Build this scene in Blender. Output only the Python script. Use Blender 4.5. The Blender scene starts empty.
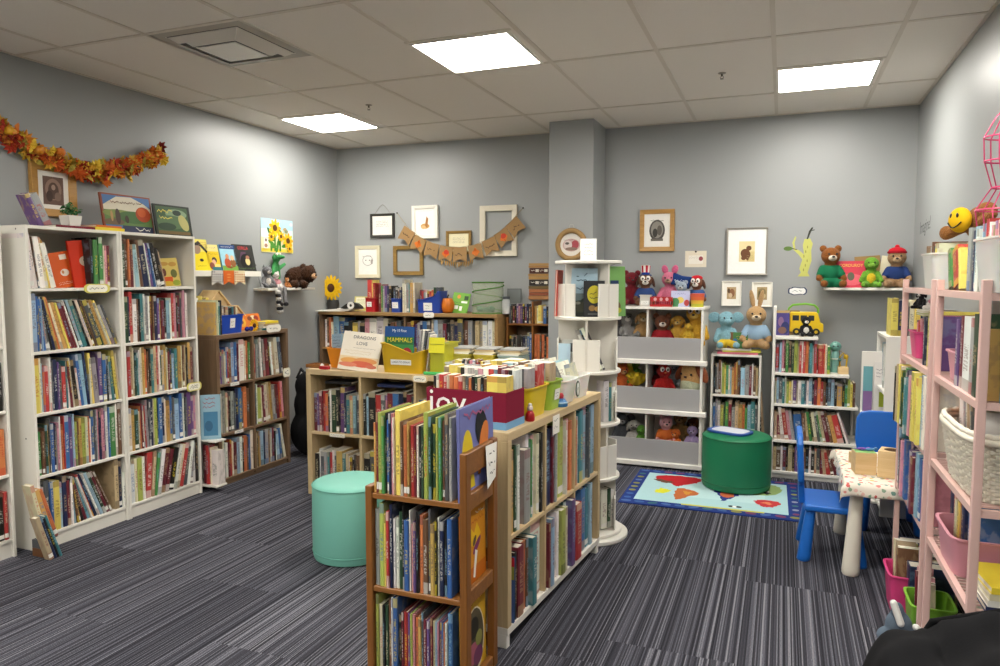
import bpy, bmesh, math, random, re
from mathutils import Vector, Matrix, Euler

RND = random.Random(11)
scene = bpy.context.scene
COLL = scene.collection
PI = math.pi

# ------------------------------------------------------------------ camera model
F_PX, CAM_H = 720.0, 1.48
YAW, PITCH = math.radians(21.403), math.radians(4.289)
FW = Vector((-math.sin(YAW) * math.cos(PITCH), math.cos(YAW) * math.cos(PITCH), -math.sin(PITCH)))
RT = Vector((math.cos(YAW), math.sin(YAW), 0))
UP = RT.cross(FW)
CAMP = Vector((0, 0, CAM_H))


def ray(x, y):
    return FW + RT * ((x - 500) / F_PX) - UP * ((y - 333) / F_PX)


def ptX(x, y, X):
    d = ray(x, y); return CAMP + d * (X / d.x)


def ptY(x, y, Y):
    d = ray(x, y); return CAMP + d * (Y / d.y)


def ptZ(x, y, Z):
    d = ray(x, y); return CAMP + d * ((Z - CAM_H) / d.z)


def proj(p):
    q = Vector(p) - CAMP; z = q.dot(FW)
    return 500 + F_PX * q.dot(RT) / z, 333 - F_PX * q.dot(UP) / z


cd = bpy.data.cameras.new('camera')
cd.lens = 36 * F_PX / 1000; cd.sensor_width = 36; cd.clip_start = .05; cd.clip_end = 60
cam = bpy.data.objects.new('camera', cd); COLL.objects.link(cam)
cam.location = CAMP; cam.rotation_euler = (PI / 2 - PITCH, 0, YAW)
scene.camera = cam

# ------------------------------------------------------------------ colour


def lin(c):
    c /= 255
    return c / 12.92 if c <= .04045 else ((c + .055) / 1.055) ** 2.4


def hx(h):
    return tuple(lin(int(h[i:i + 2], 16)) for i in (0, 2, 4))


PAL = dict(w='e6e3da', c='d9cfae', y='e3cb3c', o='d4702a', r='bb2a26', m='74202f', p='d98f9c', u='6b4a86', b='2f66a8',
           n='232c50', l='8fb6cc', t='357f86', g='3f8a3c', d='2a4a30', v='a3b03a', k='22201f', a='9d9d9a', s='55585c',
           e='bfa67c', j='6e4a30', z='c79a3d')
CNAME = dict(w='white', c='cream', y='yellow', o='orange', r='red', m='maroon', p='pink', u='purple', b='blue', n='navy',
             l='pale blue', t='teal', g='green', d='dark green', v='lime', k='black', a='grey', s='dark grey', e='tan',
             j='brown', z='mustard')


def pc(ch, jit=0.0, rnd=None):
    c = hx(PAL[ch])
    if jit:
        q = rnd or RND
        f = 1 + q.uniform(-jit, jit)
        c = tuple(min(1, max(.003, v * f * (1 + q.uniform(-jit, jit) * .5))) for v in c)
    return c


# ------------------------------------------------------------------ node helper
class NT:
    def __init__(self, name):
        self.m = bpy.data.materials.new(name); self.m.use_nodes = True
        self.t = self.m.node_tree
        for n in list(self.t.nodes):
            self.t.nodes.remove(n)
        self.out = self.t.nodes.new('ShaderNodeOutputMaterial')

    def n(self, typ, ins=None, **kw):
        nd = self.t.nodes.new('ShaderNode' + typ)
        for k, v in kw.items():
            setattr(nd, k, v)
        for k, v in (ins or {}).items():
            s = nd.inputs[k]
            if hasattr(v, 'is_output') or isinstance(v, bpy.types.NodeSocket):
                self.t.links.new(v, s)
            else:
                s.default_value = v
        return nd

    def math(self, op, a, b=0.0, c=0.0, clamp=False):
        nd = self.n('Math', {0: a, 1: b, 2: c}, operation=op); nd.use_clamp = clamp
        return nd.outputs[0]

    def mix(self, f, a, b, mode='MIX'):
        nd = self.t.nodes.new('ShaderNodeMix'); nd.data_type = 'RGBA'; nd.blend_type = mode
        for s, v in ((nd.inputs[0], f), (nd.inputs[6], a), (nd.inputs[7], b)):
            if isinstance(v, bpy.types.NodeSocket):
                self.t.links.new(v, s)
            else:
                s.default_value = v if not isinstance(v, tuple) or len(v) == 4 else (*v, 1)
        return nd.outputs[2]

    def bsdf(self, base, rough=.5, **ins):
        d = {'Roughness': rough}
        if isinstance(base, bpy.types.NodeSocket):
            d['Base Color'] = base
        else:
            d['Base Color'] = (*base[:3], 1)
        d.update({k.replace('_', ' '): v for k, v in ins.items()})
        b = self.n('BsdfPrincipled', d)
        self.t.links.new(b.outputs[0], self.out.inputs[0])
        return b

    def bump(self, h, strength=.3, dist=.002):
        return self.n('Bump', {'Height': h, 'Strength': strength, 'Distance': dist}).outputs[0]


MATS = {}


def attr_mat(name, rough=.5, var=.06, scale=30, bump=0, bdist=.002, spec=.5, sheen=0, coat=0, metal=0):
    N = NT(name)
    a = N.n('Attribute', attribute_name='Col')
    tc = N.n('TexCoord')
    no = N.n('TexNoise', {'Vector': tc.outputs['Object'], 'Scale': scale, 'Detail': 3.0})
    f = N.math('MULTIPLY_ADD', no.outputs[0], 2 * var, 1 - var)
    hsv = N.n('HueSaturation', {'Color': a.outputs[0], 'Value': f})
    kw = {'Specular_IOR_Level': spec, 'Metallic': metal}
    if bump:
        kw['Normal'] = N.bump(no.outputs[0], bump, bdist)
    b = N.bsdf(hsv.outputs[0], rough, **kw)
    if sheen:
        b.inputs['Sheen Weight'].default_value = sheen
        b.inputs['Sheen Roughness'].default_value = .6
    if coat:
        b.inputs['Coat Weight'].default_value = coat
    MATS[name] = N.m
    return N.m


attr_mat('laminate', .42, .025, 6)
attr_mat('plastic', .38, .02, 10)
attr_mat('printed_paper', .5, .05, 25, spec=.3)
attr_mat('paper', .85, .05, 60, spec=.1)
attr_mat('fabric', .95, .12, 260, bump=.35, bdist=.001, spec=.15)
attr_mat('vinyl', .5, .03, 12, spec=.4)
attr_mat('plush', .98, .3, 110, bump=1.0, bdist=.008, spec=.08, sheen=.08)
attr_mat('metal_paint', .35, .02, 10)
attr_mat('leaf_cloth', .75, .2, 40, spec=.2)
attr_mat('burlap', .97, .25, 420, bump=.6, bdist=.001, spec=.05)
attr_mat('wicker', .6, .12, 120, bump=.4)


def wood(name, c1, c2, axis='Z', rough=.45, sc=1.0):
    N = NT(name)
    tc = N.n('TexCoord')
    s = {'X': (1.2, 22, 22), 'Y': (22, 1.2, 22), 'Z': (22, 22, 1.2)}[axis]
    mp = N.n('Mapping', {'Vector': tc.outputs['Object'], 'Scale': tuple(v * sc for v in s)})
    n1 = N.n('TexNoise', {'Vector': mp.outputs[0], 'Scale': 1.6, 'Detail': 6.0, 'Roughness': .62, 'Distortion': .6})
    mp2 = N.n('Mapping', {'Vector': tc.outputs['Object'], 'Scale': tuple(v * sc * 5 for v in s)})
    n2 = N.n('TexNoise', {'Vector': mp2.outputs[0], 'Scale': 2.0, 'Detail': 2.0})
    f = N.math('MULTIPLY_ADD', n2.outputs[0], .35, N.math('MULTIPLY', n1.outputs[0], .8))
    r = N.n('MapRange', {0: f, 1: .3, 2: .85})
    N.bsdf(N.mix(r.outputs[0], c1, c2), rough, Normal=N.bump(f, .08, .001))
    MATS[name] = N.m


wood('walnut_laminate', hx('5d4734'), hx('846a50'), 'Z')
wood('walnut_laminate_flat', hx('5f4936'), hx('8a7057'), 'Y')
wood('oak_laminate', hx('86663e'), hx('a98856'), 'X')
wood('birch_upright', hx('b29a72'), hx('cdb68c'), 'Z', .5)
wood('birch_flat', hx('b9a078'), hx('d2bb92'), 'Y', .5)
wood('birch_flat_across', hx('b9a078'), hx('d2bb92'), 'X', .5)
wood('oak_upright', hx('6b4018'), hx('94602b'), 'Z', .4)
wood('oak_across', hx('6e431a'), hx('9a6630'), 'X', .4)
wood('gold_wood', hx('9a6c2c'), hx('c79a50'), 'X', .4)
wood('dark_gold_wood', hx('6e5426'), hx('a17f40'), 'X', .4)
wood('bare_plywood', hx('cba972'), hx('e2c697'), 'X', .6)
wood('crate_wood', hx('7a5a3c'), hx('a98a64'), 'X', .7)


def simple(name, base, rough=.5, **kw):
    N = NT(name); N.bsdf(base, rough, **kw); MATS[name] = N.m


N = NT('clear_plastic')
gl = N.n('BsdfPrincipled', {'Base Color': (.93, .95, .96, 1), 'Roughness': .18})
tr = N.n('BsdfTransparent', {'Color': (.97, .98, .98, 1)})
ms = N.n('MixShader', {0: .32, 1: tr.outputs[0], 2: gl.outputs[0]})
N.t.links.new(ms.outputs[0], N.out.inputs[0]); MATS['clear_plastic'] = N.m
N = NT('frosted_plastic')
gl = N.n('BsdfPrincipled', {'Base Color': (.86, .85, .82, 1), 'Roughness': .3, 'Subsurface Weight': .2})
tr = N.n('BsdfTransparent', {'Color': (.95, .95, .93, 1)})
ms = N.n('MixShader', {0: .68, 1: tr.outputs[0], 2: gl.outputs[0]})
N.t.links.new(ms.outputs[0], N.out.inputs[0]); MATS['frosted_plastic'] = N.m
N = NT('mesh_net')
tc = N.n('TexCoord')
gl = N.n('BsdfDiffuse', {'Color': (*hx('b8c4a8'), 1)})
tr = N.n('BsdfTransparent')
ms = N.n('MixShader', {0: .4, 1: tr.outputs[0], 2: gl.outputs[0]})
N.t.links.new(ms.outputs[0], N.out.inputs[0]); MATS['mesh_net'] = N.m

# ------------------------------------------------------------------ book material
N = NT('book_cover')
ac = N.n('Attribute', attribute_name='Col'); aa = N.n('Attribute', attribute_name='Acc')
uv = N.n('UVMap', uv_map='UVMap')
sx = N.n('SeparateXYZ', {0: uv.outputs[0]})
u, v = sx.outputs[0], sx.outputs[1]
seed = ac.outputs['Alpha']
spine = N.math('LESS_THAN', u, 1.5)
board = N.math('MULTIPLY', N.math('GREATER_THAN', u, 1.5), N.math('LESS_THAN', u, 5))


def hsh(k):
    return N.math('FRACT', N.math('MULTIPLY', seed, k))


cv = N.n('CombineXYZ', {0: N.math('MULTIPLY_ADD', seed, 61.0, N.math('MULTIPLY', u, 2.2)), 1: N.math('MULTIPLY', v, 42.0), 2: N.math('MULTIPLY', seed, 23.0)})
tn = N.n('TexNoise', {'Vector': cv.outputs[0], 'Scale': 1.0, 'Detail': 2.0})
lo = N.math('MULTIPLY_ADD', hsh(3.7), .2, .2); hi = N.math('MULTIPLY_ADD', hsh(9.1), .3, .58)
win = N.math('MULTIPLY', N.math('GREATER_THAN', v, lo), N.math('LESS_THAN', v, hi))
uw = N.math('LESS_THAN', N.math('ABSOLUTE', N.math('SUBTRACT', u, .5)), .27)
title = N.math('MULTIPLY', N.math('MULTIPLY', win, uw), N.math('GREATER_THAN', tn.outputs[0], .5))
topb = N.math('MULTIPLY', N.math('GREATER_THAN', v, .88), N.math('LESS_THAN', hsh(13.7), .4))
botb = N.math('MULTIPLY', N.math('LESS_THAN', v, .16), N.math('LESS_THAN', hsh(17.3), .3))
acc = N.math('MULTIPLY', spine, N.math('MAXIMUM', title, N.math('MAXIMUM', topb, botb)))
stick = N.math('MULTIPLY', N.math('MULTIPLY', spine, N.math('LESS_THAN', N.math('ABSOLUTE', N.math('SUBTRACT', v, .09)), .045)), N.math('LESS_THAN', hsh(29.9), .2))
cb = N.n('CombineXYZ', {0: N.math('MULTIPLY', u, 2.6), 1: N.math('MULTIPLY', v, 3.6), 2: N.math('MULTIPLY', seed, 31.0)})
bn = N.n('TexNoise', {'Vector': cb.outputs[0], 'Scale': 1.3, 'Detail': 3.0})
bf = N.n('MapRange', {0: bn.outputs[0], 1: .5, 2: .6})
bfac = N.math('MULTIPLY', N.math('MULTIPLY', board, bf.outputs[0]), .22)
c1 = N.mix(N.math('MULTIPLY', acc, .5), ac.outputs[0], aa.outputs[0])
c1 = N.mix(bfac, c1, aa.outputs[0])
c1 = N.mix(stick, c1, hx('e8e6df'))
b = N.bsdf(c1, .36, Specular_IOR_Level=.45)
MATS['book_cover'] = N.m
BOOKM = N.m


# ------------------------------------------------------------------ mesh builder
class MB:
    def __init__(self, c='w'):
        self.v, self.f, self.fc = [], [], []
        self.M = Matrix.Identity(4); self.c = hx('ffffff'); self.col(c)

    def col(self, c):
        self.c = c if isinstance(c, tuple) else (pc(c) if len(c) == 1 else hx(c)); return self

    def at(self, M=None):
        self.M = M if M is not None else Matrix.Identity(4); return self

    def add(self, vs, fs):
        o = len(self.v)
        self.v += [tuple(self.M @ Vector(p)) for p in vs]
        self.f += [tuple(i + o for i in f) for f in fs]
        self.fc += [self.c] * len(fs)
        return self

    def box(self, x0, x1, y0, y1, z0, z1):
        return self.add([(x0, y0, z0), (x1, y0, z0), (x1, y1, z0), (x0, y1, z0), (x0, y0, z1), (x1, y0, z1), (x1, y1, z1), (x0, y1, z1)],
                        [(3, 2, 1, 0), (4, 5, 6, 7), (0, 1, 5, 4), (1, 2, 6, 5), (2, 3, 7, 6), (3, 0, 4, 7)])

    def prism(self, poly, z0, z1):
        """polygon in local xy (counter-clockwise), extruded along local z"""
        n = len(poly)
        a = [(x, y, z0) for x, y in poly] + [(x, y, z1) for x, y in poly]
        f = [tuple(range(n - 1, -1, -1)), tuple(range(n, 2 * n))] + [(i, (i + 1) % n, n + (i + 1) % n, n + i) for i in range(n)]
        return self.add(a, f)

    def lathe(self, prof, n=24, cap=True):
        vs, fs = [], []
        for r, z in prof:
            for i in range(n):
                a = 2 * PI * i / n
                vs.append((r * math.cos(a), r * math.sin(a), z))
        for k in range(len(prof) - 1):
            for i in range(n):
                j = (i + 1) % n
                fs.append((k * n + i, k * n + j, (k + 1) * n + j, (k + 1) * n + i))
        if cap:
            fs.append(tuple(range(n - 1, -1, -1)))
            fs.append(tuple(range((len(prof) - 1) * n, len(prof) * n)))
        return self.add(vs, fs)

    def tube(self, pts, r, n=8, closed=False, r1=None):
        pts = [Vector(p) for p in pts]; m = len(pts)
        vs, fs = [], []
        up = Vector((.13, .21, .97))
        for k, p in enumerate(pts):
            if closed:
                d = pts[(k + 1) % m] - pts[k - 1]
            else:
                d = pts[min(k + 1, m - 1)] - pts[max(k - 1, 0)]
            d.normalize()
            s = d.cross(up)
            if s.length < .1:
                s = d.cross(Vector((1, 0, 0)))
            s.normalize(); t = s.cross(d)
            rr = r if r1 is None else r + (r1 - r) * k / (m - 1)
            for i in range(n):
                a = 2 * PI * i / n
                vs.append(p + s * (rr * math.cos(a)) + t * (rr * math.sin(a)))
        for k in range(m if closed else m - 1):
            for i in range(n):
                j = (i + 1) % n; k2 = (k + 1) % m
                fs.append((k * n + i, k * n + j, k2 * n + j, k2 * n + i))
        if not closed:
            fs.append(tuple(range(n - 1, -1, -1))); fs.append(tuple(range((m - 1) * n, m * n)))
        return self.add(vs, fs)

    def ell(self, c, r, n=16, m=10, rot=None):
        r = (r, r, r) if not hasattr(r, '__len__') else r
        R = rot.to_matrix() if rot else Matrix.Identity(3)
        vs, fs = [], []
        C = Vector(c)
        vs.append(C + R @ Vector((0, 0, -r[2])))
        for k in range(1, m):
            ph = -PI / 2 + PI * k / m
            for i in range(n):
                a = 2 * PI * i / n
                vs.append(C + R @ Vector((r[0] * math.cos(ph) * math.cos(a), r[1] * math.cos(ph) * math.sin(a), r[2] * math.sin(ph))))
        vs.append(C + R @ Vector((0, 0, r[2])))
        last = len(vs) - 1
        for i in range(n):
            j = (i + 1) % n
            fs.append((0, 1 + j, 1 + i)); fs.append((last, last - n + i, last - n + j))
        for k in range(m - 2):
            for i in range(n):
                j = (i + 1) % n
                fs.append((1 + k * n + i, 1 + k * n + j, 1 + (k + 1) * n + j, 1 + (k + 1) * n + i))
        return self.add(vs, fs)

    def capsule(self, a, b, ra, rb, n=12):
        a, b = Vector(a), Vector(b)
        pts = [a + (b - a) * (i / 6) for i in range(7)]
        self.tube(pts, ra, n, r1=rb)
        self.ell(a, ra, n, 8); self.ell(b, rb, n, 8); return self

    def text(self, s, size, cx=0, cy=0, z=0, bold=0.0, sxy=1.0, shear=0.0):
        vs, fs = text_geo(s)
        return self.add([((x * sxy + shear * y) * size + cx, (y) * size + cy, z) for x, y in vs], fs)

    def disc(self, cx, cy, rx, ry, z=0, n=20, rot=0):
        vs = []
        for i in range(n):
            a = 2 * PI * i / n
            x, y = rx * math.cos(a), ry * math.sin(a)
            vs.append((cx + x * math.cos(rot) - y * math.sin(rot), cy + x * math.sin(rot) + y * math.cos(rot), z))
        return self.add(vs, [tuple(range(n))])

    def poly(self, pts, z=0):
        return self.add([(x, y, z) for x, y in pts], [tuple(range(len(pts)))])

    def rect(self, x0, x1, y0, y1, z=0):
        return self.poly([(x0, y0), (x1, y0), (x1, y1), (x0, y1)], z)

    def scribble(self, x0, x1, y, h, z=0, w=None, seed=1):
        """a thin wavy line, the look of handwriting too small to read"""
        q = random.Random(seed); w = w or h * .13
        x = x0; pts = []
        while x < x1:
            pts.append((x, y + q.uniform(-h, h) * .5)); x += h * q.uniform(.3, .7)
        for (a, b), (c, d) in zip(pts, pts[1:]):
            if q.random() < .12:
                continue
            self.poly([(a, b - w), (c, d - w), (c, d + w), (a, b + w)], z)
        return self

    def build(self, name, mat='plastic', parent=None, loc=None, rot=None, bevel=0, smooth=0, segs=2, M=None):
        me = bpy.data.meshes.new(name)
        bm = bmesh.new()
        cl = bm.loops.layers.float_color.new('Col')
        bv = [bm.verts.new(p) for p in self.v]
        for f, c in zip(self.f, self.fc):
            try:
                fa = bm.faces.new([bv[i] for i in f])
            except ValueError:
                continue
            for l in fa.loops:
                l[cl] = (c[0], c[1], c[2], 1)
        if bevel:
            bm.normal_update()
            es = [e for e in bm.edges if len(e.link_faces) == 2 and e.calc_face_angle(0) > .5]
            bmesh.ops.bevel(bm, geom=es, offset=bevel, segments=segs, profile=.5, affect='EDGES', clamp_overlap=True)
        bm.to_mesh(me); bm.free()
        if smooth:
            for p in me.polygons:
                p.use_smooth = True
            me.set_sharp_from_angle(angle=math.radians(smooth))
        me.materials.append(MATS[mat] if isinstance(mat, str) else mat)
        o = bpy.data.objects.new(name, me); COLL.objects.link(o)
        if parent:
            o.parent = parent
        if M is not None:
            o.matrix_world = M
        else:
            if loc is not None: o.location = loc
            if rot is not None: o.rotation_euler = rot
        return o


_TX = {}


def text_geo(s):
    if s not in _TX:
        cu = bpy.data.curves.new('t', 'FONT'); cu.body = s; cu.align_x = 'CENTER'; cu.align_y = 'CENTER'; cu.resolution_u = 2
        o = bpy.data.objects.new('t', cu); COLL.objects.link(o)
        dg = bpy.context.evaluated_depsgraph_get(); dg.update()
        me = bpy.data.meshes.new_from_object(o.evaluated_get(dg))
        _TX[s] = ([(v.co.x, v.co.y) for v in me.vertices], [tuple(p.vertices) for p in me.polygons])
        bpy.data.objects.remove(o); bpy.data.curves.remove(cu); bpy.data.meshes.remove(me)
    return _TX[s]


def Mat(origin, right, up):
    """local plane: x = right, y = up, z = out of the plane"""
    r = Vector(right).normalized(); n = r.cross(Vector(up)).normalized(); u_ = n.cross(r)
    m = Matrix((r, u_, n)).transposed().to_4x4(); m.translation = Vector(origin)
    return m


def T(x=0, y=0, z=0, rx=0, ry=0, rz=0, s=1):
    return Matrix.Translation((x, y, z)) @ Euler((rx, ry, rz)).to_matrix().to_4x4() @ Matrix.Scale(s, 4)


USED = set()


def tag(o, label, cat, group=None, kind=None):
    o['label'] = label; o['category'] = cat
    if group: o['group'] = group
    if kind: o['kind'] = kind
    return o


def thing(name, label, cat, loc=(0, 0, 0), rz=0, group=None, rot=None):
    o = bpy.data.objects.new(name, None); COLL.objects.link(o)
    o.empty_display_size = .05
    o.location = loc; o.rotation_euler = rot if rot else (0, 0, rz)
    return tag(o, label, cat, group)


def struct(o):
    o['kind'] = 'structure'; return o


def art(parent, M, w, h, items, name='cover_picture', mat='printed_paper', step=.0004, base=.0008):
    """flat printing on a board: items are (kind, colour, ...) in a unit square"""
    m = MB(); m.at(M)
    for i, it in enumerate(items):
        k, c = it[0], it[1]; a = it[2:]; z = base + i * step
        m.col(c)
        if k == 'r': m.rect((a[0] - .5) * w, (a[1] - .5) * w, a[2] * h, a[3] * h, z)
        elif k == 'e': m.disc((a[0] - .5) * w, a[1] * h, a[2] * w, a[3] * h, z, rot=a[4] if len(a) > 4 else 0)
        elif k == 'p': m.poly([((x - .5) * w, y * h) for x, y in a[0]], z)
        elif k == 't': m.text(a[0], a[3] * h, (a[1] - .5) * w, a[2] * h, z, sxy=a[4] if len(a) > 4 else 1)
        elif k == 's':
            for j in range(a[4]):
                m.scribble((a[0] - .5) * w, (a[1] - .5) * w, (a[2] - j * a[3] * 1.7) * h, a[3] * h, z, seed=j + int(a[2] * 1000))
    return m.build(name, mat, parent)
# ------------------------------------------------------------------ setting
XL, XR, YB, YF, H = -4.07, .885, 6.04, -2.4, 2.74

N = NT('wall_paint')
tc = N.n('TexCoord')
n1 = N.n('TexNoise', {'Vector': tc.outputs['Object'], 'Scale': 150.0, 'Detail': 3.0})
n2 = N.n('TexNoise', {'Vector': tc.outputs['Object'], 'Scale': 1.1, 'Detail': 2.0})
c = N.mix(n2.outputs[0], hx('969999'), hx('9ea1a1'))
N.bsdf(c, .40, Normal=N.bump(n1.outputs[0], .22, .002), Specular_IOR_Level=.52); MATS['wall_paint'] = N.m

N = NT('ceiling_tile')
tc = N.n('TexCoord')
n1 = N.n('TexNoise', {'Vector': tc.outputs['Object'], 'Scale': 70.0, 'Detail': 4.0})
n2 = N.n('TexVoronoi', {'Vector': tc.outputs['Object'], 'Scale': 260.0})
pit = N.math('LESS_THAN', n2.outputs[0], .22)
c = N.mix(N.math('MULTIPLY', pit, .25), hx('ece6de'), hx('bdb5aa'))
N.bsdf(c, .95, Normal=N.bump(n1.outputs[0], .35, .002), Specular_IOR_Level=.1); MATS['ceiling_tile'] = N.m

N = NT('striped_carpet')
tc = N.n('TexCoord')
sp = N.n('SeparateXYZ', {0: tc.outputs['Object']})
x, y = sp.outputs[0], sp.outputs[1]
colm = N.math('FLOOR', N.math('DIVIDE', N.math('ADD', x, 10.13), .5))
w1 = N.n('TexWhiteNoise', {'W': colm}, noise_dimensions='1D')
row = N.math('FLOOR', N.math('ADD', N.math('ADD', N.math('DIVIDE', y, 1.0), 10.35), w1.outputs[0]))
tid = N.math('MULTIPLY_ADD', colm, 17.0, N.math('MULTIPLY', row, 5.3))
w2 = N.n('TexWhiteNoise', {'W': tid}, noise_dimensions='1D')
fine = N.n('TexWhiteNoise', {'W': N.math('FLOOR', N.math('MULTIPLY_ADD', x, 205.0, N.math('MULTIPLY', w2.outputs[0], 300.0)))}, noise_dimensions='1D')
mid = N.n('TexNoise', {'W': N.math('MULTIPLY_ADD', x, 120.0, N.math('MULTIPLY', w2.outputs[0], 91.0)), 'Scale': 1.0, 'Detail': 1.0}, noise_dimensions='1D')
fib = N.n('TexNoise', {'Vector': tc.outputs['Object'], 'Scale': 240.0, 'Detail': 2.0})
s = N.math('MULTIPLY_ADD', fine.outputs[0], .62, N.math('MULTIPLY', mid.outputs[0], .5))
s = N.math('ADD', s, N.math('MULTIPLY', N.math('SUBTRACT', fib.outputs[0], .5), .8))
s = N.math('ADD', s, N.math('MULTIPLY', N.math('SUBTRACT', w2.outputs[0], .5), .1))
cr = N.n('ValToRGB', {0: s})
e = cr.color_ramp.elements
e[0].position = .16; e[0].color = (*hx('1d1d22'), 1)
e[1].position = .97; e[1].color = (*hx('8b8b92'), 1)
for p_, c_ in ((.38, '33333a'), (.62, '484850'), (.8, '60606a')):
    q = e.new(p_); q.color = (*hx(c_), 1)
N.bsdf(cr.outputs[0], .95, Normal=N.bump(s, .5, .003), Specular_IOR_Level=.1); MATS['striped_carpet'] = N.m

m = MB(); m.box(XL - .1, XR + .1, YF - .1, YB + .1, -.1, 0)
struct(m.build('floor', 'striped_carpet'))
m = MB(); m.box(XL - .1, XR + .1, YF - .1, YB + .1, H, H + .08)
struct(m.build('ceiling', 'ceiling_tile'))
for nm, b in (('wall_left', (XL - .1, XL, YF, YB, 0, H)), ('wall_right', (XR, XR + .1, YF, YB, 0, H)),
              ('wall_back', (XL - .1, XR + .1, YB, YB + .1, 0, H)), ('wall_front', (XL - .1, XR + .1, YF - .1, YF, 0, H))):
    m = MB(); m.box(*b); struct(m.build(nm, 'wall_paint'))
m = MB(); m.box(-1.785, -1.418, 5.64, YB, 0, H)
struct(m.build('wall_column', 'wall_paint', bevel=.004))
m = MB('3f4042')
m.box(-1.418, XR, YB - .006, YB, 0, .1); m.box(XL, -1.785, YB - .006, YB, 0, .1)
struct(m.build('baseboard_back', 'vinyl'))
m = MB('3f4042'); m.box(XL, XL + .006, YF, YB, 0, .1); struct(m.build('baseboard_left', 'vinyl'))
m = MB('3f4042'); m.box(XR - .006, XR, YF, YB, 0, .1); struct(m.build('baseboard_right', 'vinyl'))
# ceiling grid
GX = [-.08 + .604 * k for k in range(-7, 2)]
GY = [5.33 - 1.222 * k for k in range(0, 7)]
LIGHTS = [(-.09, 4.72), (-1.92, 3.50), (-3.74, 4.72)]
HIDDEN = [(-1.892, 1.06), (-.08, 2.28), (-.08, -.16), (-3.704, -.16), (-1.892, -1.38), (-3.10, .45)]  # unseen panels out of view; last two added to brighten surfaces facing the camera
m = MB('d6cdc0')
for gx in GX:
    m.box(gx - .012, gx + .012, YF, YB, H - .004, H + .002)
for gy in GY:
    m.box(XL, XR, gy - .012, gy + .012, H - .0045, H + .002)
for lx, ly in LIGHTS + HIDDEN:
    m.box(lx, lx + .604, ly - .012, ly + .012, H - .0042, H + .002)
    m.box(lx, lx + .604, ly + .598, ly + .622, H - .0042, H + .002)
m.box(XL, XL + .018, YF, YB, H - .006, H + .002); m.box(XR - .018, XR, YF, YB, H - .006, H + .002)
m.box(XL, XR, YB - .018, YB, H - .006, H + .002)
struct(m.build('trim_1', 'laminate'))

N = NT('lit_diffuser')
em = N.n('Emission', {'Color': (1.0, .958, .878, 1), 'Strength': 15.0})
N.t.links.new(em.outputs[0], N.out.inputs[0]); MATS['lit_diffuser'] = N.m


def ceiling_light(lx, ly, label):
    t = thing('ceiling_light', label, 'light', (lx + .302, ly + .305, H - .005), group='ceiling light panels')
    m = MB('e9e5dc')
    for a, b_ in (((-.285, .285), (-.29, -.275)), ((-.285, .285), (.275, .29)), ((-.285, -.27), (-.275, .275)), ((.27, .285), (-.275, .275))):
        m.box(a[0], a[1], b_[0], b_[1], -.004, .004)
    m.build('light_frame', 'laminate', t)
    m = MB('w'); m.box(-.27, .27, -.275, .275, -.001, .003)
    m.build('diffuser', 'lit_diffuser', t)


ceiling_light(*LIGHTS[0], 'square lit ceiling panel above the bookcases and toys near the right wall')
ceiling_light(*LIGHTS[1], 'largest lit ceiling panel above the middle of the room beside the vent')
ceiling_light(*LIGHTS[2], 'square lit ceiling panel in the far corner over the left wall')
for i, (lx, ly) in enumerate(HIDDEN):
    ceiling_light(lx, ly, 'unseen lit ceiling panel overhead behind the viewer')

# ceiling vent
t = thing('ceiling_vent', 'square metal air diffuser vent with nested louvres set in the ceiling', 'vent', (-2.80, 3.19, H))
m = MB('a79f94')
for r0, r1, z0, z1 in ((.3, .235, -.004, -.004),):
    for k in range(4):
        m.at(T(rz=k * PI / 2)); m.add([(-r0, -r0, z0), (r0, -r0, z0), (r1, -r1, z1), (-r1, -r1, z1)], [(0, 3, 2, 1)])
m.at(); m.build('vent_frame', 'laminate', t)
m = MB('1c1b1a'); m.box(-.235, .235, -.235, .235, -.001, .0005); m.build('vent_throat', 'laminate', t)
for r0, r1, z0, z1 in ((.225, .19, -.006, -.03), (.175, .14, -.012, -.036)):
    m = MB('e2ddd4')
    for k in range(4):
        m.at(T(rz=k * PI / 2)); m.add([(-r0, -r0, z0), (r0, -r0, z0), (r1, -r1, z1), (-r1, -r1, z1), (-r0, -r0, z0 + .003), (r0, -r0, z0 + .003), (r1, -r1, z1 + .003), (-r1, -r1, z1 + .003)],
                                       [(0, 3, 2, 1), (4, 5, 6, 7), (0, 1, 5, 4), (3, 7, 6, 2)])
    m.at(); m.build('louvre', 'metal_paint', t)
m = MB('e2ddd4'); m.box(-.13, .13, -.13, .13, -.04, -.036); m.build('centre_plate', 'metal_paint', t, bevel=.001)

for (px, py, lab) in ((-.383, 4.71, 'small ceiling sprinkler head nearest the right light panel'), (-2.834, 4.62, 'small ceiling sprinkler head beside the far left light panel')):
    t = thing('sprinkler_head', lab, 'sprinkler', (px, py, H)); t.scale = (.7, .7, .62)
    m = MB('8a8378'); m.lathe([(.035, 0), (.034, -.004), (.02, -.008), (.0, -.008)], 20); m.build('escutcheon', 'metal_paint', t, smooth=40)
    m = MB('5c564c'); m.lathe([(.009, -.008), (.009, -.03), (.005, -.032)], 12)
    m.tube([(.009, 0, -.03), (.016, 0, -.042), (.003, 0, -.055)], .0025, 6); m.tube([(-.009, 0, -.03), (-.016, 0, -.042), (-.003, 0, -.055)], .0025, 6)
    m.lathe([(.004, -.053), (.016, -.056), (.016, -.058), (.002, -.058)], 14); m.build('nozzle', 'metal_paint', t)

w = bpy.data.worlds.new('world'); scene.world = w; w.use_nodes = True
w.node_tree.nodes['Background'].inputs[0].default_value = (.8, .8, .8, 1)
w.node_tree.nodes['Background'].inputs[1].default_value = .1

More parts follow.
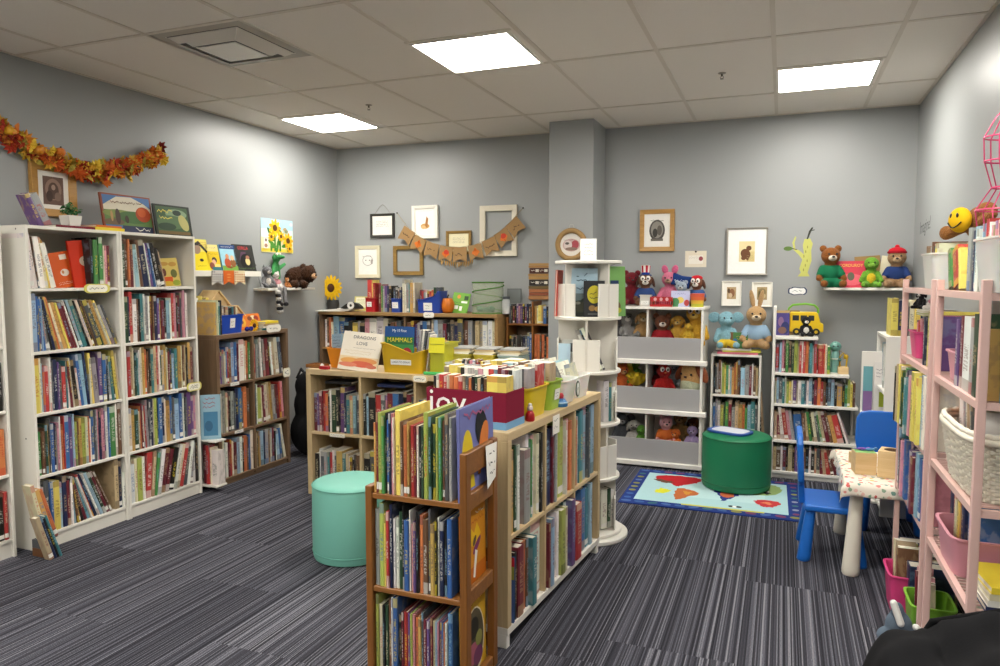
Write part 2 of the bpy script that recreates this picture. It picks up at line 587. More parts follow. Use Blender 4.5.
scene.view_settings.view_transform = 'Standard'; scene.view_settings.look = 'None'
scene.view_settings.gamma = 1; scene.view_settings.exposure = 1.36; scene.view_settings.use_curve_mapping = False
# ------------------------------------------------------------------ books
WHITEP = hx('e2dccb')


def book_geo(t, h, d, col, acc, seed, soft=False):
    """cover (U section) and page block; origin at the left foot of the spine, x thickness, y depth, z height"""
    b = .0009 if soft else min(.0024, t * .2)
    bl = min(.003, t * .25)
    out = [(0, d), (0, bl), (t * .22, 0), (t * .78, 0), (t, bl), (t, d), (t - b, d), (t - b, bl + b), (b, bl + b), (b, d)]
    n = len(out)
    V = [(x, y, 0) for x, y in out] + [(x, y, h) for x, y in out]
    F, UV = [], []
    for i in range(n):
        j = (i + 1) % n
        F.append((j, i, n + i, n + j))
        (xi, yi), (xj, yj) = out[i], out[j]
        if 1 <= i <= 3:
            UV.append([(xj / t, 0), (xi / t, 0), (xi / t, 1), (xj / t, 1)])
        elif i in (0, 4):
            a, b_ = (yj / d, yi / d) if i == 4 else (1 - yj / d, 1 - yi / d)
            UV.append([(2 + a, 0), (2 + b_, 0), (2 + b_, 1), (2 + a, 1)])
        else:
            UV.append([(9, 0)] * 4)
    capq = [(0, 1, 8, 9), (1, 2, 3, 4, 7, 8), (4, 5, 6, 7)]
    for q in capq:
        F.append(tuple(q)); UV.append([(9, 0)] * len(q))
        F.append(tuple(n + i for i in reversed(q))); UV.append([(9, 0)] * len(q))
    r = 0 if soft else min(.004, h * .02)
    x0, x1, y0, y1, z0, z1 = b, t - b, bl + b, d - r, r, h - r
    PV = [(x0, y0, z0), (x1, y0, z0), (x1, y1, z0), (x0, y1, z0), (x0, y0, z1), (x1, y0, z1), (x1, y1, z1), (x0, y1, z1)]
    PF = [(3, 2, 1, 0), (4, 5, 6, 7), (2, 3, 7, 6)]
    return V, F, UV, PV, PF


def fill_book_mesh(name, parts):
    """parts: list of (verts, faces, uvs, colour, accent, seed) -> mesh with the book attributes"""
    me = bpy.data.meshes.new(name)
    V, F = [], []
    for vs, fs, *_ in parts:
        o = len(V); V += vs; F += [tuple(i + o for i in f) for f in fs]
    me.from_pydata(V, [], F)
    ca = me.color_attributes.new('Col', 'FLOAT_COLOR', 'CORNER'); aa = me.color_attributes.new('Acc', 'FLOAT_COLOR', 'CORNER')
    ul = me.uv_layers.new(name='UVMap')
    C, A, U = [], [], []
    for vs, fs, uvs, col, acc, seed in parts:
        for f, uq in zip(fs, uvs):
            for q in uq:
                C += [*col, seed]; A += [*acc, 1]; U += q
    ca.data.foreach_set('color', C); aa.data.foreach_set('color', A); ul.data.foreach_set('uv', U)
    me.materials.append(BOOKM)
    return me


BOOKS = []


def accent(col, q):
    lum = .3 * col[0] + .6 * col[1] + .1 * col[2]
    return pc(q.choice('wwcyle' if lum < .2 else 'nmkbrdj'))


ORD = ('first second third fourth fifth sixth seventh eighth ninth tenth eleventh twelfth thirteenth fourteenth fifteenth sixteenth seventeenth '
       'eighteenth nineteenth twentieth twenty-first twenty-second twenty-third twenty-fourth twenty-fifth twenty-sixth twenty-seventh '
       'twenty-eighth twenty-ninth thirtieth thirty-first thirty-second thirty-third thirty-fourth thirty-fifth thirty-sixth thirty-seventh '
       'thirty-eighth thirty-ninth fortieth forty-first forty-second forty-third forty-fourth forty-fifth').split()
TOK = re.compile(r'([a-z_])(\d+)(?:\.(\d))?(?:([<>])(\d*))?$')


def row(where, p0, p1, z, tokens, clear, depth=.21, group=None, soft=False, inset=.012, hmin=.55, seed=3, kind=None, flat=False):
    """a row of upright books from p0 to p1 (left to right as one faces the spines), spines outward.
    widths in the string are as they look in the photograph, so nearer books come out right under perspective"""
    q = random.Random(seed * 77 + len(BOOKS))
    p0, p1 = Vector((*p0, z)), Vector((*p1, z))
    dirv = (p1 - p0).normalized(); L = (p1 - p0).length
    inn = Vector((0, 0, 1)).cross(dirv)          # into the shelf
    toks = [TOK.match(t) for t in tokens.split()]
    assert all(toks), [t for t in tokens.split() if not TOK.match(t)]
    tot = sum(float(t[2]) for t in toks)
    x0, x1 = proj(p0)[0], proj(p1)[0]

    def at(fr):
        if flat: return fr * L
        tx = x0 + (x1 - x0) * fr; lo, hi = 0, L
        for _ in range(30):
            m_ = (lo + hi) / 2
            if (proj(p0 + dirv * m_)[0] < tx) == (x1 > x0): lo = m_
            else: hi = m_
        return lo
    acc = 0; n = 0
    out = []
    for t in toks:
        wv = float(t[2]); s0, s1 = at(acc / tot), at((acc + wv) / tot); acc += wv
        if t[1] == '_': continue
        a = math.radians(float(t[5] or 10)) * (1 if t[4] == '<' else -1) if t[4] else 0
        th = max(.0025, (s1 - s0 - .0012) * math.cos(a))
        hd = float(t[3]) if t[3] else q.uniform(4.5, 7.8)
        hh = clear * (hmin + (.985 - hmin) * hd / 9)
        if a: hh = min(hh, (clear * .985 - th * math.sin(abs(a))) / math.cos(a))
        ins = q.uniform(0, inset)
        col = pc(t[1], .16, q); g_ = .3 * col[0] + .59 * col[1] + .11 * col[2]; col = tuple(v * .84 + g_ * .16 for v in col)
        c = dirv; up = Vector((0, 0, 1))
        R = Matrix.Rotation(-a, 4, inn)
        # lean to the left turns about the left foot, to the right about the right foot
        if a >= 0:
            org = p0 + dirv * (s0 + .0006) + inn * ins; off = Vector((0, 0, 0))
        else:
            org = p0 + dirv * (s1 - .0006) + inn * ins; off = Vector((-th, 0, 0))
        B = Matrix((dirv, inn, up)).transposed().to_4x4()
        Mx = Matrix.Translation(org) @ R @ B @ Matrix.Translation(off)
        n += 1
        out.append(dict(M=Mx, t=th, h=hh, d=depth * q.uniform(.86, 1.0), col=col, acc=accent(col, q), seed=q.random(), soft=soft, ch=t[1], where=where,
                        group=group or 'books on the ' + where, hd=hd, n=n, kind=kind or ('paperback' if soft else 'picture_book'), lean=t[4]))
    for b in out:
        b['of'] = n
    BOOKS.extend(out)


def area_px(b):
    P = [proj(b['M'] @ Vector(p)) for p in ((0, 0, 0), (b['t'], 0, 0), (b['t'], 0, b['h']), (0, 0, b['h']))]
    w_ = abs(P[1][0] - P[0][0]); h_ = abs(P[3][1] - P[0][1])
    cx = sum(p[0] for p in P) / 4; cy = sum(p[1] for p in P) / 4
    inside = -5 < cx < 1005 and -5 < cy < 675
    return (w_ * h_ * (1 if inside else 0), w_)


def flush_books(limit=300):
    kinds = {}
    for b in BOOKS:
        b['area'], b['wpx'] = area_px(b)
        kinds.setdefault(b['kind'], []).append(b)
    for kd, lst in kinds.items():
        order = sorted(lst, key=lambda b: -b['area'])
        keep = set(id(b) for b in order[:limit])
        rest = []
        for b in lst:
            V, F, UV, PV, PF = book_geo(b['t'], b['h'], b['d'], b['col'], b['acc'], b['seed'], b['soft'])
            pg = (PV, PF, [[(9, 0)] * 4 for _ in PF], WHITEP, WHITEP, .5)
            cov = (V, F, UV, b['col'], b['acc'], b['seed'])
            if id(b) in keep:
                big = b['wpx'] > 4.2
                me = fill_book_mesh(kd, [cov] if big else [cov, pg])
                o = bpy.data.objects.new(kd, me); COLL.objects.link(o); o.matrix_world = b['M']
                w_ = 'thick' if b['t'] > .024 else 'slim' if b['t'] < .009 else ''
                h_ = 'tall' if b['hd'] >= 7.6 else 'short' if b['hd'] < 4.6 else ''
                le = 'leaning' if b['lean'] else ''
                nm = 'paperback' if kd == 'paperback' else 'book'
                if le: w_ = h_ = ''
                if w_: h_ = ''
                lab = ' '.join(x for x in (w_, h_, le, CNAME[b['ch']], nm, ORD[b['n'] - 1], 'from left on', b['where']) if x)
                tag(o, lab, 'book', b['group'])
                if len(re.findall(r'[\w-]+', lab.replace('-', ' '))) > 16: print('LONG', lab)
                if big:
                    mp = MB(WHITEP); mp.add(PV, PF); mp.build('pages', 'paper', o)
            else:
                k = b['M']
                rest.append(([tuple(k @ Vector(p)) for p in V], *cov[1:])); rest.append(([tuple(k @ Vector(p)) for p in PV], *pg[1:]))
        if rest:
            o = bpy.data.objects.new('book_rows' if kd != 'paperback' else 'paperback_rows', fill_book_mesh('rows', rest)); COLL.objects.link(o)
            tag(o, 'remaining small far-off %s standing in rows on the shelves' % ('paperbacks' if kd == 'paperback' else 'picture books'), 'books', kind='stuff')
    BOOKS.clear()


def face_book(label, loc, rz, w, h, t, c, items, tilt=14, roll=0, group=None, name='picture_book', cat='book'):
    """a book standing with its front cover shown; loc is the middle of its foot, faces local -y"""
    o_c = hx(c) if isinstance(c, str) and len(c) == 6 else pc(c)
    m = MB(o_c); b = .0025
    m.box(-w / 2, w / 2, 0, b, 0, h); m.box(-w / 2, w / 2, t - b, t, 0, h); m.box(-w / 2 - .001, -w / 2 + b, 0, t, 0, h)
    o = m.build(name, 'printed_paper', bevel=.0008, segs=1)
    R = Matrix.Translation(Vector(loc)) @ Matrix.Rotation(rz, 4, 'Z') @ Matrix.Rotation(math.radians(-tilt), 4, 'X') @ Matrix.Rotation(math.radians(roll), 4, 'Y')
    o.matrix_world = R
    tag(o, label, cat, group)
    m = MB(WHITEP); m.box(-w / 2 + b, w / 2 - .003, b, t - b, .003, h - .003); m.build('pages', 'paper', o)
    if items:
        art(o, Mat((0, 0, 0), (1, 0, 0), (0, 0, 1)), w * .995, h, items)
    return o


def lying_book(label, loc, rz, w, d, t, c, group=None, items=None, name='picture_book'):
    m = MB(c); b = .0025
    m.box(-w / 2, w / 2, -d / 2, d / 2, 0, b); m.box(-w / 2, w / 2, -d / 2, d / 2, t - b, t); m.box(-w / 2, w / 2, -d / 2 - .001, -d / 2 + b, 0, t)
    o = m.build(name, 'printed_paper', bevel=.0008, segs=1, loc=loc, rot=(0, 0, rz)); tag(o, label, 'book', group)
    m = MB(WHITEP); m.box(-w / 2 + .003, w / 2 - .003, -d / 2 + b, d / 2 - .003, b, t - b); m.build('pages', 'paper', o)
    if items:
        art(o, Mat((0, -d / 2, t), (1, 0, 0), (0, 1, 0)), w * .98, d, items)
    return o
# ------------------------------------------------------------------ furniture


def panel(parent, name, box, c='w', mat='laminate', bevel=.0018):
    m = MB(c); m.box(*box); return m.build(name, mat, parent, bevel=bevel, segs=1)


def tag_on(parent, M, w, h, rows=1, c='e9e2a8', ic='f2eedd', name='shelf_label', seed=1):
    """rounded shelf tag with a line of small writing"""
    m = MB(c); n = 24
    def sup(a, s):
        ca, sa = math.cos(a), math.sin(a)
        return (s * w / 2 * math.copysign(abs(ca) ** .5, ca), s * h / 2 * math.copysign(abs(sa) ** .6, sa) * (1 + .06 * math.cos(6 * a)))
    m.at(M); m.prism([sup(2 * PI * i / n, 1) for i in range(n)], 0, .002)
    m.col(ic).poly([sup(2 * PI * i / n, .8) for i in range(n)], .0026)
    m.col('3a3a38')
    for k in range(rows):
        m.scribble(-w * .3, w * .3, h * .12 * (rows - 1 - 2 * k), h * .22, .0031, seed=seed + k)
    return m.build(name, 'printed_paper', parent)


SH = [.09, .415, .755, 1.09, 1.43]
TOP = 1.765


def white_case(label, y0, y1, x0=-4.06, x1=-3.71, shelves=SH, top=TOP):
    t = thing('bookcase', label, 'bookcase', (0, 0, 0), group='tall white bookcases')
    c = 'e4e0d6'
    panel(t, 'side_panel', (x0, x1, y0, y0 + .017, 0, top), c); panel(t, 'side_panel', (x0, x1, y1 - .017, y1, 0, top), c)
    panel(t, 'top_panel', (x0, x1, y0 + .017, y1 - .017, top - .018, top), c)
    panel(t, 'back_panel', (x0, x0 + .006, y0 + .017, y1 - .017, .07, top - .018), 'd8d3c6', bevel=0)
    for z in shelves:
        panel(t, 'shelf', (x0 + .006, x1 - .004, y0 + .017, y1 - .017, z - .017, z), c)
    panel(t, 'plinth', (x1 - .03, x1 - .015, y0 + .017, y1 - .017, 0, shelves[0] - .017), c)
    m = MB('4a4844')
    for zz in (top - .02, .62):
        m.at(Mat((x1 - .07, y0 - .0005, zz), (1, 0, 0), (0, 0, 1))); m.disc(0, 0, .005, .005, .0003, 10)
    m.at(); m.build('screw_cap', 'plastic', t)
    return t


wl = white_case('tall white bookcase under the small potted plant and the gold framed print', 2.635, 3.212)
wr = white_case('tall white bookcase joined on the right, under the two big landscape picture books', 3.214, 3.81)
wn = white_case('tall white bookcase cut off by the left edge of the photo', 1.75, 2.555, x1=-3.78, shelves=[.10, .45, .79, 1.13, 1.45])
tag_on(wl, Mat((-3.712, 3.05, 1.425), (0, 1, 0), (0, 0, 1)), .17, .055, c='d8cf6a', seed=4)
tag_on(wr, Mat((-3.712, 3.765, .75), (0, 1, 0), (0, 0, 1)), .13, .06, rows=2, c='d8cf6a', seed=9)
for i, (yy, zz) in enumerate(((3.60, 1.425), (3.58, .745))):
    m = MB('e9e7e0'); m.at(Mat((-3.712, yy, zz), (0, 1, 0), (0, 0, 1))); m.rect(-.045, .045, -.014, .008, .002); m.col('55534f'); m.scribble(-.035, .035, -.003, .008, .0025, seed=i)
    m.at(); m.build('shelf_label', 'printed_paper', wr)

WL = 'shelf of bookcase under potted plant'
WR = 'shelf of bookcase under landscape books'
a0, a1 = 2.655, 3.192
row('top ' + WL, (-3.72, a0), (-3.72, a1), 1.43,
    's1.6 w3.8<6 w3.8<7 j1.7<7 w4.7<7 c3.7<8 y1.6<9 w4.5<13 _26 k2.7 g3.7 k1.8 g3.8 c1.5 p2.5 m2.5 _4', .312, seed=1)
row('second ' + WL, (-3.72, a0), (-3.72, a1), 1.09,
    'l5.9 b2.8 s1.7 u1.7 l1.7 b3.7<5 a2.7<7 s2.8<9 k2.8<10 n2.7<12 z3.8<13 o2.8<14 c2.6<15 z4.6<16 y2.6<16 r1.5<17 m3.6<17 m2.5<17 w2.7<18 k1.7<18 l3.7<18 t4.7<18 k1.7<19 c3.7<19 k2.7<19 j2.7<20 s4.7<20 d2.6<20 z3.7<21 c2.6<21 y2.7<22 a3.5<22 s2.5<22', .318, seed=2)
row('third ' + WL, (-3.72, a0), (-3.72, a1), .755,
    'y6.8 c2.8 l2.6 o2.5 r4.5 w2.8 a2.6 s1.6 n4.7 u2.6 s3.5 r4.4 t2.6 w2.4 m2.6<4 c2.7<5 k5.6<6 w2.3<6 b3.8<6 l4.8<5 n2.9<5 c2.6 y3.8<4 a5.6<4 u4.8 b4.7 k2.5 a3.6<4 t3.6<5 d2.5<5 y3.8<5 c1.7<5', .318, seed=3)
row('fourth ' + WL, (-3.72, a0), (-3.72, a1), .415,
    'g5.4 j3.4 j1.5 d3.6 z2.6 s1.8 b4.6 n2.6 a2.5 p2.6 w2.8 o3.5 r1.8 b5.8 u4.7 l2.8 v3.5 j2.5 z3.6 v4.6 c3.6 o2.6 w2.5 b3.8 s2.8 a2.8 p2.8 n2.7 p3.8 u2.7 w3.9 b2.8 g6.8 w2.9 _1 j4.9', .322, seed=4)
row('bottom ' + WL, (-3.715, a0), (-3.715, a1), .09,
    '_1 a3.6 s5.8 b3.7 y6.7 l3.6 n4.8 m3.6 w2.7 l3.6<4 j2.6<6 z2.5<10 k3.7<14 m3.7<16 t3.7<18 w2.7<19 r2.8<20 n3.8<21 w2.8<21 l3.8<21 d3.8<22 m3.8<23 j2.8<23 _3 e4.9 n3.8 w2.3', .308, seed=5)
b0, b1 = 3.234, 3.792
row('top ' + WR, (-3.72, b0), (-3.72, b1), 1.43,
    'd4.6 j3.8 o2.8 m3.6 w2.5<3 l4.6<5 c2.6<5 j3.8<6 n6.8<8 w1.7<9 u3.7<10 b2.7<10 w1.6<11 k4.7<12 k4.5<13 e2.4<14 _26', .312, seed=6)
row('second ' + WR, (-3.72, b0), (-3.72, b1), 1.09,
    'd6.7 n2.7 r4.9 w5.6 j3.6 k2.6 t4.8 w2.8 a4.7 w2.7 m3.7 j2.7 n4.7 u3.6 z2.5 m4.5 k3.6 l4.5 w2.6 r3.8 p3.8 k2.6 m4.7 s2.8 p3.9 k1.8 w3.8 _7', .318, seed=7)
row('third ' + WR, (-3.72, b0), (-3.72, b1), .755,
    'm2.7 r5.7 e4.9 c2.8 k1.7 d3.5 t2.6 w2.7 c3.8 z4.8 o3.7 j2.6 k3.7 t4.7 e4.8 r3.8 w2.8 d2.6 e3.6 z4.8 c2.7 m3.5 n3.6 l3.4 t4.6 k1.5 z5.7 c2.7 j3.7 e2.7 k2.6 z4.8 m4.6 _2', .318, seed=8)
row('fourth ' + WR, (-3.72, b0), (-3.72, b1), .415,
    'c5.6 z4.5 d5.5 c2.4 o2.6 m2.7<2 c2.6<2 r2.6<2 a3.8<2 s2.7 n4.8 c1.8 v4.8 k1.7 b5.8 n3.8 c2.7 z5.6 b3.8 s3.7 l6.6 b4.8 w2.8 k1.6 s3.6 u5.8 u3.6 p3.6', .322, seed=9)
row('bottom ' + WR, (-3.715, b0), (-3.715, b1), .09,
    'w5.5 c3.7 v5.7 w3.7 r6.8>5 e3.8>6 g3.7>8 w4.8>10 m5.8>11 m4.7>12 k5.7>13 w3.8>13 c3.8>13 r4.8>13 s4.6>12 w3.8>10 a4.7>8 w3.8 k3.9', .308, seed=10)
row('third shelf of white bookcase at photo edge', (-3.79, 2.33), (-3.79, 2.53), .79, 'k3 c3 n3 y4 z4 k3', .3, seed=11)
row('fourth shelf of white bookcase at photo edge', (-3.79, 2.33), (-3.79, 2.53), .45, 'j3 a3 o4 o4 c2 o4', .3, seed=12)
row('second shelf of white bookcase at photo edge', (-3.79, 2.33), (-3.79, 2.53), 1.13, 'a3 w4 n3 l3 j3', .3, seed=13)
row('bottom shelf of white bookcase at photo edge', (-3.79, 2.33), (-3.79, 2.53), .10, 'j4 w3 a4 k4 k3 r2', .3, seed=14)
row('carpet beside tall white bookcase, back rank', (-3.62, 2.60), (-3.62, 2.68), .0915, 'c4.9<12 z6.7<14 o4.7<16', .32, depth=.078, seed=15, flat=True, inset=.004)
row('carpet beside tall white bookcase, front rank', (-3.555, 2.575), (-3.555, 2.65), .001, 'e5.8<16 n3.8<17 k3.7<17 t3.8<18', .27, depth=.052, seed=16, flat=True, inset=.003)

for k_, (z_, nm_) in enumerate(((1.45, 'top'), (1.13, 'second'), (.79, 'third'), (.45, 'fourth'), (.10, 'bottom'))):
    q_ = random.Random(k_ + 3)
    row(nm_ + ' shelf of bookcase beyond the photo edge', (-3.79, 1.78), (-3.79, 2.31 if k_ else 2.53), z_, ' '.join(q_.choice('wcyormpubnltgdvkasejz') + str(q_.choice((2, 3, 3, 4, 5))) for _ in range(26 if k_ else 34)), .3, seed=150 + k_, flat=True)

for k_, (c_, n_) in enumerate((('j', 'brown'), ('s', 'dark grey'))):
    lying_book(f'thick {n_} book lying on the carpet under the leaning books by white bookcase', (-3.665, 2.632, .0006 + .0452 * k_), 0, .08, .09, .045, c_)

# face-out books in the white cases
face_book('orange picture book turned cover outward on top shelf under potted plant', (-3.80, 2.93, 1.431), PI / 2, .135, .205, .012, 'd4581f',
          [('r', 'd95f22', 0, 1, 0, 1), ('e', 'e6ddd0', .58, .42, .2, .1), ('e', 'c78a58', .5, .44, .06, .05), ('s', 'f2efe6', .18, .82, .16, .03, 2, 0), ('r', 'e9dccb', .5, .82, .78, .92)], tilt=6, roll=-10)
face_book('large red picture book with a pale round emblem, cover outward beside the orange one', (-3.77, 3.045, 1.431), PI / 2, .17, .275, .014, 'c22d12',
          [('r', 'c8300f', 0, 1, 0, 1), ('e', 'c9b29c', .55, .56, .24, .11), ('e', '8a5a48', .58, .53, .09, .06), ('e', '5d3a30', .5, .58, .04, .03)], tilt=5, roll=-5)
face_book('yellow picture book with painted figures, cover outward on top shelf under landscape books', (-3.80, 3.685, 1.431), PI / 2, .17, .19, .01, 'd8c068',
          [('r', 'd9c36e', 0, 1, 0, 1), ('e', 'c79a4c', .3, .8, .22, .07), ('e', 'c79a4c', .72, .78, .2, .08), ('e', '6b4038', .25, .5, .1, .14), ('e', '6c7040', .72, .45, .16, .15), ('r', 'd8622f', .12, .62, .14, .34),
           ('e', 'd8b23a', .35, .1, .3, .09), ('e', '9aa83c', .78, .12, .2, .1)], tilt=8, roll=-3)

# brown cube case
t = brown = thing('cube_bookcase', 'dark wood-look bookcase of six cubes along the left wall beside black bag', 'bookcase')
bx0, bx1, by0, by1, bt = -4.055, -3.68, 3.945, 4.735, 1.085
panel(t, 'side_panel', (bx0, bx1, by0, by0 + .03, 0, bt - .03), mat='walnut_laminate'); panel(t, 'side_panel', (bx0, bx1, by1 - .03, by1, 0, bt - .03), mat='walnut_laminate')
panel(t, 'top_panel', (bx0, bx1, by0, by1, bt - .03, bt), mat='walnut_laminate_flat')
panel(t, 'back_panel', (bx0, bx0 + .006, by0 + .03, by1 - .03, .02, bt - .03), mat='walnut_laminate', bevel=0)
for z in (.05, .376, .731):
    panel(t, 'shelf', (bx0 + .006, bx1 - .002, by0 + .03, 4.318, z - .018, z), mat='walnut_laminate_flat')
    panel(t, 'shelf', (bx0 + .006, bx1 - .002, 4.336, by1 - .03, z - .018, z), mat='walnut_laminate_flat')
panel(t, 'divider', (bx0 + .006, bx1 - .002, 4.318, 4.336, .02, bt - .03), mat='walnut_laminate')
panel(t, 'plinth', (bx1 - .03, bx1 - .015, by0 + .03, by1 - .03, 0, .032), mat='walnut_laminate_flat')
tag_on(t, Mat((bx1 + .001, 4.56, bt + .012), (0, 1, 0), (0, 0, 1)), .17, .06, c='eeeadf', ic='f3efe2', seed=20)
tag_on(t, Mat((bx1 + .001, 4.705, .735), (0, 1, 0), (0, 0, 1)), .09, .075, rows=2, c='e9e2c8', ic='f3efe2', seed=22)
for yy, zz in ((4.12, .725), (4.15, .37)):
    m = MB('eceae4'); m.at(Mat((bx1 - .001, yy, zz), (0, 1, 0), (0, 0, 1))); m.rect(-.045, .045, -.015, .009, .0015); m.col('55534f'); m.scribble(-.035, .035, -.003, .008, .002, seed=int(yy * 10)); m.at(); m.build('shelf_label', 'printed_paper', t)
BL, BR_ = 'left cube of dark wood bookcase', 'right cube of dark wood bookcase'
yl0, yl1, yr0, yr1 = by0 + .034, 4.315, 4.34, by1 - .034
row('top ' + BL, (-3.70, yl0), (-3.70, yl1), .731, 'w2.8 m3.6 u2.4 a3.5 c2.4 b2.6 r2.6 j4.5 l4.8 b4.8 m2.7 w7.9 c2.8 o4.8 g2.7', .31, seed=21)
row('top ' + BR_, (-3.70, yr0), (-3.70, yr1), .731, 'r4.6 a3.8 s3.8<3 w2.9<3 d2.7<3 a3.8<4 m4.8<4 k2.6<5 w2.6<5 e3.6<5 c4.8<6 s3.8<6 n2.8<7', .31, seed=22)
row('middle ' + BL, (-3.70, yl0), (-3.70, yl1), .376, 'w4.7 a5.8 c3.7 m2.6 k2.5 a4.7 s2.6 n4.8 b4.8 s2.6 o4.8 j4.7 _2', .325, seed=23)
row('middle ' + BR_, (-3.70, yr0), (-3.70, yr1), .376, 'n4.8 w3.8 v5.6 c2.6<3 m3.7<4 c4.7<4 e4.8<4 z3.8<4 a3.6<4 j2.6<4 m4.6<4 r3.7<4 p3.7<4', .325, seed=24)
row('bottom ' + BL, (-3.69, yl0), (-3.69, yl1), .05, 'j2.7 c3.8 t2.6 w4.6 m3.6 r3.7 c2.6 m5.5 l4.7 w4.7 k2.6 o5.7 j2.6 b2.7 c4.9', .30, seed=25)
row('bottom ' + BR_, (-3.69, yr0), (-3.69, yr1), .05, 'e3.7 k2.6 z3.7 l6.7 n2.6 a6.7 j3.6 c3.7 m3.7 k3.5 w2.6 l5.5<5 b3.6<5 d3.6<8 c4.8<11', .30, seed=26)

# narrow display rack between the two cases
t = thing('display_rack', 'narrow white two-shelf display rack squeezed between white and dark wood bookcases', 'rack', (0, 0, 0))
panel(t, 'back_panel', (-4.04, -4.034, 3.825, 3.93, 0, .72), 'd8d3c6'); panel(t, 'shelf', (-4.034, -3.60, 3.825, 3.93, .355, .367), 'e4e0d6'); panel(t, 'shelf', (-4.034, -3.60, 3.825, 3.93, .04, .052), 'e4e0d6'); panel(t, 'side_panel', (-4.034, -3.75, 3.918, 3.93, 0, .355), 'e4e0d6'); panel(t, 'side_panel', (-4.034, -3.75, 3.825, 3.837, 0, .355), 'e4e0d6')
face_book('pale blue picture book with red lettering standing between white and dark wood bookcases', (-3.675, 3.868, .368), math.radians(38), .13, .31, .012, '8fb2c2',
          [('r', '94b6c6', 0, 1, 0, 1), ('r', '4a7fa0', .14, .86, .08, .62), ('e', '3a6585', .4, .3, .2, .12), ('s', 'a33440', .12, .8, .92, .055, 3, 0)], tilt=2, group=None)
row('lower tier of narrow white rack', (-3.74, 3.842), (-3.605, 3.842), .053, 'm4.8 r3.8 c2.7 w7.6', .29, seed=27, flat=True, depth=.07)

# floating shelves on the left wall
t = thing('floating_shelf', 'thick white floating shelf holding a row of face-out picture books', 'shelf', (XL, 4.0, 1.50))
panel(t, 'board', (0.001, .115, 0, .765, 0, .042), 'eae7de')
t = thing('floating_shelf', 'thin white floating shelf carrying the plush toys below the sunflower poster', 'shelf', (XL, 4.80, 1.385))
panel(t, 'board', (0.001, .15, 0, .64, 0, .02), 'eae7de')
m = MB('777'*2); 
for yy in (.03, .61):
    m.at(T(.05, yy, 0)); m.box(-.004, .004, -.004, .004, -.004, .0)
    m.at(); m.tube([(.003, yy, .2), (.06, yy, .02)], .0015, 6); m.ell((.006, yy, .21), .008, 8, 6)
m.build('wire_hanger', 'metal_paint', t)


def on_left(px0, px1, x=-3.985):
    return ptX(px0, 270, x).y, ptX(px1, 270, x).y


FO = 'face-out picture books on the white floating shelf'
for (p0, p1, hh, c, items, lab) in (
    (195, 212, .235, 'e2cf4a', [('r', 'e6d86a', 0, 1, .55, 1), ('r', 'e8d21e', 0, 1, 0, .6), ('e', '9a7f6c', .3, .7, .26, .18), ('p', '2c2622', [(.05, .8), (.5, .95), (.95, .62), (.9, .55), (.5, .8)]), ('e', '2c2622', .5, .33, .12, .05), ('s', 'c78f30', .5, .95, .9, .04, 2, 0), ('s', '4b3a10', .2, .8, .14, .03, 1, 0)], 'yellow and white picture book with a dark-haired figure, leftmost on the floating shelf'),
    (209, 222, .20, 'e3d07a', [('r', 'ead98c', 0, 1, .72, 1), ('r', 'e4c321', 0, 1, .25, .74), ('e', '3a2c25', .55, .4, .2, .12), ('e', 'd9a98c', .5, .33, .16, .1), ('e', '8d4c3a', .3, .18, .2, .14), ('r', '2f6d7a', .3, 1, 0, .14), ('s', '7a5a1a', .12, .9, .64, .04, 1, 0), ('s', '5a7a8a', .1, .8, .88, .05, 1, 0)], 'yellow picture book with two small figures, second on the floating shelf'),
    (223, 239, .205, '86b9d2', [('r', '9accdd', 0, 1, 0, 1), ('r', '23477f', 0, 1, .84, 1), ('r', '6f9c42', 0, 1, 0, .2), ('e', 'b5512f', .38, .3, .2, .2), ('e', 'c98a62', .4, .55, .11, .1), ('e', '8b5a34', .72, .3, .18, .16), ('e', 'd9b98c', .7, .5, .12, .1), ('p', '7a3c22', [(.2, .2), (.5, .08), (.9, .2), (.6, .14)]), ('s', 'e8e4da', .1, .9, .92, .05, 1, 0)], 'pale blue picture book with two hugging figures on the floating shelf'),
    (237, 257, .215, '2c2c2e', [('r', '30312f', 0, 1, 0, 1), ('t', 'cf3a3e', 'GORILLA', .48, .86, .17, .8), ('p', '5a3f56', [(.2, .4), (.35, .72), (.6, .72), (.5, .4)]), ('e', '171717', .55, .35, .3, .3), ('e', 'd9c98c', .62, .36, .12, .14), ('e', '9a6b58', .64, .52, .1, .07), ('s', '5f7a48', .05, .95, .1, .06, 2, 0)], 'black picture book with red title on the floating shelf'),
):
    y0, y1 = on_left(p0, p1)
    face_book(lab, (-3.985, (y0 + y1) / 2, 1.543), PI / 2, abs(y1 - y0) * .97, hh, .01, c, items, tilt=12, group=FO)

# sunflower poster
t = thing('sunflower_poster', 'square poster of sunflowers under a blue sky on the left wall', 'poster', (XL + .002, 5.115, 1.705), rot=(0, 0, 0))
m = MB('e6dfc0'); m.box(0, .003, -.21, .21, 0, .285); m.build('sheet', 'printed_paper', t)
sf = [('r', 'a9d3e6', 0, 1, .02, 1), ('r', 'd5e6e6', 0, 1, .02, .7), ('r', 'e7e0b8', 0, 1, .02, .45), ('r', 'e5cf4a', 0, 1, .02, .12)]
import itertools
for (cx, cy, r) in ((.42, .72, .17), (.3, .47, .1), (.58, .5, .1), (.82, .36, .15), (.86, .14, .08)):
    sf += [('p', '3f7d2f', [(cx - .03, 0.05), (cx + .03, .05), (cx + .02, cy), (cx - .02, cy)])]
for (cx, cy) in ((.3, .3), (.5, .24), (.55, .34), (.36, .18), (.25, .62), (.58, .62), (.9, .24), (.72, .22), (.48, .12), (.33, .4)):
    sf += [('e', '4c8a34' if cx * 100 % 2 < 1 else '2f6c2c', cx, cy, .1, .055, cx * 9)]
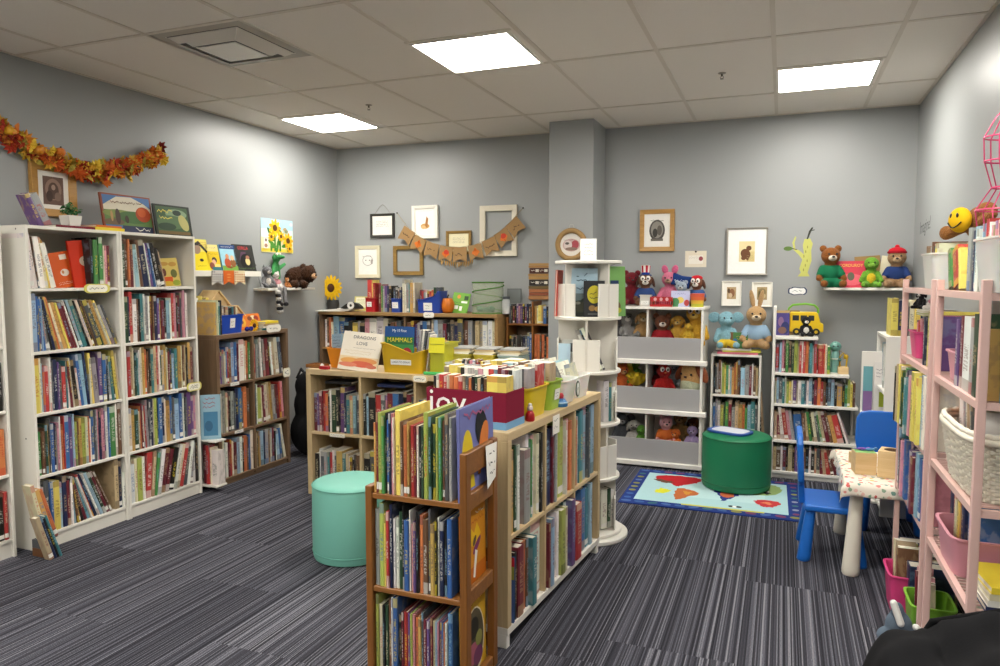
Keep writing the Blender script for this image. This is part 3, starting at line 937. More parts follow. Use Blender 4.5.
for (cx, cy, r) in ((.42, .74, .17), (.3, .47, .09), (.6, .5, .1), (.82, .38, .15), (.86, .14, .08)):
    for k in range(9):
        a = k * 2 * PI / 9
        sf += [('e', 'ecc21f' if k % 2 else 'd9a514', cx + r * .62 * math.cos(a), cy + r * .62 * math.sin(a) * 1.45, r * .5, r * .36, a)]
    sf += [('e', '5b3a1a', cx, cy, r * .42, r * .58)]
sf += [('r', 'f0ece0', .06, .18, .12, .42), ('e', '7a6a62', .12, .36, .035, .05), ('e', 'a9846c', .12, .2, .05, .06), ('e', 'b59a6c', .72, .72, .06, .05), ('e', '8a8f6c', .76, .66, .06, .05), ('e', 'd8d8e0', .92, .88, .05, .05)]
art(t, Mat((.0035, 0, 0), (0, 1, 0), (0, 0, 1)), .42, .285, sf, 'printing', step=.00012)
# ------------------------------------------------------------------ back-left hutch
t = hutch = thing('low_bookcase', 'wide oak-look bookcase along the back wall carrying bins of books and sunflower', 'bookcase')
hx0, hx1, hy0, hy1, ht = -4.035, -2.235, 5.65, 6.03, 1.18
panel(t, 'side_panel', (hx0, hx0 + .03, hy0, hy1, 0, ht - .03), mat='walnut_laminate'); panel(t, 'side_panel', (hx1 - .03, hx1, hy0, hy1, 0, ht - .03), mat='oak_laminate')
panel(t, 'top_panel', (hx0, hx1, hy0 - .01, hy1, ht - .03, ht), mat='oak_laminate')
panel(t, 'back_panel', (hx0 + .03, hx1 - .03, hy1 - .006, hy1, 0, ht - .03), mat='walnut_laminate', bevel=0)
for z in (.06, .46, .845):
    panel(t, 'shelf', (hx0 + .03, hx1 - .03, hy0, hy1 - .006, z - .02, z), mat='oak_laminate')
panel(t, 'divider', (-3.14, -3.122, hy0 + .004, hy1 - .006, .06, ht - .03), mat='walnut_laminate')
tag_on(t, Mat((-2.88, hy0 - .012, 1.166), (1, 0, 0), (0, 0, 1)), .105, .05, c='f0ece0', ic='f4f1e6', seed=31)
row('upper shelf of wide oak bookcase, left half', (hx0 + .035, 5.665), (-3.145, 5.665), .845,
    'w3 j3.8 o3.8 c2.5 l7.9 b7.8 k6.5 k5.6 y5.5 a4.6 k6.5 p5.8 w8.8 w8.9 c6.8 k4.5 j4.6 r3.6 s5.7 k4.6', .295, soft=True, seed=31, flat=True, inset=.03)
row('upper shelf of wide oak bookcase, right half', (-3.118, 5.665), (hx1 - .035, 5.665), .845,
    'j5.6 m4.7 u4.5 a3.6 n3.7 b5.7 s4.7 c4.8 l5.8 a6.8 m4.6 k3.6 s5.8 n5.7 s6.9 j5.8 a5.8 _4 e4.8 e4.8 w5.8 w5.8 c4.8', .295, soft=True, seed=32, flat=True, inset=.03)

# narrow case next to it
t = thing('narrow_bookcase', 'narrow brown bookcase of paperbacks between wide oak bookcase and grey column', 'bookcase')
for xx in (-2.215, -1.985, -1.815):
    panel(t, 'side_panel' if xx != -1.985 else 'divider', (xx, xx + .016, 5.80, 6.03, 0, 1.15 if xx != -1.985 else 1.29), mat='oak_upright')
panel(t, 'back_panel', (-2.199, -1.815, 6.024, 6.03, 0, 1.08), mat='walnut_laminate', bevel=0)
for z in (.06, .45, .78, 1.10):
    panel(t, 'shelf', (-2.199, -1.985, 5.80, 6.024, z - .016, z), mat='oak_across'); panel(t, 'shelf', (-1.969, -1.815, 5.80, 6.024, z - .016, z), mat='oak_across')
row('top of narrow brown bookcase, left side', (-2.196, 5.812), (-1.988, 5.812), 1.10, 's3 k2 m3 k3 u3 p2 u4 k3 m3 n3 j3 k2', .185, soft=True, depth=.14, seed=33, flat=True)
row('top of narrow brown bookcase, right side', (-1.966, 5.812), (-1.82, 5.812), 1.10, 'z3 c2 y4 z2 b4 k3 l3', .19, soft=True, depth=.14, seed=34, flat=True)
row('second shelf of narrow brown bookcase, left side', (-2.196, 5.812), (-1.988, 5.812), .78, 'k3 s3 k3 a1 _6 k3 n3 s3 b3 b3', .26, soft=True, depth=.14, seed=35, flat=True)
row('second shelf of narrow brown bookcase, right side', (-1.966, 5.812), (-1.82, 5.812), .78, 'o3 o3 j2 o3 k2 o3 j2', .25, soft=True, depth=.14, seed=36, flat=True)

# ------------------------------------------------------------------ birch case A (faces the viewer)
t = caseA = thing('cube_bookcase', 'long low birch bookcase of cubes facing the viewer behind the teal ottoman', 'bookcase')
ax0, ax1, ay0, ay1, at_ = -3.015, -1.40, 4.06, 4.44, .868
AX = [-2.6, -2.19, -1.775]
panel(t, 'top_panel', (ax0, ax1, ay0, ay1, at_ - .036, at_), mat='birch_flat_across'); panel(t, 'base_panel', (ax0, ax1, ay0, ay1, .0, .036), mat='birch_flat_across')
panel(t, 'side_panel', (ax0, ax0 + .036, ay0, ay1, .036, at_ - .036), mat='birch_upright'); panel(t, 'side_panel', (ax1 - .036, ax1, ay0, ay1, .036, at_ - .036), mat='birch_upright')
panel(t, 'back_panel', (ax0 + .036, ax1 - .036, ay1 - .006, ay1, .036, at_ - .036), mat='birch_upright', bevel=0)
edges = [ax0 + .036] + AX + [ax1 - .036]
for xx in AX:
    panel(t, 'divider', (xx, xx + .018, ay0 + .002, ay1 - .006, .036, at_ - .036), mat='birch_upright')
for i in range(4):
    panel(t, 'shelf', (edges[i] + (.018 if i else 0), edges[i + 1], ay0 + .002, ay1 - .006, .422, .44), mat='birch_flat_across')
tag_on(t, Mat((-2.14, ay0 - .002, .845), (1, 0, 0), (0, 0, 1)), .115, .05, c='e2c998', ic='f4efdf', seed=41)
m = MB('e8e4d6'); m.at(Mat((-2.77, ay0 - .0005, .43), (1, 0, 0), (0, 0, 1))); m.rect(-.06, .06, -.014, .01, .0015); m.col('77756f'); m.scribble(-.05, .05, -.002, .008, .002, seed=5); m.at(); m.build('shelf_label', 'printed_paper', t)
AS = ['first', 'second', 'third', 'fourth']
TA = ['m4.5 u2.5 m3.6 r3.6 o3.5 k2.6 w2.7 d5.7 k3.7 u5.8 n2.6 t4.5 e3.5 l3.5 s3.5 g2.5', 'k2.6 l2.5 k5.7 r4.6 s3.6 p2.6 m4.7 b4.7 n3.7 k3.8 m3.7 s3.6', 'b3 k3 m4 s3 n4 r3 k4 j3', 'k3 m3 s4 n3 j4 u3']
TB = ['k4.4 w2.6 s4.5 a3.5 t2.5 r3.5 w3.6 s2.6 z6.6 t3.5 e3.5 w2.4 j3.4 k2.5 e2.5 j3.5 w2.4', 'k3 s4 m3 a3 w2 n4 j3 k4', 'k3 n3 a3 m4', 'j3 s3 w3 k4']
for i in range(3):
    x0_, x1_ = edges[i] + (.02 if i else .003), edges[i + 1] - .003
    row(f'{AS[i]} upper cube of low birch bookcase', (x0_, ay0 + .02), (x1_, ay0 + .02), .44, TA[i], .33, soft=True, depth=.15, seed=40 + i, flat=True, inset=.02)
    row(f'{AS[i]} lower cube of low birch bookcase', (x0_, ay0 + .02), (x1_, ay0 + .02), .036, TB[i], .33, soft=True, depth=.15, seed=44 + i, flat=True, inset=.02)
for i, (x0_, x1_, c) in enumerate(((-2.90, -2.67, 'k'), (-2.50, -2.25, 'n'))):
    lying_book(('black' if c == 'k' else 'navy') + f' paperback lying flat on top of the {AS[i]} upper row in low birch bookcase', ((x0_ + x1_) / 2, ay0 + .10, .771), .06, .2, .13, .018, c, name='paperback')

# ------------------------------------------------------------------ birch case B (faces right)
BRZ = -.0838
t = caseB = thing('cube_bookcase', 'island birch bookcase with white base carrying maroon box and plastic bins', 'bookcase', (-.985, 2.60, 0), BRZ)
BLn, bh = 1.15, .878
panel(t, 'top_panel', (-.38, 0, 0, BLn, bh - .036, bh), mat='birch_flat'); panel(t, 'side_panel', (-.38, 0, 0, .034, .085, bh - .036), mat='birch_upright'); panel(t, 'side_panel', (-.38, 0, BLn - .034, BLn, .085, bh - .036), mat='birch_upright')
panel(t, 'back_panel', (-.38, -.374, .034, BLn - .034, .085, bh - .036), mat='birch_upright', bevel=0)
panel(t, 'base_panel', (-.374, 0, 0, BLn, .055, .085), 'e6e2d8')
panel(t, 'plinth', (-.35, -.006, 0, .03, 0, .055), 'e6e2d8'); panel(t, 'plinth', (-.35, -.006, BLn - .03, BLn, 0, .055), 'e6e2d8')
BD = [.034, .392, .764, BLn - .034]
for yy in (.392, .764):
    panel(t, 'divider', (-.374, -.002, yy - .009, yy + .009, .085, bh - .036), mat='birch_upright')
for i in range(3):
    panel(t, 'shelf', (-.374, -.002, BD[i] + (.009 if i else 0), BD[i + 1] - (.009 if i < 2 else 0), .437, .455), mat='birch_flat')
m = MB('f0ede2'); m.at(Mat((.002, .50, .825), (0, 1, 0), (0, 0, 1))); m.box(-.04, .04, -.045, .04, 0, .0015); m.col('55534f'); m.scribble(-.032, .032, .02, .012, .002, seed=7); m.scribble(-.03, .02, -.012, .01, .002, seed=8)
m.at(); m.build('shelf_label', 'printed_paper', t)


def bp(x, y):
    v = Matrix.Rotation(BRZ, 4, 'Z') @ Vector((x, y, 0)); return (v.x - .985, v.y + 2.60)


TB1 = ['z4.6 d3.7 w3.7 r7.4 a8.4 w4.8 g2.6 w5.7 c4.7 k3.7', 'n11.7 m3.7 a3.6 c6.6 v8.9 w2.7 m3.7 p4.7 o4.6', 'o6.5 w2.6 t5.8 l6.9 s3.6 d5.7 l5.8']
TB2 = ['k2.5 m5.6 o4.6 j2.6 t4.6 w9.9', 'n2.6 m2.6 l4.7 s4.6 e3.5 w3.7 v6.7 c3.7 t4.8 u5.8', 'r6.5 y3.4 b5.8 t4.7 l3.8 n4.6']
for i in range(3):
    y0_, y1_ = BD[i] + .014, BD[i + 1] - .013
    row(f'{AS[i]} upper bay of island bookcase', bp(-.002, y0_), bp(-.002, y1_), .455, TB1[i], .385, depth=.24, seed=50 + i, inset=.03, flat=True, hmin=.68)
    row(f'{AS[i]} lower bay of island bookcase', bp(0.012, y0_ + (.03 if i == 0 else 0)), bp(0.012, y1_), .086, TB2[i], .345, depth=.24, seed=54 + i, inset=.04, flat=True, hmin=.6)
x_, y_ = bp(-.03, .046)
face_book('blue, olive and red striped book facing out at near end of island bookcase', (x_ - .045, y_, .0865), math.radians(2), .155, .27, .012, '38507c',
          [('r', '3f5687', 0, 1, 0, 1), ('r', '8a8a3c', 0, 1, .66, .86), ('r', 'b81e2c', 0, 1, .86, 1), ('r', 'c9c6bd', .05, .6, .06, .15), ('s', '33322f', .08, .55, .1, .035, 1, 0)], tilt=2)

# ------------------------------------------------------------------ oak book tower in front
t = tower = thing('book_cart', 'three-tier oak book cart packed with picture books at the end of the island', 'bookshelf')
tx0, tx1, ty0, ty1 = -1.378, -.985, 2.20, 2.49
TZ = [.03, .365, .71]
for xx, zt in ((tx0 - .01, .735), (tx1 - .028, .885)):
    panel(t, 'post', (xx, xx + .028, ty0, ty0 + .04, 0, zt), mat='oak_upright', bevel=.003); panel(t, 'post', (xx, xx + .028, ty1 - .04, ty1, 0, zt), mat='oak_upright', bevel=.003)
    for z0_, z1_ in ((.0, .05), (.335, .39), (.675, .735), (zt - .085, zt - .002))[:4 if zt > .8 else 3]:
        panel(t, 'rail', (xx + .003, xx + .025, ty0 + .04, ty1 - .04, z0_, z1_), mat='oak_across', bevel=.003)
for z in TZ:
    panel(t, 'shelf', (tx0 + .018, tx1 - .028, ty0 + .004, ty1, z - .02, z), mat='oak_across', bevel=.002)
    panel(t, 'back_rail', (tx0 + .018, tx1 - .028, ty1 - .018, ty1 - .002, z + .04, z + .09), mat='oak_across', bevel=.002)
CT = 'shelf of oak book cart'
cx0, cx1 = tx0 + .02, tx1 - .062
row('top ' + CT, (cx0, 2.206), (cx1, 2.206), .71, 'z3.5 m3.8 v5.8 g4.7 k2.8 b3.6 n3.8 p3.8 w2.7 y7.9 j4.6 o5.5 z3.6 r5.5 m3.5 w3.5 k4.5 d3.5 v6.9 d4.8 d5.6 v3.8 g4.8 j3.7 s5.9 a4.8', .31, depth=.245, seed=60, flat=True, hmin=.62)
row('middle ' + CT, (cx0, 2.206), (cx1, 2.206), .365, 'a6.7 v6.9 y3.6 r4.7 n4.9 w3.5 w4.5 d5.7 k2.9 b6.5 w2.8 p3.4 u4.5 k3.8 o5.7 j6.6 s3.9 z5.5 k3.6 w2.7 n5.6 k4.5 b6.7', .312, depth=.245, seed=61, flat=True, hmin=.62)
row('bottom ' + CT, (cx0, 2.206), (cx1, 2.206), .03, 'v4.9 c5.6 k3.6 d4.6 j5.8 w2.9 b6.9 k4.4 m3.5 r5.5 u3.5 v3.5 p3.5 o4.4 z4.4 s3.6 m4.4 u4.4 m3.5 e3.4 l3.4 p2.4 u3.4 b2.4 o2.4 w3.4 b6.7', .305, depth=.245, seed=62, flat=True, hmin=.62)
face_book('purple-blue book with yellow and orange figures at right end of oak book cart', (-1.006, 2.352, .712), PI / 2, .30, .325, .012, '6a6fa4',
          [('r', '6f74ac', 0, 1, 0, 1), ('e', 'd9bf2a', .2, .45, .16, .3), ('p', 'd9bf2a', [(.04, .1), (.4, .1), (.3, .5), (.06, .5)]), ('e', '20232c', .32, .36, .1, .08), ('e', '1c1f26', .62, .7, .18, .22, .4), ('e', 'cf7a3a', .68, .56, .13, .22, -.4), ('p', 'cf7a3a', [(.48, .2), (.56, .2), (.62, .45), (.52, .45)]), ('s', 'a85a80', .1, .9, .9, .09, 1, 0)], tilt=1)
face_book('orange picture book with a painted dancer behind the middle slot of oak book cart', (-1.018, 2.345, .366), PI / 2, .215, .285, .01, 'c9791c',
          [('r', 'd08a26', 0, 1, 0, 1), ('r', 'c36a1c', 0, 1, 0, .25), ('p', 'e3b41f', [(.15, .6), (.35, .78), (.5, .68), (.62, .8), (.78, .62), (.5, .5)]), ('e', '7a3560', .6, .5, .2, .05, .6), ('p', 'e9e2d6', [(.42, .12), (.5, .1), (.62, .42), (.52, .46)]), ('e', '5f4a2c', .5, .58, .1, .04, .9), ('s', 'e9dfc0', .55, .95, .93, .05, 1, 0), ('s', 'b1571a', .1, .9, .84, .05, 1, 0)], tilt=1)
face_book('yellow picture book with an arched dark scene behind the lower slot of oak book cart', (-1.018, 2.345, .031), PI / 2, .215, .29, .01, 'd2a02a',
          [('r', 'd9a930', 0, 1, 0, 1), ('s', '7a4a1a', .08, .92, .93, .05, 1, 0), ('e', 'e0d2b0', .5, .42, .42, .44), ('e', '57503c', .5, .44, .38, .4), ('e', '2c2a22', .45, .6, .22, .14), ('e', 'a35a6a', .42, .28, .26, .14), ('e', '6d3a5a', .62, .2, .2, .12), ('e', '8a8a4c', .66, .42, .14, .1)], tilt=1)
t2 = m = MB('f1efe8'); m.at(Mat((tx1 + .0008, 2.42, .875), (0, 1, 0), (0, 0, 1)) @ T(rz=-.05))
m.add([(-.055, -.155, .012), (.05, -.13, .001), (.055, 0, .001), (-.055, 0, .001)], [(0, 1, 2, 3)]); m.add([(-.055, -.155, .0125), (.05, -.13, .0015), (.055, 0, .0015), (-.055, 0, .0015)], [(0, 1, 2, 3)])
m.col('3c3b38'); m.scribble(-.03, .03, -.035, .018, .004, seed=1); m.scribble(-.035, .035, -.07, .018, .007, seed=2); m.scribble(-.03, .02, -.1, .014, .01, seed=3)
tag(m.at().build('paper_note', 'paper'), 'white paper note with handwriting taped to the side of oak book cart', 'note')

# ------------------------------------------------------------------ white revolving tower
scx, scy = -1.035, 4.02
t = spin = thing('revolving_bookshelf', 'white revolving book tower with round shelves at the end of the island', 'bookshelf', (scx, scy, 0), math.radians(12))
SZ = [.03, .345, .655, .95, 1.252, 1.565]
m = MB('e8e5dc'); m.lathe([(.235, 0), (.24, .006), (.24, .022), (.232, .028), (.0, .028)], 48); m.build('base_disc', 'laminate', t, smooth=35)
for i, z in enumerate(SZ):
    m = MB('e8e5dc'); r = .19 if i else .205; m.lathe([(r - .003, z), (r, z + .003), (r, z + .015), (r - .003, z + .018)], 40); m.build('round_shelf' if i < 5 else 'top_disc', 'laminate', t, smooth=35)
for i in range(5):
    z0_, z1_ = SZ[i] + .018, SZ[i + 1]
    m = MB('dedad0')
    tr = PI / 4 if i in (4, 1) else 0
    for k in range(2):
        m.at(T(rz=k * PI / 2 + tr)); m.box(-.168, .168, -.006, .006, z0_, z1_)
    m.at(); m.build('cross_panel', 'laminate', t)
    for k in range(4):
        m = MB('e8e5dc'); m.at(T(rz=k * PI / 2 + tr)); m.box(.16, .17, .0062, .075, z0_, z0_ + (z1_ - z0_) * .62); m.box(.16, .17, -.075, -.0062, z0_, z0_ + (z1_ - z0_) * .62); m.at(); m.build('book_stop', 'laminate', t, bevel=.002)
# ------------------------------------------------------------------ toy storage
t = toys = thing('toy_organizer', 'white three-tier toy organizer of open bins full of plush toys by the column', 'toy storage')
qx0, qx1, qy0, qy1 = -1.362, -.552, 5.64, 6.03
W_ = 'e6e3dc'
for xx in (qx0, qx1 - .018):
    panel(t, 'side_panel', (xx, xx + .018, qy0, qy1, 0, 1.245), W_)
panel(t, 'top_panel', (qx0 - .01, qx1 + .012, qy0 - .005, qy1, 1.245, 1.265), W_)
panel(t, 'back_panel', (qx0 + .018, qx1 - .018, qy1 - .006, qy1, .05, 1.245), 'cfccc6', bevel=0)
TOYZ = (.05, .462, .855)
for z in TOYZ:
    panel(t, 'ledge', (qx0 - .03, qx1 + .035, qy0 - .04, qy0 + .02, z - .035, z), W_, bevel=.004)
    panel(t, 'bin_floor', (qx0 + .018, qx1 - .018, qy0 + .02, qy1 - .006, z - .03, z - .012), W_)
    panel(t, 'bin_front', (qx0 + .018, qx1 - .018, qy0 - .004, qy0 + .010, z, z + .172), 'a09fa0')
    panel(t, 'divider', (-.985, -.971, qy0 + .012, qy1 - .006, z - .012, z + .39 if z > .8 else z + .36), W_)

# ------------------------------------------------------------------ small white bookcase
t = thing('small_bookcase', 'small white bookcase standing behind the green ottoman', 'bookcase')
kx0, kx1, ky0, ky1 = -.505, -.135, 5.80, 6.03
for xx in (kx0, kx1 - .016):
    panel(t, 'side_panel', (xx, xx + .016, ky0, ky1, 0, .90), W_)
for z in (.9, .585, .285, .03):
    panel(t, 'shelf' if z < .9 else 'top_panel', (kx0 + .016, kx1 - .016, ky0, ky1 - .005, z - .018, z), W_)
panel(t, 'back_panel', (kx0 + .016, kx1 - .016, ky1 - .005, ky1, 0, .88), '55544f', bevel=0)
KW = 'shelf of small white bookcase'
row('upper ' + KW, (kx0 + .02, 5.815), (kx1 - .02, 5.815), .585, 'k2.6 s2.7 a2.7 j3.9 w1.8 v3.7 y2.6 g3.6 c2.6 l2.5 z3.5 o2.7 z2.8 j3.9 k1.5 l5.5 a5.6 m3.6 w2.7 j3.6 e3.5', .27, depth=.15, seed=70, flat=True, soft=False)
row('middle ' + KW, (kx0 + .02, 5.815), (kx1 - .02, 5.815), .285, 'b3.6 a3.8 w3.7 v4.5 d2.5 g4.7 m4.8 a4.4 e4.7 z5.6 o3.6 g3.4 l4.6 t5.8 s3.6', .27, depth=.15, seed=71, flat=True)
for (lab, dx, dz, w_, c, tt) in (('pink picture book lying flat on small white bookcase, bottom of stack', 0, 0, .30, 'd76f86', .016), ('yellow-green picture book lying on the pink one on small white bookcase', .03, .0165, .28, 'c9c64c', .012), ('white picture book lying on top of the stack on small white bookcase', -.03, .029, .26, 'e6e2d8', .014)):
    lying_book(lab, (-.315 + dx, 5.90, .9006 + dz), .04, w_, .19, tt, c)
row('carpet right of toy organizer', (-.548, 5.83), (-.512, 5.83), .001, 'e3.8<6 k3.9<7 e3.7<8', .62, depth=.15, seed=72, flat=True)
row('carpet right of small white bookcase', (-.125, 5.85), (-.085, 5.85), .001, 'k3.7<3 e3.9<4', .62, depth=.15, seed=73, flat=True)

# ------------------------------------------------------------------ stepped white bookcase on the right
t = thing('stepped_bookcase', 'white bookcase with shelves widening towards the floor behind the blue chairs', 'bookcase')
rx, ry0, ry1 = -.058, 5.66, 6.03
panel(t, 'side_panel', (rx, rx + .02, ry0, ry1, 0, 1.275), W_)
RS = ((1.058, .25), (.792, .46), (.562, .525), (.292, .57), (.055, .57))
for z, xe in RS:
    panel(t, 'shelf', (rx + .02, xe, ry0, ry1 - .01, z - .02, z), W_)
for (z, xe), (z2, xe2) in zip(RS[1:], RS):
    panel(t, 'end_support', (min(xe, xe2) - .02, min(xe, xe2) - .004, 5.97, ry1 - .01, z, z2 - .02), W_)
panel(t, 'plinth', (rx + .02, .56, ry0 + .02, ry0 + .035, 0, .035), W_)
RW = 'shelf of stepped white bookcase'
r0 = rx + .024
row('second ' + RW, (r0, 5.675), (.335, 5.675), .792, 'r4.6 k1.6 l3.7 p3.8 m2.7 g4.9 k4.8 d3.7 v5.9 e2.7 r3.8 w2.8 r3.8 o4.8 s1.5 t4.7 a2.6 r4.9 k1.6 r7.6 r2.6 c3.6 g4.5', .25, depth=.18, seed=74, flat=True)
row('third ' + RW, (r0, 5.675), (.505, 5.675), .562, 'c2.7 l3.8 s4.8 t3.7 w2.9 v3.5 y3.5 c2.6 u4.6 c2.6 w4.6 t4.6 s2.6 w3.6 l4.8 n2.6 m4.7 o4.9 r3.6 j3.6 k2.5 s4.8 l4.8 k3.6 z6.5 k3.4 g3.4 v3.8 y3.5 j3.6', .208, depth=.18, seed=75, flat=True)
row('fourth ' + RW, (r0, 5.675), (.55, 5.675), .292, 'e3.6 m4.6 w4.9<6 r4.8<8 p3.7<8 a3.7<8 b8.5<6 j3.6<5 e3.6<5 g3.7<8 d2.6<8 c3.7<9 s3.7<10 g2.8<11 e3.8<12 m4.8<13 j3.7<13 z4.6<14 r6.6<15 k2.7<15 w2.8<18 a2.9<20 _9', .245, depth=.18, seed=76, flat=True)
row('bottom ' + RW, (r0, 5.675), (.55, 5.675), .055, 'e3.6 j4.6 w2.7 m3.6 k2.6 e4.8 k2.5 u4.7 s2.7 j4.6 k3.6 w2.8 k3.5 e2.7 s3.7 m3.6 e3.7<6 r4.7<10 j3.7<12 m3.7<13 k2.6<14 l6.8<17 w2.6<18 _9', .21, depth=.18, seed=77, flat=True)
face_book('purple storybook with a night scene on the top step of white bookcase', (.005, 5.80, 1.059), math.radians(4), .10, .185, .02, '4a3a78',
          [('r', '4f4586', 0, 1, 0, 1), ('e', '8a6a8f', .4, .55, .2, .2), ('e', '2c3566', .7, .3, .3, .25), ('e', '7a5a52', .5, .2, .3, .14), ('r', 'b59a6c', 0, 1, .9, 1)], tilt=4)
face_book('tan storybook half hidden behind the purple one on white bookcase', (.075, 5.86, 1.059), math.radians(4), .10, .185, .02, '8f7350', [('r', '94784f', 0, 1, 0, 1), ('e', '6a5538', .7, .5, .2, .3)], tilt=3)

# narrow white end unit against the right wall
t = thing('narrow_bookcase', 'narrow white bookcase against the right wall half hidden by the pink rack', 'bookcase')
panel(t, 'side_panel', (.60, .878, 4.96, 4.978, 0, 1.13), W_); panel(t, 'side_panel', (.60, .878, 5.40, 5.418, 0, 1.13), W_)
for z in (.06, .42, .78, 1.13):
    panel(t, 'shelf', (.60, .878, 4.978, 5.40, z - .018, z), W_)
row('top of narrow white bookcase', (.625, 4.985), (.85, 4.985), 1.131, 'y6.7 n5.6 s4.5 c4.6 y5.6 n6.5 k4.6', .26, depth=.2, seed=78, flat=True)
row('upper shelf of narrow white bookcase', (.615, 5.385), (.615, 4.99), .78, 'l9.8 p5.7 w7.8 v6.6 t5.7 w5.6 k4.7', .30, depth=.2, seed=79, flat=True)

t = thing('magazine_stand', 'slim white stand with ledges between stepped bookcase and narrow white bookcase', 'rack', (.575, 5.33, 0))
panel(t, 'back_panel', (-.07, .07, 0, .012, 0, 1.0), W_); panel(t, 'foot', (-.09, .09, -.09, .05, 0, .015), W_)
for z in (.30, .60): panel(t, 'ledge', (-.07, .07, -.03, 0, z - .012, z), W_)
face_book('teal and purple booklet on the slim white stand, left of the white booklet', (.545, 5.318, .601), 0, .055, .30, .006, '5f97a0', [('r', '6aa3ab', 0, 1, .45, 1), ('r', '8a6a9c', 0, 1, 0, .45)], tilt=1, name='booklet')
face_book('white booklet with a lime corner on the slim white stand', (.613, 5.318, .601), 0, .06, .33, .006, 'd9d7d0', [('r', 'dedcd6', 0, 1, 0, 1), ('r', 'a9b83c', .5, 1, .1, .4), ('s', '77757a', .15, .8, .85, .04, 3, 0)], tilt=1, name='booklet')

# floating shelf on the right of the back wall
t = thing('floating_shelf', 'thin white floating shelf in the right corner holding plush bears and a red book', 'shelf', (.29, 5.845, 1.398))
panel(t, 'board', (0, .575, 0, .188, 0, .018), 'eae7de')
m = MB('a8a49c')
for xx in (.10, .44):
    m.tube([(xx, .185, .30), (xx, .06, .018)], .0016, 6); m.ell((xx, .183, .305), .009, 8, 6)
m.build('wire_hanger', 'metal_paint', t)

# ------------------------------------------------------------------ pink racks
PK = 'dcb8b0'
RKX0, RKX1 = .53, .865


def rack(label, y0, y1, levels, top=1.478):
    t = thing('shelf_rack', label, 'rack', (0, 0, 0), group='pink metal racks')
    for xx in (RKX0, RKX1 - .024):
        for yy in (y0, y1 - .026):
            m = MB(PK); m.box(xx, xx + .024, yy, yy + .026, .045, top); m.build('post', 'metal_paint', t, bevel=.003)
            m = MB('3a3836'); m.at(T(xx + .012, yy + .013, .024)); m.tube([(-.009, 0, 0), (.009, 0, 0)], .0235, 14); m.box(-.005, .005, -.006, .006, 0, .03); m.at(); m.build('caster', 'plastic', t)
    for z in levels:
        m = MB(PK)
        m.box(RKX0 + .003, RKX0 + .021, y0 + .026, y1 - .026, z - .022, z); m.box(RKX1 - .021, RKX1 - .003, y0 + .026, y1 - .026, z - .022, z)
        m.box(RKX0 + .024, RKX1 - .024, y0 + .004, y0 + .022, z - .022, z); m.box(RKX0 + .024, RKX1 - .024, y1 - .022, y1 - .004, z - .022, z)
        k = int((y1 - y0 - .06) / .026)
        for i in range(1, k):
            yy = y0 + .03 + i * (y1 - y0 - .06) / k
            m.box(RKX0 + .02, RKX1 - .02, yy - .0025, yy + .0025, z - .006, z)
        m.build('wire_shelf', 'metal_paint', t)
    return t


AY0, AY1, BY0, BY1 = 3.16, 3.885, 2.41, 3.085
rack('pink metal rack farther from viewer, between the craft table and the nearer rack', AY0, AY1, (.51, .81, 1.125, 1.44))
rack('pink metal rack nearest the viewer, holding the white wicker basket', BY0, BY1, (.51, .81, 1.125, 1.44))

# ------------------------------------------------------------------ table and chairs
t = table = thing('kids_table', 'low white play table with chunky conical legs beside the pink racks', 'table', (.60, 4.24, 0))
TW, TD, TH = .27, .37, .475
m = MB('e0dccf'); m.box(-TW, TW, -TD, TD, TH - .035, TH); m.build('table_top', 'plastic', t, bevel=.012, segs=3)
m = MB('d8d3c4'); m.box(-TW + .05, TW - .05, -TD + .05, TD - .05, TH - .07, TH - .035); m.build('apron', 'plastic', t, bevel=.004)
for sx in (-1, 1):
    for sy in (-1, 1):
        m = MB('ddd8ca'); a, b_ = Vector((sx * (TW - .025), sy * (TD - .05), .0)), Vector((sx * (TW - .045), sy * (TD - .075), TH - .036))
        pts = [a + (b_ - a) * f for f in (0, .02, .06, .3, .6, 1)]
        n = 24; vs, fs = [], []
        for k, (p, r) in enumerate(zip(pts, (.036, .041, .042, .038, .034, .029))):
            for i in range(n):
                q = 2 * PI * i / n; vs.append((p.x + r * math.cos(q), p.y + r * math.sin(q), p.z))
        for k in range(len(pts) - 1):
            for i in range(n):
                j = (i + 1) % n; fs.append((k * n + i, k * n + j, (k + 1) * n + j, (k + 1) * n + i))
        fs.append(tuple(range(n - 1, -1, -1))); fs.append(tuple(range(len(fs) and (len(pts) - 1) * n, len(pts) * n)))
        m.add(vs, fs); m.build('leg', 'plastic', t, smooth=40)

# tablecloth
N = NT('printed_cloth')
tc = N.n('TexCoord')
base = hx('e5ddcf')
vo = N.n('TexVoronoi', {'Vector': tc.outputs['Object'], 'Scale': 34.0, 'Randomness': 1.0})
no = N.n('TexNoise', {'Vector': tc.outputs['Object'], 'Scale': 55.0, 'Detail': 2.0})
dd = N.math('ADD', vo.outputs['Distance'], N.math('MULTIPLY', N.math('SUBTRACT', no.outputs[0], .5), .55))
spot = N.math('LESS_THAN', dd, .33)
sc_ = N.n('SeparateColor', {0: vo.outputs['Color']})
cr = N.n('ValToRGB', {0: sc_.outputs[0]}); cr.color_ramp.interpolation = 'CONSTANT'
e = cr.color_ramp.elements; e[0].position = 0; e[0].color = (*hx('d98a80'), 1); e[1].position = .3; e[1].color = (*hx('6f9488'), 1)
for p_, c_ in ((.45, 'd9b45c'), (.6, 'c9605c'), (.75, 'e3b9ac'), (.9, '8aa58a')):
    q = e.new(p_); q.color = (*hx(c_), 1)
N.bsdf(N.mix(spot, base, cr.outputs[0]), .85, Specular_IOR_Level=.2); MATS['printed_cloth'] = N.m
cl = bpy.data.meshes.new('tablecloth'); bm = bmesh.new()
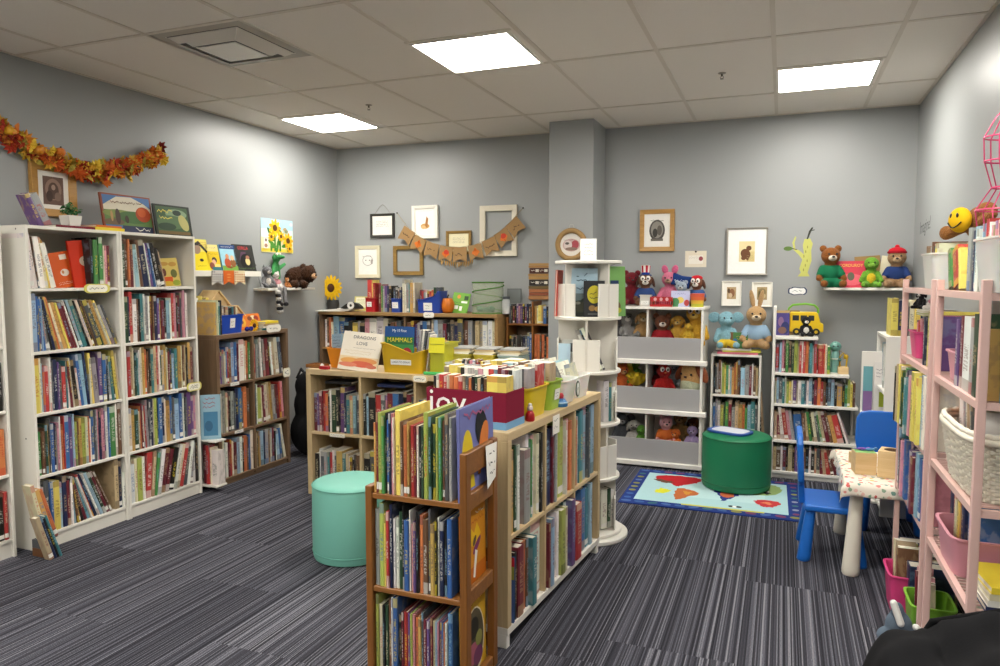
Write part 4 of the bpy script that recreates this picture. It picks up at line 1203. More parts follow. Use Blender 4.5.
nx, ny = 44, 56; hang = .062; CW, CD = TW + .004, TD + .004
grid = []
q = random.Random(4)
for j in range(ny + 1):
    r_ = []
    for i in range(nx + 1):
        u = -CW - hang + (2 * (CW + hang)) * i / nx; v = -CD - hang + (2 * (CD + hang)) * j / ny
        ox, oy = max(0, abs(u) - CW), max(0, abs(v) - CD)
        x, y, z = max(-CW, min(CW, u)), max(-CD, min(CD, v)), TH + .004
        o_ = math.hypot(ox, oy)
        if o_ > 0:
            wv = math.sin(v * 33) * .6 + math.sin(v * 71 + 1) * .3 if ox > oy else math.sin(u * 29) * .6 + math.sin(u * 63) * .3
            z -= o_ * (.94 if min(ox, oy) == 0 else 1.05)
            x += math.copysign(ox and (.010 + ox * (.16 + .16 * wv)), u) if ox else 0
            y += math.copysign(oy and (.010 + oy * (.16 + .16 * wv)), v) if oy else 0
            if ox and oy:
                x += math.copysign(.02, u); y += math.copysign(.02, v)
        else:
            z += .0012 * math.sin(u * 40 + v * 22) * math.sin(v * 31)
        r_.append(bm.verts.new((x, y, z)))
    grid.append(r_)
for j in range(ny):
    for i in range(nx):
        f = bm.faces.new((grid[j][i], grid[j][i + 1], grid[j + 1][i + 1], grid[j + 1][i])); f.smooth = True
bm.to_mesh(cl); bm.free(); cl.materials.append(MATS['printed_cloth'])
o = bpy.data.objects.new('tablecloth', cl); COLL.objects.link(o); o.location = (.60, 4.24, 0)
sm = o.modifiers.new('s', 'SOLIDIFY'); sm.thickness = .0016; sm.offset = 1
tag(o, 'white cloth with pink and green motifs draped over the low play table', 'tablecloth')


def kid_chair(label, loc, rz):
    """chunky plastic chair, faces local +x, origin under the middle of the seat"""
    t = thing('kids_chair', label, 'chair', loc, rz, 'blue plastic chairs'); c = '1a68c4'
    m = MB(c); m.box(-.14, .15, -.17, .17, .265, .30); m.build('seat', 'plastic', t, bevel=.012, segs=3)
    # backrest: a curved-sided board with hand slot, in the yz plane at the rear edge
    pts = [(-.10, .0), (.10, .0), (.115, .10), (.165, .13), (.178, .2), (.172, .33), (.15, .368), (.10, .38), (-.10, .38), (-.15, .368), (-.172, .33), (-.178, .2), (-.165, .13), (-.115, .10)]
    m = MB(c); m.at(Matrix.Translation((-.15, 0, .285)) @ Matrix(((0, 0, 1, 0), (1, 0, 0, 0), (0, 1, 0, 0), (0, 0, 0, 1))) @ T(ry=math.radians(0)) @ T(rx=math.radians(-3)))
    m.prism(pts, -.014, .016); m.at(); m.build('backrest', 'plastic', t, bevel=.009, segs=3)
    for sx, sy in ((-1, -1), (-1, 1), (1, -1), (1, 1)):
        m = MB(c); a, b_ = Vector((sx * .135, sy * .155, 0)), Vector((sx * .105, sy * .125, .266))
        n = 20; vs, fs = [], []; pr = ((0, .030), (.02, .034), (.1, .034), (.5, .030), (1, .025))
        for f_, r in pr:
            p = a + (b_ - a) * f_
            for i in range(n):
                g = 2 * PI * i / n; vs.append((p.x + r * math.cos(g), p.y + r * math.sin(g), p.z))
        for k in range(len(pr) - 1):
            for i in range(n):
                j = (i + 1) % n; fs.append((k * n + i, k * n + j, (k + 1) * n + j, (k + 1) * n + i))
        fs.append(tuple(range(n - 1, -1, -1))); fs.append(tuple(range((len(pr) - 1) * n, len(pr) * n)))
        m.add(vs, fs); m.build('leg', 'plastic', t, smooth=40)


kid_chair('blue plastic child chair seen side-on at the left of the play table', (.275, 4.195, 0), 0)
kid_chair('blue plastic child chair behind the play table, its wide backrest facing the viewer', (.625, 4.80, 0), -PI / 2)

# ------------------------------------------------------------------ ottomans


def ottoman(label, loc, r, h, c, seam):
    t = thing('ottoman', label, 'ottoman', loc, 0, 'round ottomans')
    m = MB(c); m.lathe([(r - .02, .004), (r - .004, .008), (r, .02), (r + .002, .045)], 64); m.build('base_band', 'vinyl', t, smooth=50)
    m = MB(c); m.lathe([(r, .047), (r + .003, .06), (r + .004, h * .5), (r + .002, h - .03), (r - .002, h - .014), (r - .014, h - .004), (r - .04, h + .001), (r * .6, h + .006), (0.001, h + .008)], 64, cap=False)
    m.build('cushion', 'vinyl', t, smooth=60)
    for z in (.046, h - .016):
        m = MB(seam); m.tube([((r + .002) * math.cos(a), (r + .002) * math.sin(a), z) for a in [2 * PI * i / 64 for i in range(64)]], .0035, 6, closed=True)
        m.build('piping', 'vinyl', t, smooth=60)


ottoman('teal round vinyl ottoman on the carpet in front of the low birch bookcase', (-2.125, 3.235, 0), .202, .41, '76b8a8', '66a696')
ottoman('dark green round vinyl ottoman standing on the map rug', (-.275, 5.30, .0095), .232, .378, '17734d', '12643f')

# clipboard-like tray on the green ottoman
t = thing('writing_board', 'blue-rimmed white drawing board lying on the green ottoman', 'drawing board', (-.32, 5.295, .3965), math.radians(-24))
m = MB('274f9c'); m.prism([(.15 * math.copysign(abs(math.cos(a)) ** .55, math.cos(a)), .105 * math.copysign(abs(math.sin(a)) ** .55, math.sin(a))) for a in [2 * PI * i / 36 for i in range(36)]], 0, .014); m.build('tray', 'plastic', t, bevel=.003)
m = MB('d9dbe6'); m.prism([(.122 * math.copysign(abs(math.cos(a)) ** .45, math.cos(a)) + .004, .08 * math.copysign(abs(math.sin(a)) ** .45, math.sin(a))) for a in [2 * PI * i / 36 for i in range(36)]], .014, .0155); m.build('drawing_surface', 'plastic', t)

# ------------------------------------------------------------------ rug
t = thing('rug', 'blue-bordered play rug printed with a colourful world map under the green ottoman', 'rug', (-.41, 4.655, 0), math.radians(.8))
RWD, RDP = 1.14, .885
m = MB('263b7e'); m.box(-RWD / 2, RWD / 2, 0, RDP, .0005, .008); m.build('pile', 'fabric', t, bevel=.003)
it = [('r', 'a9cdd2', .075, .925, .105, .9), ('r', 'b6d6d8', .3, .8, .3, .7)]
it += [('r', 'c9c552', .35, .8, .085, .115)]
def blob(c, pts, cx=0, cy=0):
    q = random.Random(len(pts) * 7 + int(pts[0][0] * 1000)); n = len(pts); out = []
    for i in range(n):
        p0, p1, p2, p3 = (Vector(pts[(i + k - 1) % n]) for k in range(4))
        for s in range(6):
            u = s / 6
            v = .5 * ((2 * p1) + (p2 - p0) * u + (2 * p0 - 5 * p1 + 4 * p2 - p3) * u * u + (3 * p1 - p0 - 3 * p2 + p3) * u ** 3)
            out.append((v.x + q.uniform(-.008, .008), v.y + q.uniform(-.01, .01)))
    return ('p', c, out)
it += [blob('b7282e', [(.13, .80), (.2, .86), (.34, .87), (.42, .82), (.40, .72), (.33, .62), (.28, .55), (.24, .62), (.16, .68)]), blob('c4333a', [(.42, .88), (.5, .88), (.52, .8), (.47, .77)]),
       blob('b9683c', [(.30, .5), (.38, .48), (.43, .4), (.37, .3), (.32, .2), (.29, .32)]), blob('c98f3a', [(.33, .44), (.38, .42), (.36, .34)]), blob('6b4a3a', [(.12, .70), (.17, .72), (.25, .66), (.2, .62)]),
       blob('d3d338', [(.17, .4), (.21, .46), (.26, .42), (.23, .34), (.18, .33)]), blob('26357c', [(.5, .58), (.55, .64), (.63, .62), (.66, .5), (.61, .36), (.57, .28), (.54, .42)]), blob('b5603c', [(.55, .54), (.62, .54), (.62, .42), (.57, .38)]),
       blob('8fa86a', [(.55, .86), (.66, .9), (.84, .86), (.9, .74), (.85, .58), (.74, .52), (.7, .6), (.62, .68)]), blob('c9c9a0', [(.5, .76), (.56, .82), (.6, .74), (.54, .7)]), blob('2c2c30', [(.78, .66), (.82, .68), (.83, .6), (.8, .57)]), ('e', 'e9e9e4', .81, .65, .015, .018),
       blob('bb3a40', [(.74, .36), (.8, .42), (.88, .38), (.86, .27), (.79, .24)]), blob('d9805a', [(.78, .34), (.83, .36), (.83, .3)]), ('e', '2a2a2e', .66, .17, .02, .02), ('e', '2a2a2e', .62, .17, .015, .02), ('e', 'e8e8e2', .64, .165, .012, .02)]
q = random.Random(3)
for k in range(13):
    it.append(('e', q.choice(['3f6a78', '4a66a0', '8a8a50', '7a4468', '3f5f9a']), .04 + .92 * k / 12, .05, .03, .024, q.uniform(-.5, .5)))
    it.append(('e', q.choice(['3f6a78', '4a66a0', '8a8a50', '7a4468', '3f5f9a']), .04 + .92 * k / 12, .95, .03, .022, q.uniform(-.5, .5)))
for k in range(8):
    it.append(('e', q.choice(['3f6a78', '5f74a8', '8a8a50', '7a4a88', '3f5f9a']), .037, .13 + .1 * k, .022, .024)); it.append(('e', q.choice(['3f6a78', '8f94b0', '8a8a50', '7a4468']), .963, .13 + .1 * k, .018, .022))
art(t, Mat((0, 0, .008), (1, 0, 0), (0, 1, 0)), RWD, RDP, it, 'map_print', 'fabric', step=.00006, base=.0004)
# ------------------------------------------------------------------ plush toys


def fused(name, mb, H, parent, mat='plush', vox=.026, M=None):
    """one continuous skin from overlapping lobes"""
    o = mb.build('lobes', mat)
    md = o.modifiers.new('r', 'REMESH'); md.mode = 'VOXEL'; md.voxel_size = H * vox
    s = o.modifiers.new('s', 'SMOOTH'); s.iterations = 3; s.factor = .5
    dg = bpy.context.evaluated_depsgraph_get(); dg.update()
    me = bpy.data.meshes.new_from_object(o.evaluated_get(dg))
    me.name = name
    if 'Col' in me.color_attributes: me.color_attributes.remove(me.color_attributes['Col'])
    ca = me.color_attributes.new('Col', 'FLOAT_COLOR', 'CORNER')
    ca.data.foreach_set('color', [*mb.c, 1] * len(me.loops))
    for p in me.polygons: p.use_smooth = True
    bpy.data.objects.remove(o)
    r = bpy.data.objects.new(name, me); COLL.objects.link(r); r.parent = parent
    me.materials.clear(); me.materials.append(MATS[mat])
    return r


def plush(label, cat, loc, rz, H, fur, muz=None, ears='round', earc=None, jumper=None, hat=None, nose='2a2220', eyes=True, lie=0, group=None, name=None, trousers=None, tail=None, belly=None, feet=None, roll=0, legs=True, eyew=False, headc=None, tilt=0):
    """seated soft toy facing local -y, of height H from its seat to the crown"""
    loc = Vector(loc)
    mute = lambda c: c and '%02x%02x%02x' % tuple(int(max(0, min(255, (int(c[i:i + 2], 16) * .86 + .10 * sum(int(c[k:k + 2], 16) for k in (0, 2, 4)) / 3)))) for i in (0, 2, 4))
    fur, muz, earc, jumper, trousers, belly = (mute(c) for c in (fur, muz, earc, jumper, trousers, belly))
    if ' bin' in label: H *= 1.22; loc.z += .025
    elif 'toy organizer' in label: H *= 1.22
    name = name or 'plush_' + cat.split()[-1]
    t = thing(name, label, cat, loc, rz, group, rot=(lie, roll, rz))
    S = lambda *v: tuple(x * H for x in v)
    m = MB(fur)
    m.ell(S(0, 0, .27), S(.2, .165, .265)); m.ell(S(0, -.03 - tilt, .70), S(.205, .185, .19)); m.ell(S(0, -.01, .5), S(.12, .11, .12))
    for s in (-1, 1):
        m.capsule(S(.17 * s, -.02, .42), S(.27 * s, -.14, .2), .07 * H, .062 * H)
        if legs: m.capsule(S(.12 * s, -.08, .09), S(.2 * s, -.34, .085), .088 * H, .08 * H)
    if not headc:
        m.ell(S(0, -.17 - tilt, .655), S(.1, .07, .075))
    if tail: m.capsule(S(0, .14, .08), S(.2, .26, .05), .05 * H, .045 * H)
    fused('body', m, H, t)
    ec = earc or fur
    for s in (-1, 1):
        e = MB(ec)
        if ears == 'round': e.ell(S(.155 * s, 0, .86), S(.078, .04, .078), 14, 8)
        elif ears == 'long': e.ell(S(.085 * s, .02, 1.03), S(.05, .03, .2), 14, 10, Euler((.1, .18 * s, 0)))
        elif ears == 'mid': e.ell(S(.13 * s, .02, .95), S(.085, .035, .12), 14, 10, Euler((.1, .3 * s, 0)))
        elif ears == 'flop': e.ell(S(.21 * s, -.02, .66), S(.045, .09, .15), 14, 10, Euler((0, -.25 * s, 0)))
        elif ears == 'flap': e.ell(S(.28 * s, .03, .74), S(.14, .03, .13), 16, 10, Euler((0, .2 * s, 0)))
        elif ears == 'point': e.at(T(*S(.13 * s, 0, .84), rz=PI / 4)); e.lathe([(.06 * H, 0), (.035 * H, .06 * H), (.004 * H, .12 * H)], 10); e.at()
        else: continue
        e.build('ear', 'plush', t, smooth=60)
    if muz:
        e = MB(muz); e.ell(S(0, -.185 - tilt, .65), S(.092, .075, .068), 16, 10); e.build('muzzle', 'plush', t, smooth=60)
    if belly:
        e = MB(belly); e.ell(S(0, -.055, .27), S(.15, .125, .19), 16, 12); e.build('belly_patch', 'plush', t, smooth=60)
    if nose:
        e = MB(nose); e.ell(S(0, -.262 - tilt, .675), S(.034, .022, .024), 12, 8); e.build('nose', 'plastic', t, smooth=60)
    if eyes:
        for s in (-1, 1):
            if eyew:
                e = MB('ece9e2'); e.ell(S(.075 * s, -.185 - tilt, .765), S(.062, .04, .075), 12, 10); e.build('eye_white', 'plastic', t, smooth=60)
                e = MB('17151a'); e.ell(S(.07 * s, -.222 - tilt, .755), S(.026, .012, .03), 10, 8)
            else:
                e = MB('17151a'); e.ell(S(.08 * s, -.2 - tilt, .735), S(.022, .016, .024), 10, 8)
            e.build('eye', 'plastic', t, smooth=60)
    if jumper:
        e = MB(jumper); e.ell(S(0, 0, .31), S(.213, .18, .235), 24, 16)
        for s in (-1, 1):
            e.capsule(S(.165 * s, -.015, .42), S(.235 * s, -.095, .275), .08 * H, .079 * H)
        fused('jumper', e, H, t, 'fabric')
    if trousers:
        e = MB(trousers); e.ell(S(0, 0, .15), S(.21, .178, .16), 24, 14)
        for s in (-1, 1):
            e.capsule(S(.12 * s, -.08, .095), S(.175 * s, -.26, .09), .098 * H, .092 * H)
        fused('trousers', e, H, t, 'fabric')
    if feet:
        for s in (-1, 1):
            e = MB(feet); e.ell(S(.2 * s, -.37, .1), S(.078, .055, .095), 14, 10); e.build('foot', 'plush', t, smooth=60)
    if hat == 'knit':
        e = MB('b3202c'); e.ell(S(0, -.01, .83), S(.19, .175, .12), 24, 12); e.ell(S(0, 0, .955), S(.05, .05, .05), 12, 8); e.col('8c1822'); e.at(T(*S(0, -.012, .80))); e.lathe([(.2 * H, 0), (.206 * H, .02 * H), (.2 * H, .045 * H)], 28, cap=False); e.at()
        e.build('knit_hat', 'fabric', t, smooth=60)
    if hat == 'red': 
        e = MB('b3202c'); e.ell(S(0, -.01, .84), S(.17, .16, .09), 20, 10); e.build('cap', 'fabric', t, smooth=60)
    if hat == 'stripe':
        e = MB('ded9d0'); z0 = .86
        e.at(T(*S(0, .0, .86), rx=-.12))
        for k in range(12):
            e.col('b8283a' if k % 2 else 'e4dfd6'); a0, a1 = 2 * PI * k / 12, 2 * PI * (k + 1) / 12
            p = [(.11, 0.0, a0), (.11, 0, a1), (.13, .26, a1), (.13, .26, a0)]
            e.add([(r * H * math.cos(a), r * H * math.sin(a), z * H) for r, z, a in p], [(0, 1, 2, 3)])
        e.col('e4dfd6'); e.at(T(*S(0, -.031, 1.12), rx=-.12)); e.lathe([(.13 * H, 0), (.12 * H, .006 * H), (.001, .008 * H)], 20)
        e.at(T(*S(0, 0, .86), rx=-.12)); e.col('26408a'); e.lathe([(.17 * H, -.012 * H), (.17 * H, 0), (.113 * H, .004 * H), (.114 * H, .06 * H), (.111 * H, .06 * H)], 24, cap=False); e.at()
        e.build('striped_hat', 'fabric', t, smooth=30)
    return t


# --- in and on the toy organizer
tz = 1.266
plush('brown and white plush dog in a tall striped hat on top of toy organizer', 'plush toy', (-1.03, 5.84, tz), .15, .235, '6f4a34', 'e6e0d6', 'flop', '4f3226', hat='stripe', nose='1b1818', jumper='2f477f', name='plush_dog', eyew=True)
plush('pink plush bunny with long ears on top of toy organizer', 'plush toy', (-.845, 5.88, tz), -.05, .25, 'd8708e', 'b9957c', 'mid', 'd8608a', name='plush_bunny', nose='6a4a40')
plush('dark red plush creature behind the striped hat on top of toy organizer', 'plush toy', (-1.155, 5.91, tz), .3, .25, '7f1f2a', None, 'round', name='plush_toy')
plush('white faced plush dog in a red cap at the right end of toy organizer top', 'plush toy', (-.63, 5.86, tz), -.15, .215, '7a4a32', 'e6e2da', 'flop', '5a3424', hat='red', jumper='3a5a94', name='plush_dog', eyew=True)
plush('grey plush animal lying in the upper left bin of toy organizer', 'plush toy', (-1.15, 5.80, .95), .5, .22, '8f8e8c', 'd8d5cf', 'round', lie=-.5, name='plush_toy')
plush('tan plush pup at the back of the upper left bin of toy organizer', 'plush toy', (-1.05, 5.87, .97), .2, .2, 'b98f58', 'd9c49a', 'flop', name='plush_dog')
plush('dark grey plush animal at the left of the upper left bin of toy organizer', 'plush toy', (-1.27, 5.86, .93), .1, .22, '5c5a5c', None, 'point', name='plush_toy')
plush('brown and white plush toy in a red jumper in the upper right bin', 'plush toy', (-.885, 5.80, .90), .2, .25, '7a4630', 'e6dfd4', 'round', jumper='a3212a', belly='e6dfd4', name='plush_toy')
plush('golden plush pup in the middle of the upper right bin', 'plush toy', (-.77, 5.84, .95), .1, .2, 'd2a13a', 'e0c277', 'flop', 'b98a30', name='plush_dog')
plush('big yellow plush dog with a black nose at the right of the upper right bin', 'plush toy', (-.63, 5.83, .93), -.1, .30, 'dba52c', 'e8bf55', 'none', nose='17151a', name='plush_dog', eyew=True)
plush('small yellow plush chick at the front of the upper right bin', 'plush toy', (-.675, 5.76, .975), 0, .12, 'e3b834', 'e3b834', 'none', nose='d98a2c', name='plush_chick')
# middle tier
plush('orange plush cat in the middle left bin of toy organizer', 'plush toy', (-1.205, 5.79, .53), .6, .22, 'd0622a', 'e2a86c', 'point', name='plush_cat')
plush('yellow plush bear lying sideways in the middle left bin of toy organizer', 'plush toy', (-1.06, 5.78, .60), .9, .23, 'e2bf1e', 'e8cf58', 'round', lie=-.9, name='plush_bear')
plush('green plush frog behind the yellow bear in the middle left bin', 'plush toy', (-1.12, 5.89, .60), .2, .20, '5c8f2c', None, 'none', name='plush_frog')
plush('red plush monster in the middle right bin of toy organizer', 'plush toy', (-.86, 5.77, .53), .3, .23, 'b7201f', None, 'none', nose='d9702c', name='plush_monster', eyew=True)
plush('dark red plush toy at the back of the middle right bin', 'plush toy', (-.91, 5.90, .56), .2, .2, '8c1f22', None, 'round', name='plush_toy')
plush('white and grey plush seal at the back of the middle right bin', 'plush toy', (-.79, 5.90, .60), -.1, .16, 'c6cbd0', 'e6e4df', 'none', name='plush_seal')
# round squashy dog
t = thing('plush_dog', 'round egg-shaped tan plush dog with brown floppy ears in the middle right bin', 'plush toy', (-.64, 5.755, .55), -.45)
m = MB('c99b64'); m.ell((0, 0, .16), (.09, .088, .17), 28, 20); m.build('body', 'plush', t, smooth=80)
m = MB('b7bca0'); m.ell((0, -.012, .10), (.087, .084, .1), 24, 14); m.build('belly_patch', 'plush', t, smooth=80)
for s in (-1, 1):
    m = MB('8a4a2c'); m.ell((.09 * s, -.01, .21), (.028, .055, .09), 14, 10, Euler((0, -.5 * s, 0))); m.build('ear', 'plush', t, smooth=60)
    m = MB('201a1a'); m.ell((.045 * s, -.088, .195), .009, 10, 8); m.build('eye', 'plastic', t, smooth=60)
m = MB('4a2c22'); m.ell((0, -.1, .175), (.014, .008, .009), 10, 8); m.build('nose', 'plastic', t, smooth=60)
# bottom tier
plush('dark plush elephant in the bottom left bin of toy organizer', 'plush toy', (-1.20, 5.80, .12), .3, .22, '4f5257', '9a9a9a', 'flap', name='plush_elephant')
plush('white plush lamb in the bottom left bin of toy organizer', 'plush toy', (-1.09, 5.77, .10), .1, .2, 'b9b5ae', '6a6460', 'flop', name='plush_lamb')
plush('green plush turtle at the front of the bottom left bin', 'plush toy', (-1.03, 5.755, .10), -.1, .17, '5f9a35', None, 'none', name='plush_turtle')
plush('pink plush pig with an orange jumper in the bottom right bin', 'plush toy', (-.84, 5.76, .13), .3, .22, 'e0a0a4', 'e8b4b4', 'point', jumper='d96a2a', name='plush_pig')
plush('tan plush bear at the back of the bottom right bin', 'plush toy', (-.74, 5.88, .15), 0, .22, '94703f', 'c9a873', 'round', name='plush_bear')
plush('lilac plush ball toy at the right of the bottom right bin', 'plush toy', (-.63, 5.76, .12), -.1, .17, 'a893c4', 'b9a8d2', 'none', name='plush_toy')
plush('brown plush dog at the back right of the bottom right bin', 'plush toy', (-.63, 5.91, .13), -.2, .2, '5f3a22', '8a5f3c', 'flop', name='plush_dog')
plush('orange plush fish toy at the front of the bottom right bin', 'plush toy', (-.755, 5.755, .10), -.4, .16, 'dd6a24', 'e59a5c', 'none', name='plush_fish')

# --- on the small and stepped bookcases
plush('pale blue plush elephant with a yellow crown cap on the small white bookcase', 'plush toy', (-.405, 5.88, .944), .25, .32, '7fb0bf', '86b7c6', 'flap', trousers='d8b62a', nose=None, name='plush_elephant')
plush('large tan plush rabbit in a pale blue jumper leaning above the small white bookcase', 'plush toy', (-.185, 5.90, .944), .05, .37, 'bd9766', 'd9c3a0', 'long', jumper='8fb0cc', name='plush_rabbit')
plush('black and white plush penguin beside the toy bus on the stepped bookcase', 'plush toy', (.165, 5.75, 1.059), .2, .165, '1d1c1f', 'e4e0d8', 'none', belly='e4e0d8', name='plush_penguin', nose='d9902c')

# --- on the floating shelves
plush('brown teddy bear in green clothes at the left end of the corner floating shelf', 'plush toy', (.325, 5.93, 1.4175), .2, .335, '8f5220', 'e2d4bf', 'round', jumper='17704a', trousers='17704a', name='teddy_bear')
plush('green and yellow plush frog leaning on the corner floating shelf', 'plush toy', (.60, 5.92, 1.4175), -.05, .25, '6aa52c', '7fb53a', 'none', belly='d8b81f', name='plush_frog', nose=None)
plush('tan teddy bear in a blue jumper and red knit hat by the right corner', 'plush toy', (.765, 5.935, 1.4175), -.1, .31, 'a58059', 'c3a37c', 'none', jumper='24396f', hat='knit', name='teddy_bear')
t = thing('plush_bear', 'shaggy dark brown plush bear lying on the thin left wall shelf', 'plush toy', (-3.975, 5.29, 1.406), PI / 2 - .3)
m = MB('3d2413'); m.ell((.0, .02, .09), (.12, .075, .085)); m.ell((.055, -.045, .115), (.072, .065, .07)); m.capsule((-.07, -.02, .03), (-.1, -.07, .025), .035, .03); m.capsule((.0, -.03, .03), (-.02, -.09, .025), .033, .028); m.ell((.02, -.02, .18), (.022, .016, .022)); m.ell((.105, -.03, .175), (.022, .016, .022))
o = fused('body', m, .3, t, vox=.016); q = random.Random(3)
for v in o.data.vertices: v.co += v.normal * max(0, q.gauss(.002, .006))
m = MB('c39a72'); m.ell((.075, -.105, .10), (.03, .026, .026), 14, 10); m.build('muzzle', 'plush', t, smooth=60)
m = MB('1c1614'); m.ell((.08, -.13, .108), (.011, .007, .008), 10, 8); m.build('nose', 'plastic', t, smooth=60)
for xx in (.045, .09):
    m = MB('14100e'); m.ell((xx, -.105, .135), .007, 8, 6); m.build('eye', 'plastic', t, smooth=60)
plush('grey and white plush raccoon hanging at the end of the thin left wall shelf', 'plush toy', (-3.985, 4.87, 1.406), PI / 2 - .35, .20, '77777a', 'e2ded6', 'point', belly='d9cfc4', name='plush_raccoon')
plush('small pink and white plush toy under the green leafy plush on the left wall shelf', 'plush toy', (-4.0, 5.0, 1.406), PI / 2 - .2, .15, 'd8cfcb', 'e6d3cf', 'round', jumper='c98a90', name='plush_toy')
plush('tiny orange plush fox beside the shaggy bear on the left wall shelf', 'plush toy', (-3.975, 5.115, 1.406), PI / 2 - .3, .095, 'b9743c', 'e0c3a0', 'point', name='plush_fox')
t = thing('raccoon_tail', 'ringed plush tail hanging below the raccoon', 'toy tail') if False else None
plush('tall green crocodile plush standing behind the pink toy on the left wall shelf', 'plush toy', (-4.02, 5.05, 1.50), PI / 2 - .2, .17, '3f8a4c', '57a262', 'none', name='plush_crocodile') if False else None

# --- on the pink racks
plush('black and white plush puppy lying beside the bunny on the far pink rack', 'plush toy', (.60, 3.70, 1.10), -1.2, .13, '1d1c1f', 'e6e3dd', 'flop', name='plush_dog') if False else None
# ------------------------------------------------------------------ wall decoration


def pframe(label, x0, x1, z0, z1, bar, mat, col, items=None, mount=None, pic=None, name='framed_picture', y=YB, dep=.022, cat='picture', mtint='eeebe2'):
    w, h = x1 - x0, z1 - z0
    t = thing(name, label, cat, ((x0 + x1) / 2, y - .003, z0), 0)
    m = MB(col)
    o = [(-w / 2, 0), (w / 2, 0), (w / 2, h), (-w / 2, h)]; i_ = [(-w / 2 + bar, bar), (w / 2 - bar, bar), (w / 2 - bar, h - bar), (-w / 2 + bar, h - bar)]
    for k in range(4):
        j = (k + 1) % 4; m.add([(o[k][0], -dep, o[k][1]), (o[j][0], -dep, o[j][1]), (i_[j][0], -dep * .8, i_[j][1]), (i_[k][0], -dep * .8, i_[k][1]),
                               (o[k][0], 0, o[k][1]), (o[j][0], 0, o[j][1]), (i_[j][0], 0, i_[j][1]), (i_[k][0], 0, i_[k][1])],
                              [(0, 1, 2, 3), (7, 6, 5, 4), (1, 0, 4, 5), (3, 2, 6, 7)])
    m.build('frame', mat, t, bevel=.0015, segs=1)
    if items is not None:
        m = MB(mtint); m.box(-w / 2 + bar, w / 2 - bar, -dep * .45, -.001, bar, h - bar); m.build('mount', 'paper', t)
        if items:
            pw, ph, pz = pic or (w - 2 * bar, h - 2 * bar, bar)
            art(t, Mat((0, -dep * .45, pz), (1, 0, 0), (0, 0, 1)), pw, ph, items, 'print')
    return t


t = pframe('black framed paper with lines of writing hung on a string on the back wall', -3.695, -3.436, 1.876, 2.10, .022, 'laminate', '33302c', [('s', '4a4844', .18, .82, .72, .05, 4, 0)], mtint='e9e6dd')
m = MB('8a857c'); m.tube([(-.08, -.006, .225), (-.03, -.005, .29), (.0, -.004, .31), (.03, -.005, .29), (.085, -.006, .225)], .0022, 6); m.build('hanging_string', 'fabric', t)
pframe('white framed print with a small standing figure above the bunting', -3.241, -2.974, 1.857, 2.159, .03, 'laminate', 'e6e2d8', [('r', 'efece4', 0, 1, 0, 1), ('e', 'c79a5c', .5, .34, .22, .1), ('p', 'a8743c', [(.5, .3), (.62, .3), (.66, .62), (.58, .72), (.52, .5)]), ('e', 'd8b37a', .42, .3, .12, .07), ('s', '9a958c', .15, .85, .92, .02, 1, 0)], dep=.03)
pframe('small gold framed certificate half covered by the burlap bunting', -2.892, -2.642, 1.705, 1.919, .026, 'dark_gold_wood', 'w', [('r', 'e8e0bb', 0, 1, 0, 1), ('s', '8a8468', .2, .8, .75, .05, 4, 0)])
pframe('empty distressed white frame on the back wall behind the bunting end', -2.553, -2.198, 1.683, 2.134, .05, 'laminate', 'd8d0bd', None, name='empty_frame', cat='frame', dep=.028)
pframe('cream framed pencil drawing of a face left of the empty brown frame', -3.868, -3.594, 1.49, 1.80, .034, 'laminate', 'd9d1b4', [('r', 'f0eee8', 0, 1, 0, 1), ('e', '77746e', .5, .55, .28, .2), ('e', 'f0eee8', .5, .55, .26, .185), ('e', '55524e', .4, .56, .03, .02), ('e', '55524e', .6, .56, .03, .02), ('s', '77746e', .2, .8, .72, .04, 1, 0), ('e', 'a8a49c', .72, .5, .06, .1)])
pframe('empty brown gilt frame below the left end of the bunting', -3.448, -3.132, 1.517, 1.792, .036, 'dark_gold_wood', 'w', None, name='empty_frame', cat='frame')
pframe('gold wood framed engraving on the back wall above the toy organizer', -1.116, -.834, 1.708, 2.049, .036, 'gold_wood', 'w', [('r', 'eeebe4', 0, 1, 0, 1), ('e', '4c4843', .5, .5, .32, .34), ('e', '8c877f', .5, .52, .25, .27), ('e', '3c3934', .42, .42, .1, .14), ('e', '5c574f', .6, .5, .1, .16), ('r', '6b665e', .25, .75, .16, .24), ('s', '3c3934', .22, .78, .82, .05, 1, 0)], pic=(.2, .255, .043))
t = thing('pinned_paper', 'cream card with a small red drawing pinned to the wall above the toy organizer', 'paper', (-.663, YB, 1.576))
m = MB('dfd6c2'); m.box(-.084, .084, -.0015, 0, 0, .131); m.build('sheet', 'paper', t)
art(t, Mat((0, -.0015, 0), (1, 0, 0), (0, 0, 1)), .168, .131, [('r', 'e9e4d8', .16, .84, .2, .72), ('e', '93424a', .74, .52, .1, .14), ('s', '8a8478', .2, .6, .62, .04, 2, 0)], 'drawing')
m = MB('4a3c34'); m.ell((0, -.006, .125), (.008, .006, .008), 12, 8); m.build('pin', 'plastic', t, smooth=60)
pframe('large silver framed print of a crouching brown bear on the back wall', -.425, -.117, 1.511, 1.884, .012, 'metal_paint', '9a958c', [('r', 'e2d3a2', 0, 1, 0, 1), ('r', 'd7c489', .5, 1, 0, .5), ('e', '6a452c', .42, .38, .3, .26, .5), ('e', '6a452c', .62, .66, .17, .12), ('e', '6a452c', .3, .18, .16, .1), ('e', '5a3a26', .72, .72, .05, .04), ('e', '6a452c', .55, .2, .1, .14), ('s', 'a89a6c', .5, .95, .3, .05, 3, 0)], pic=(.118, .16, .105), dep=.028, mtint='f0efec')
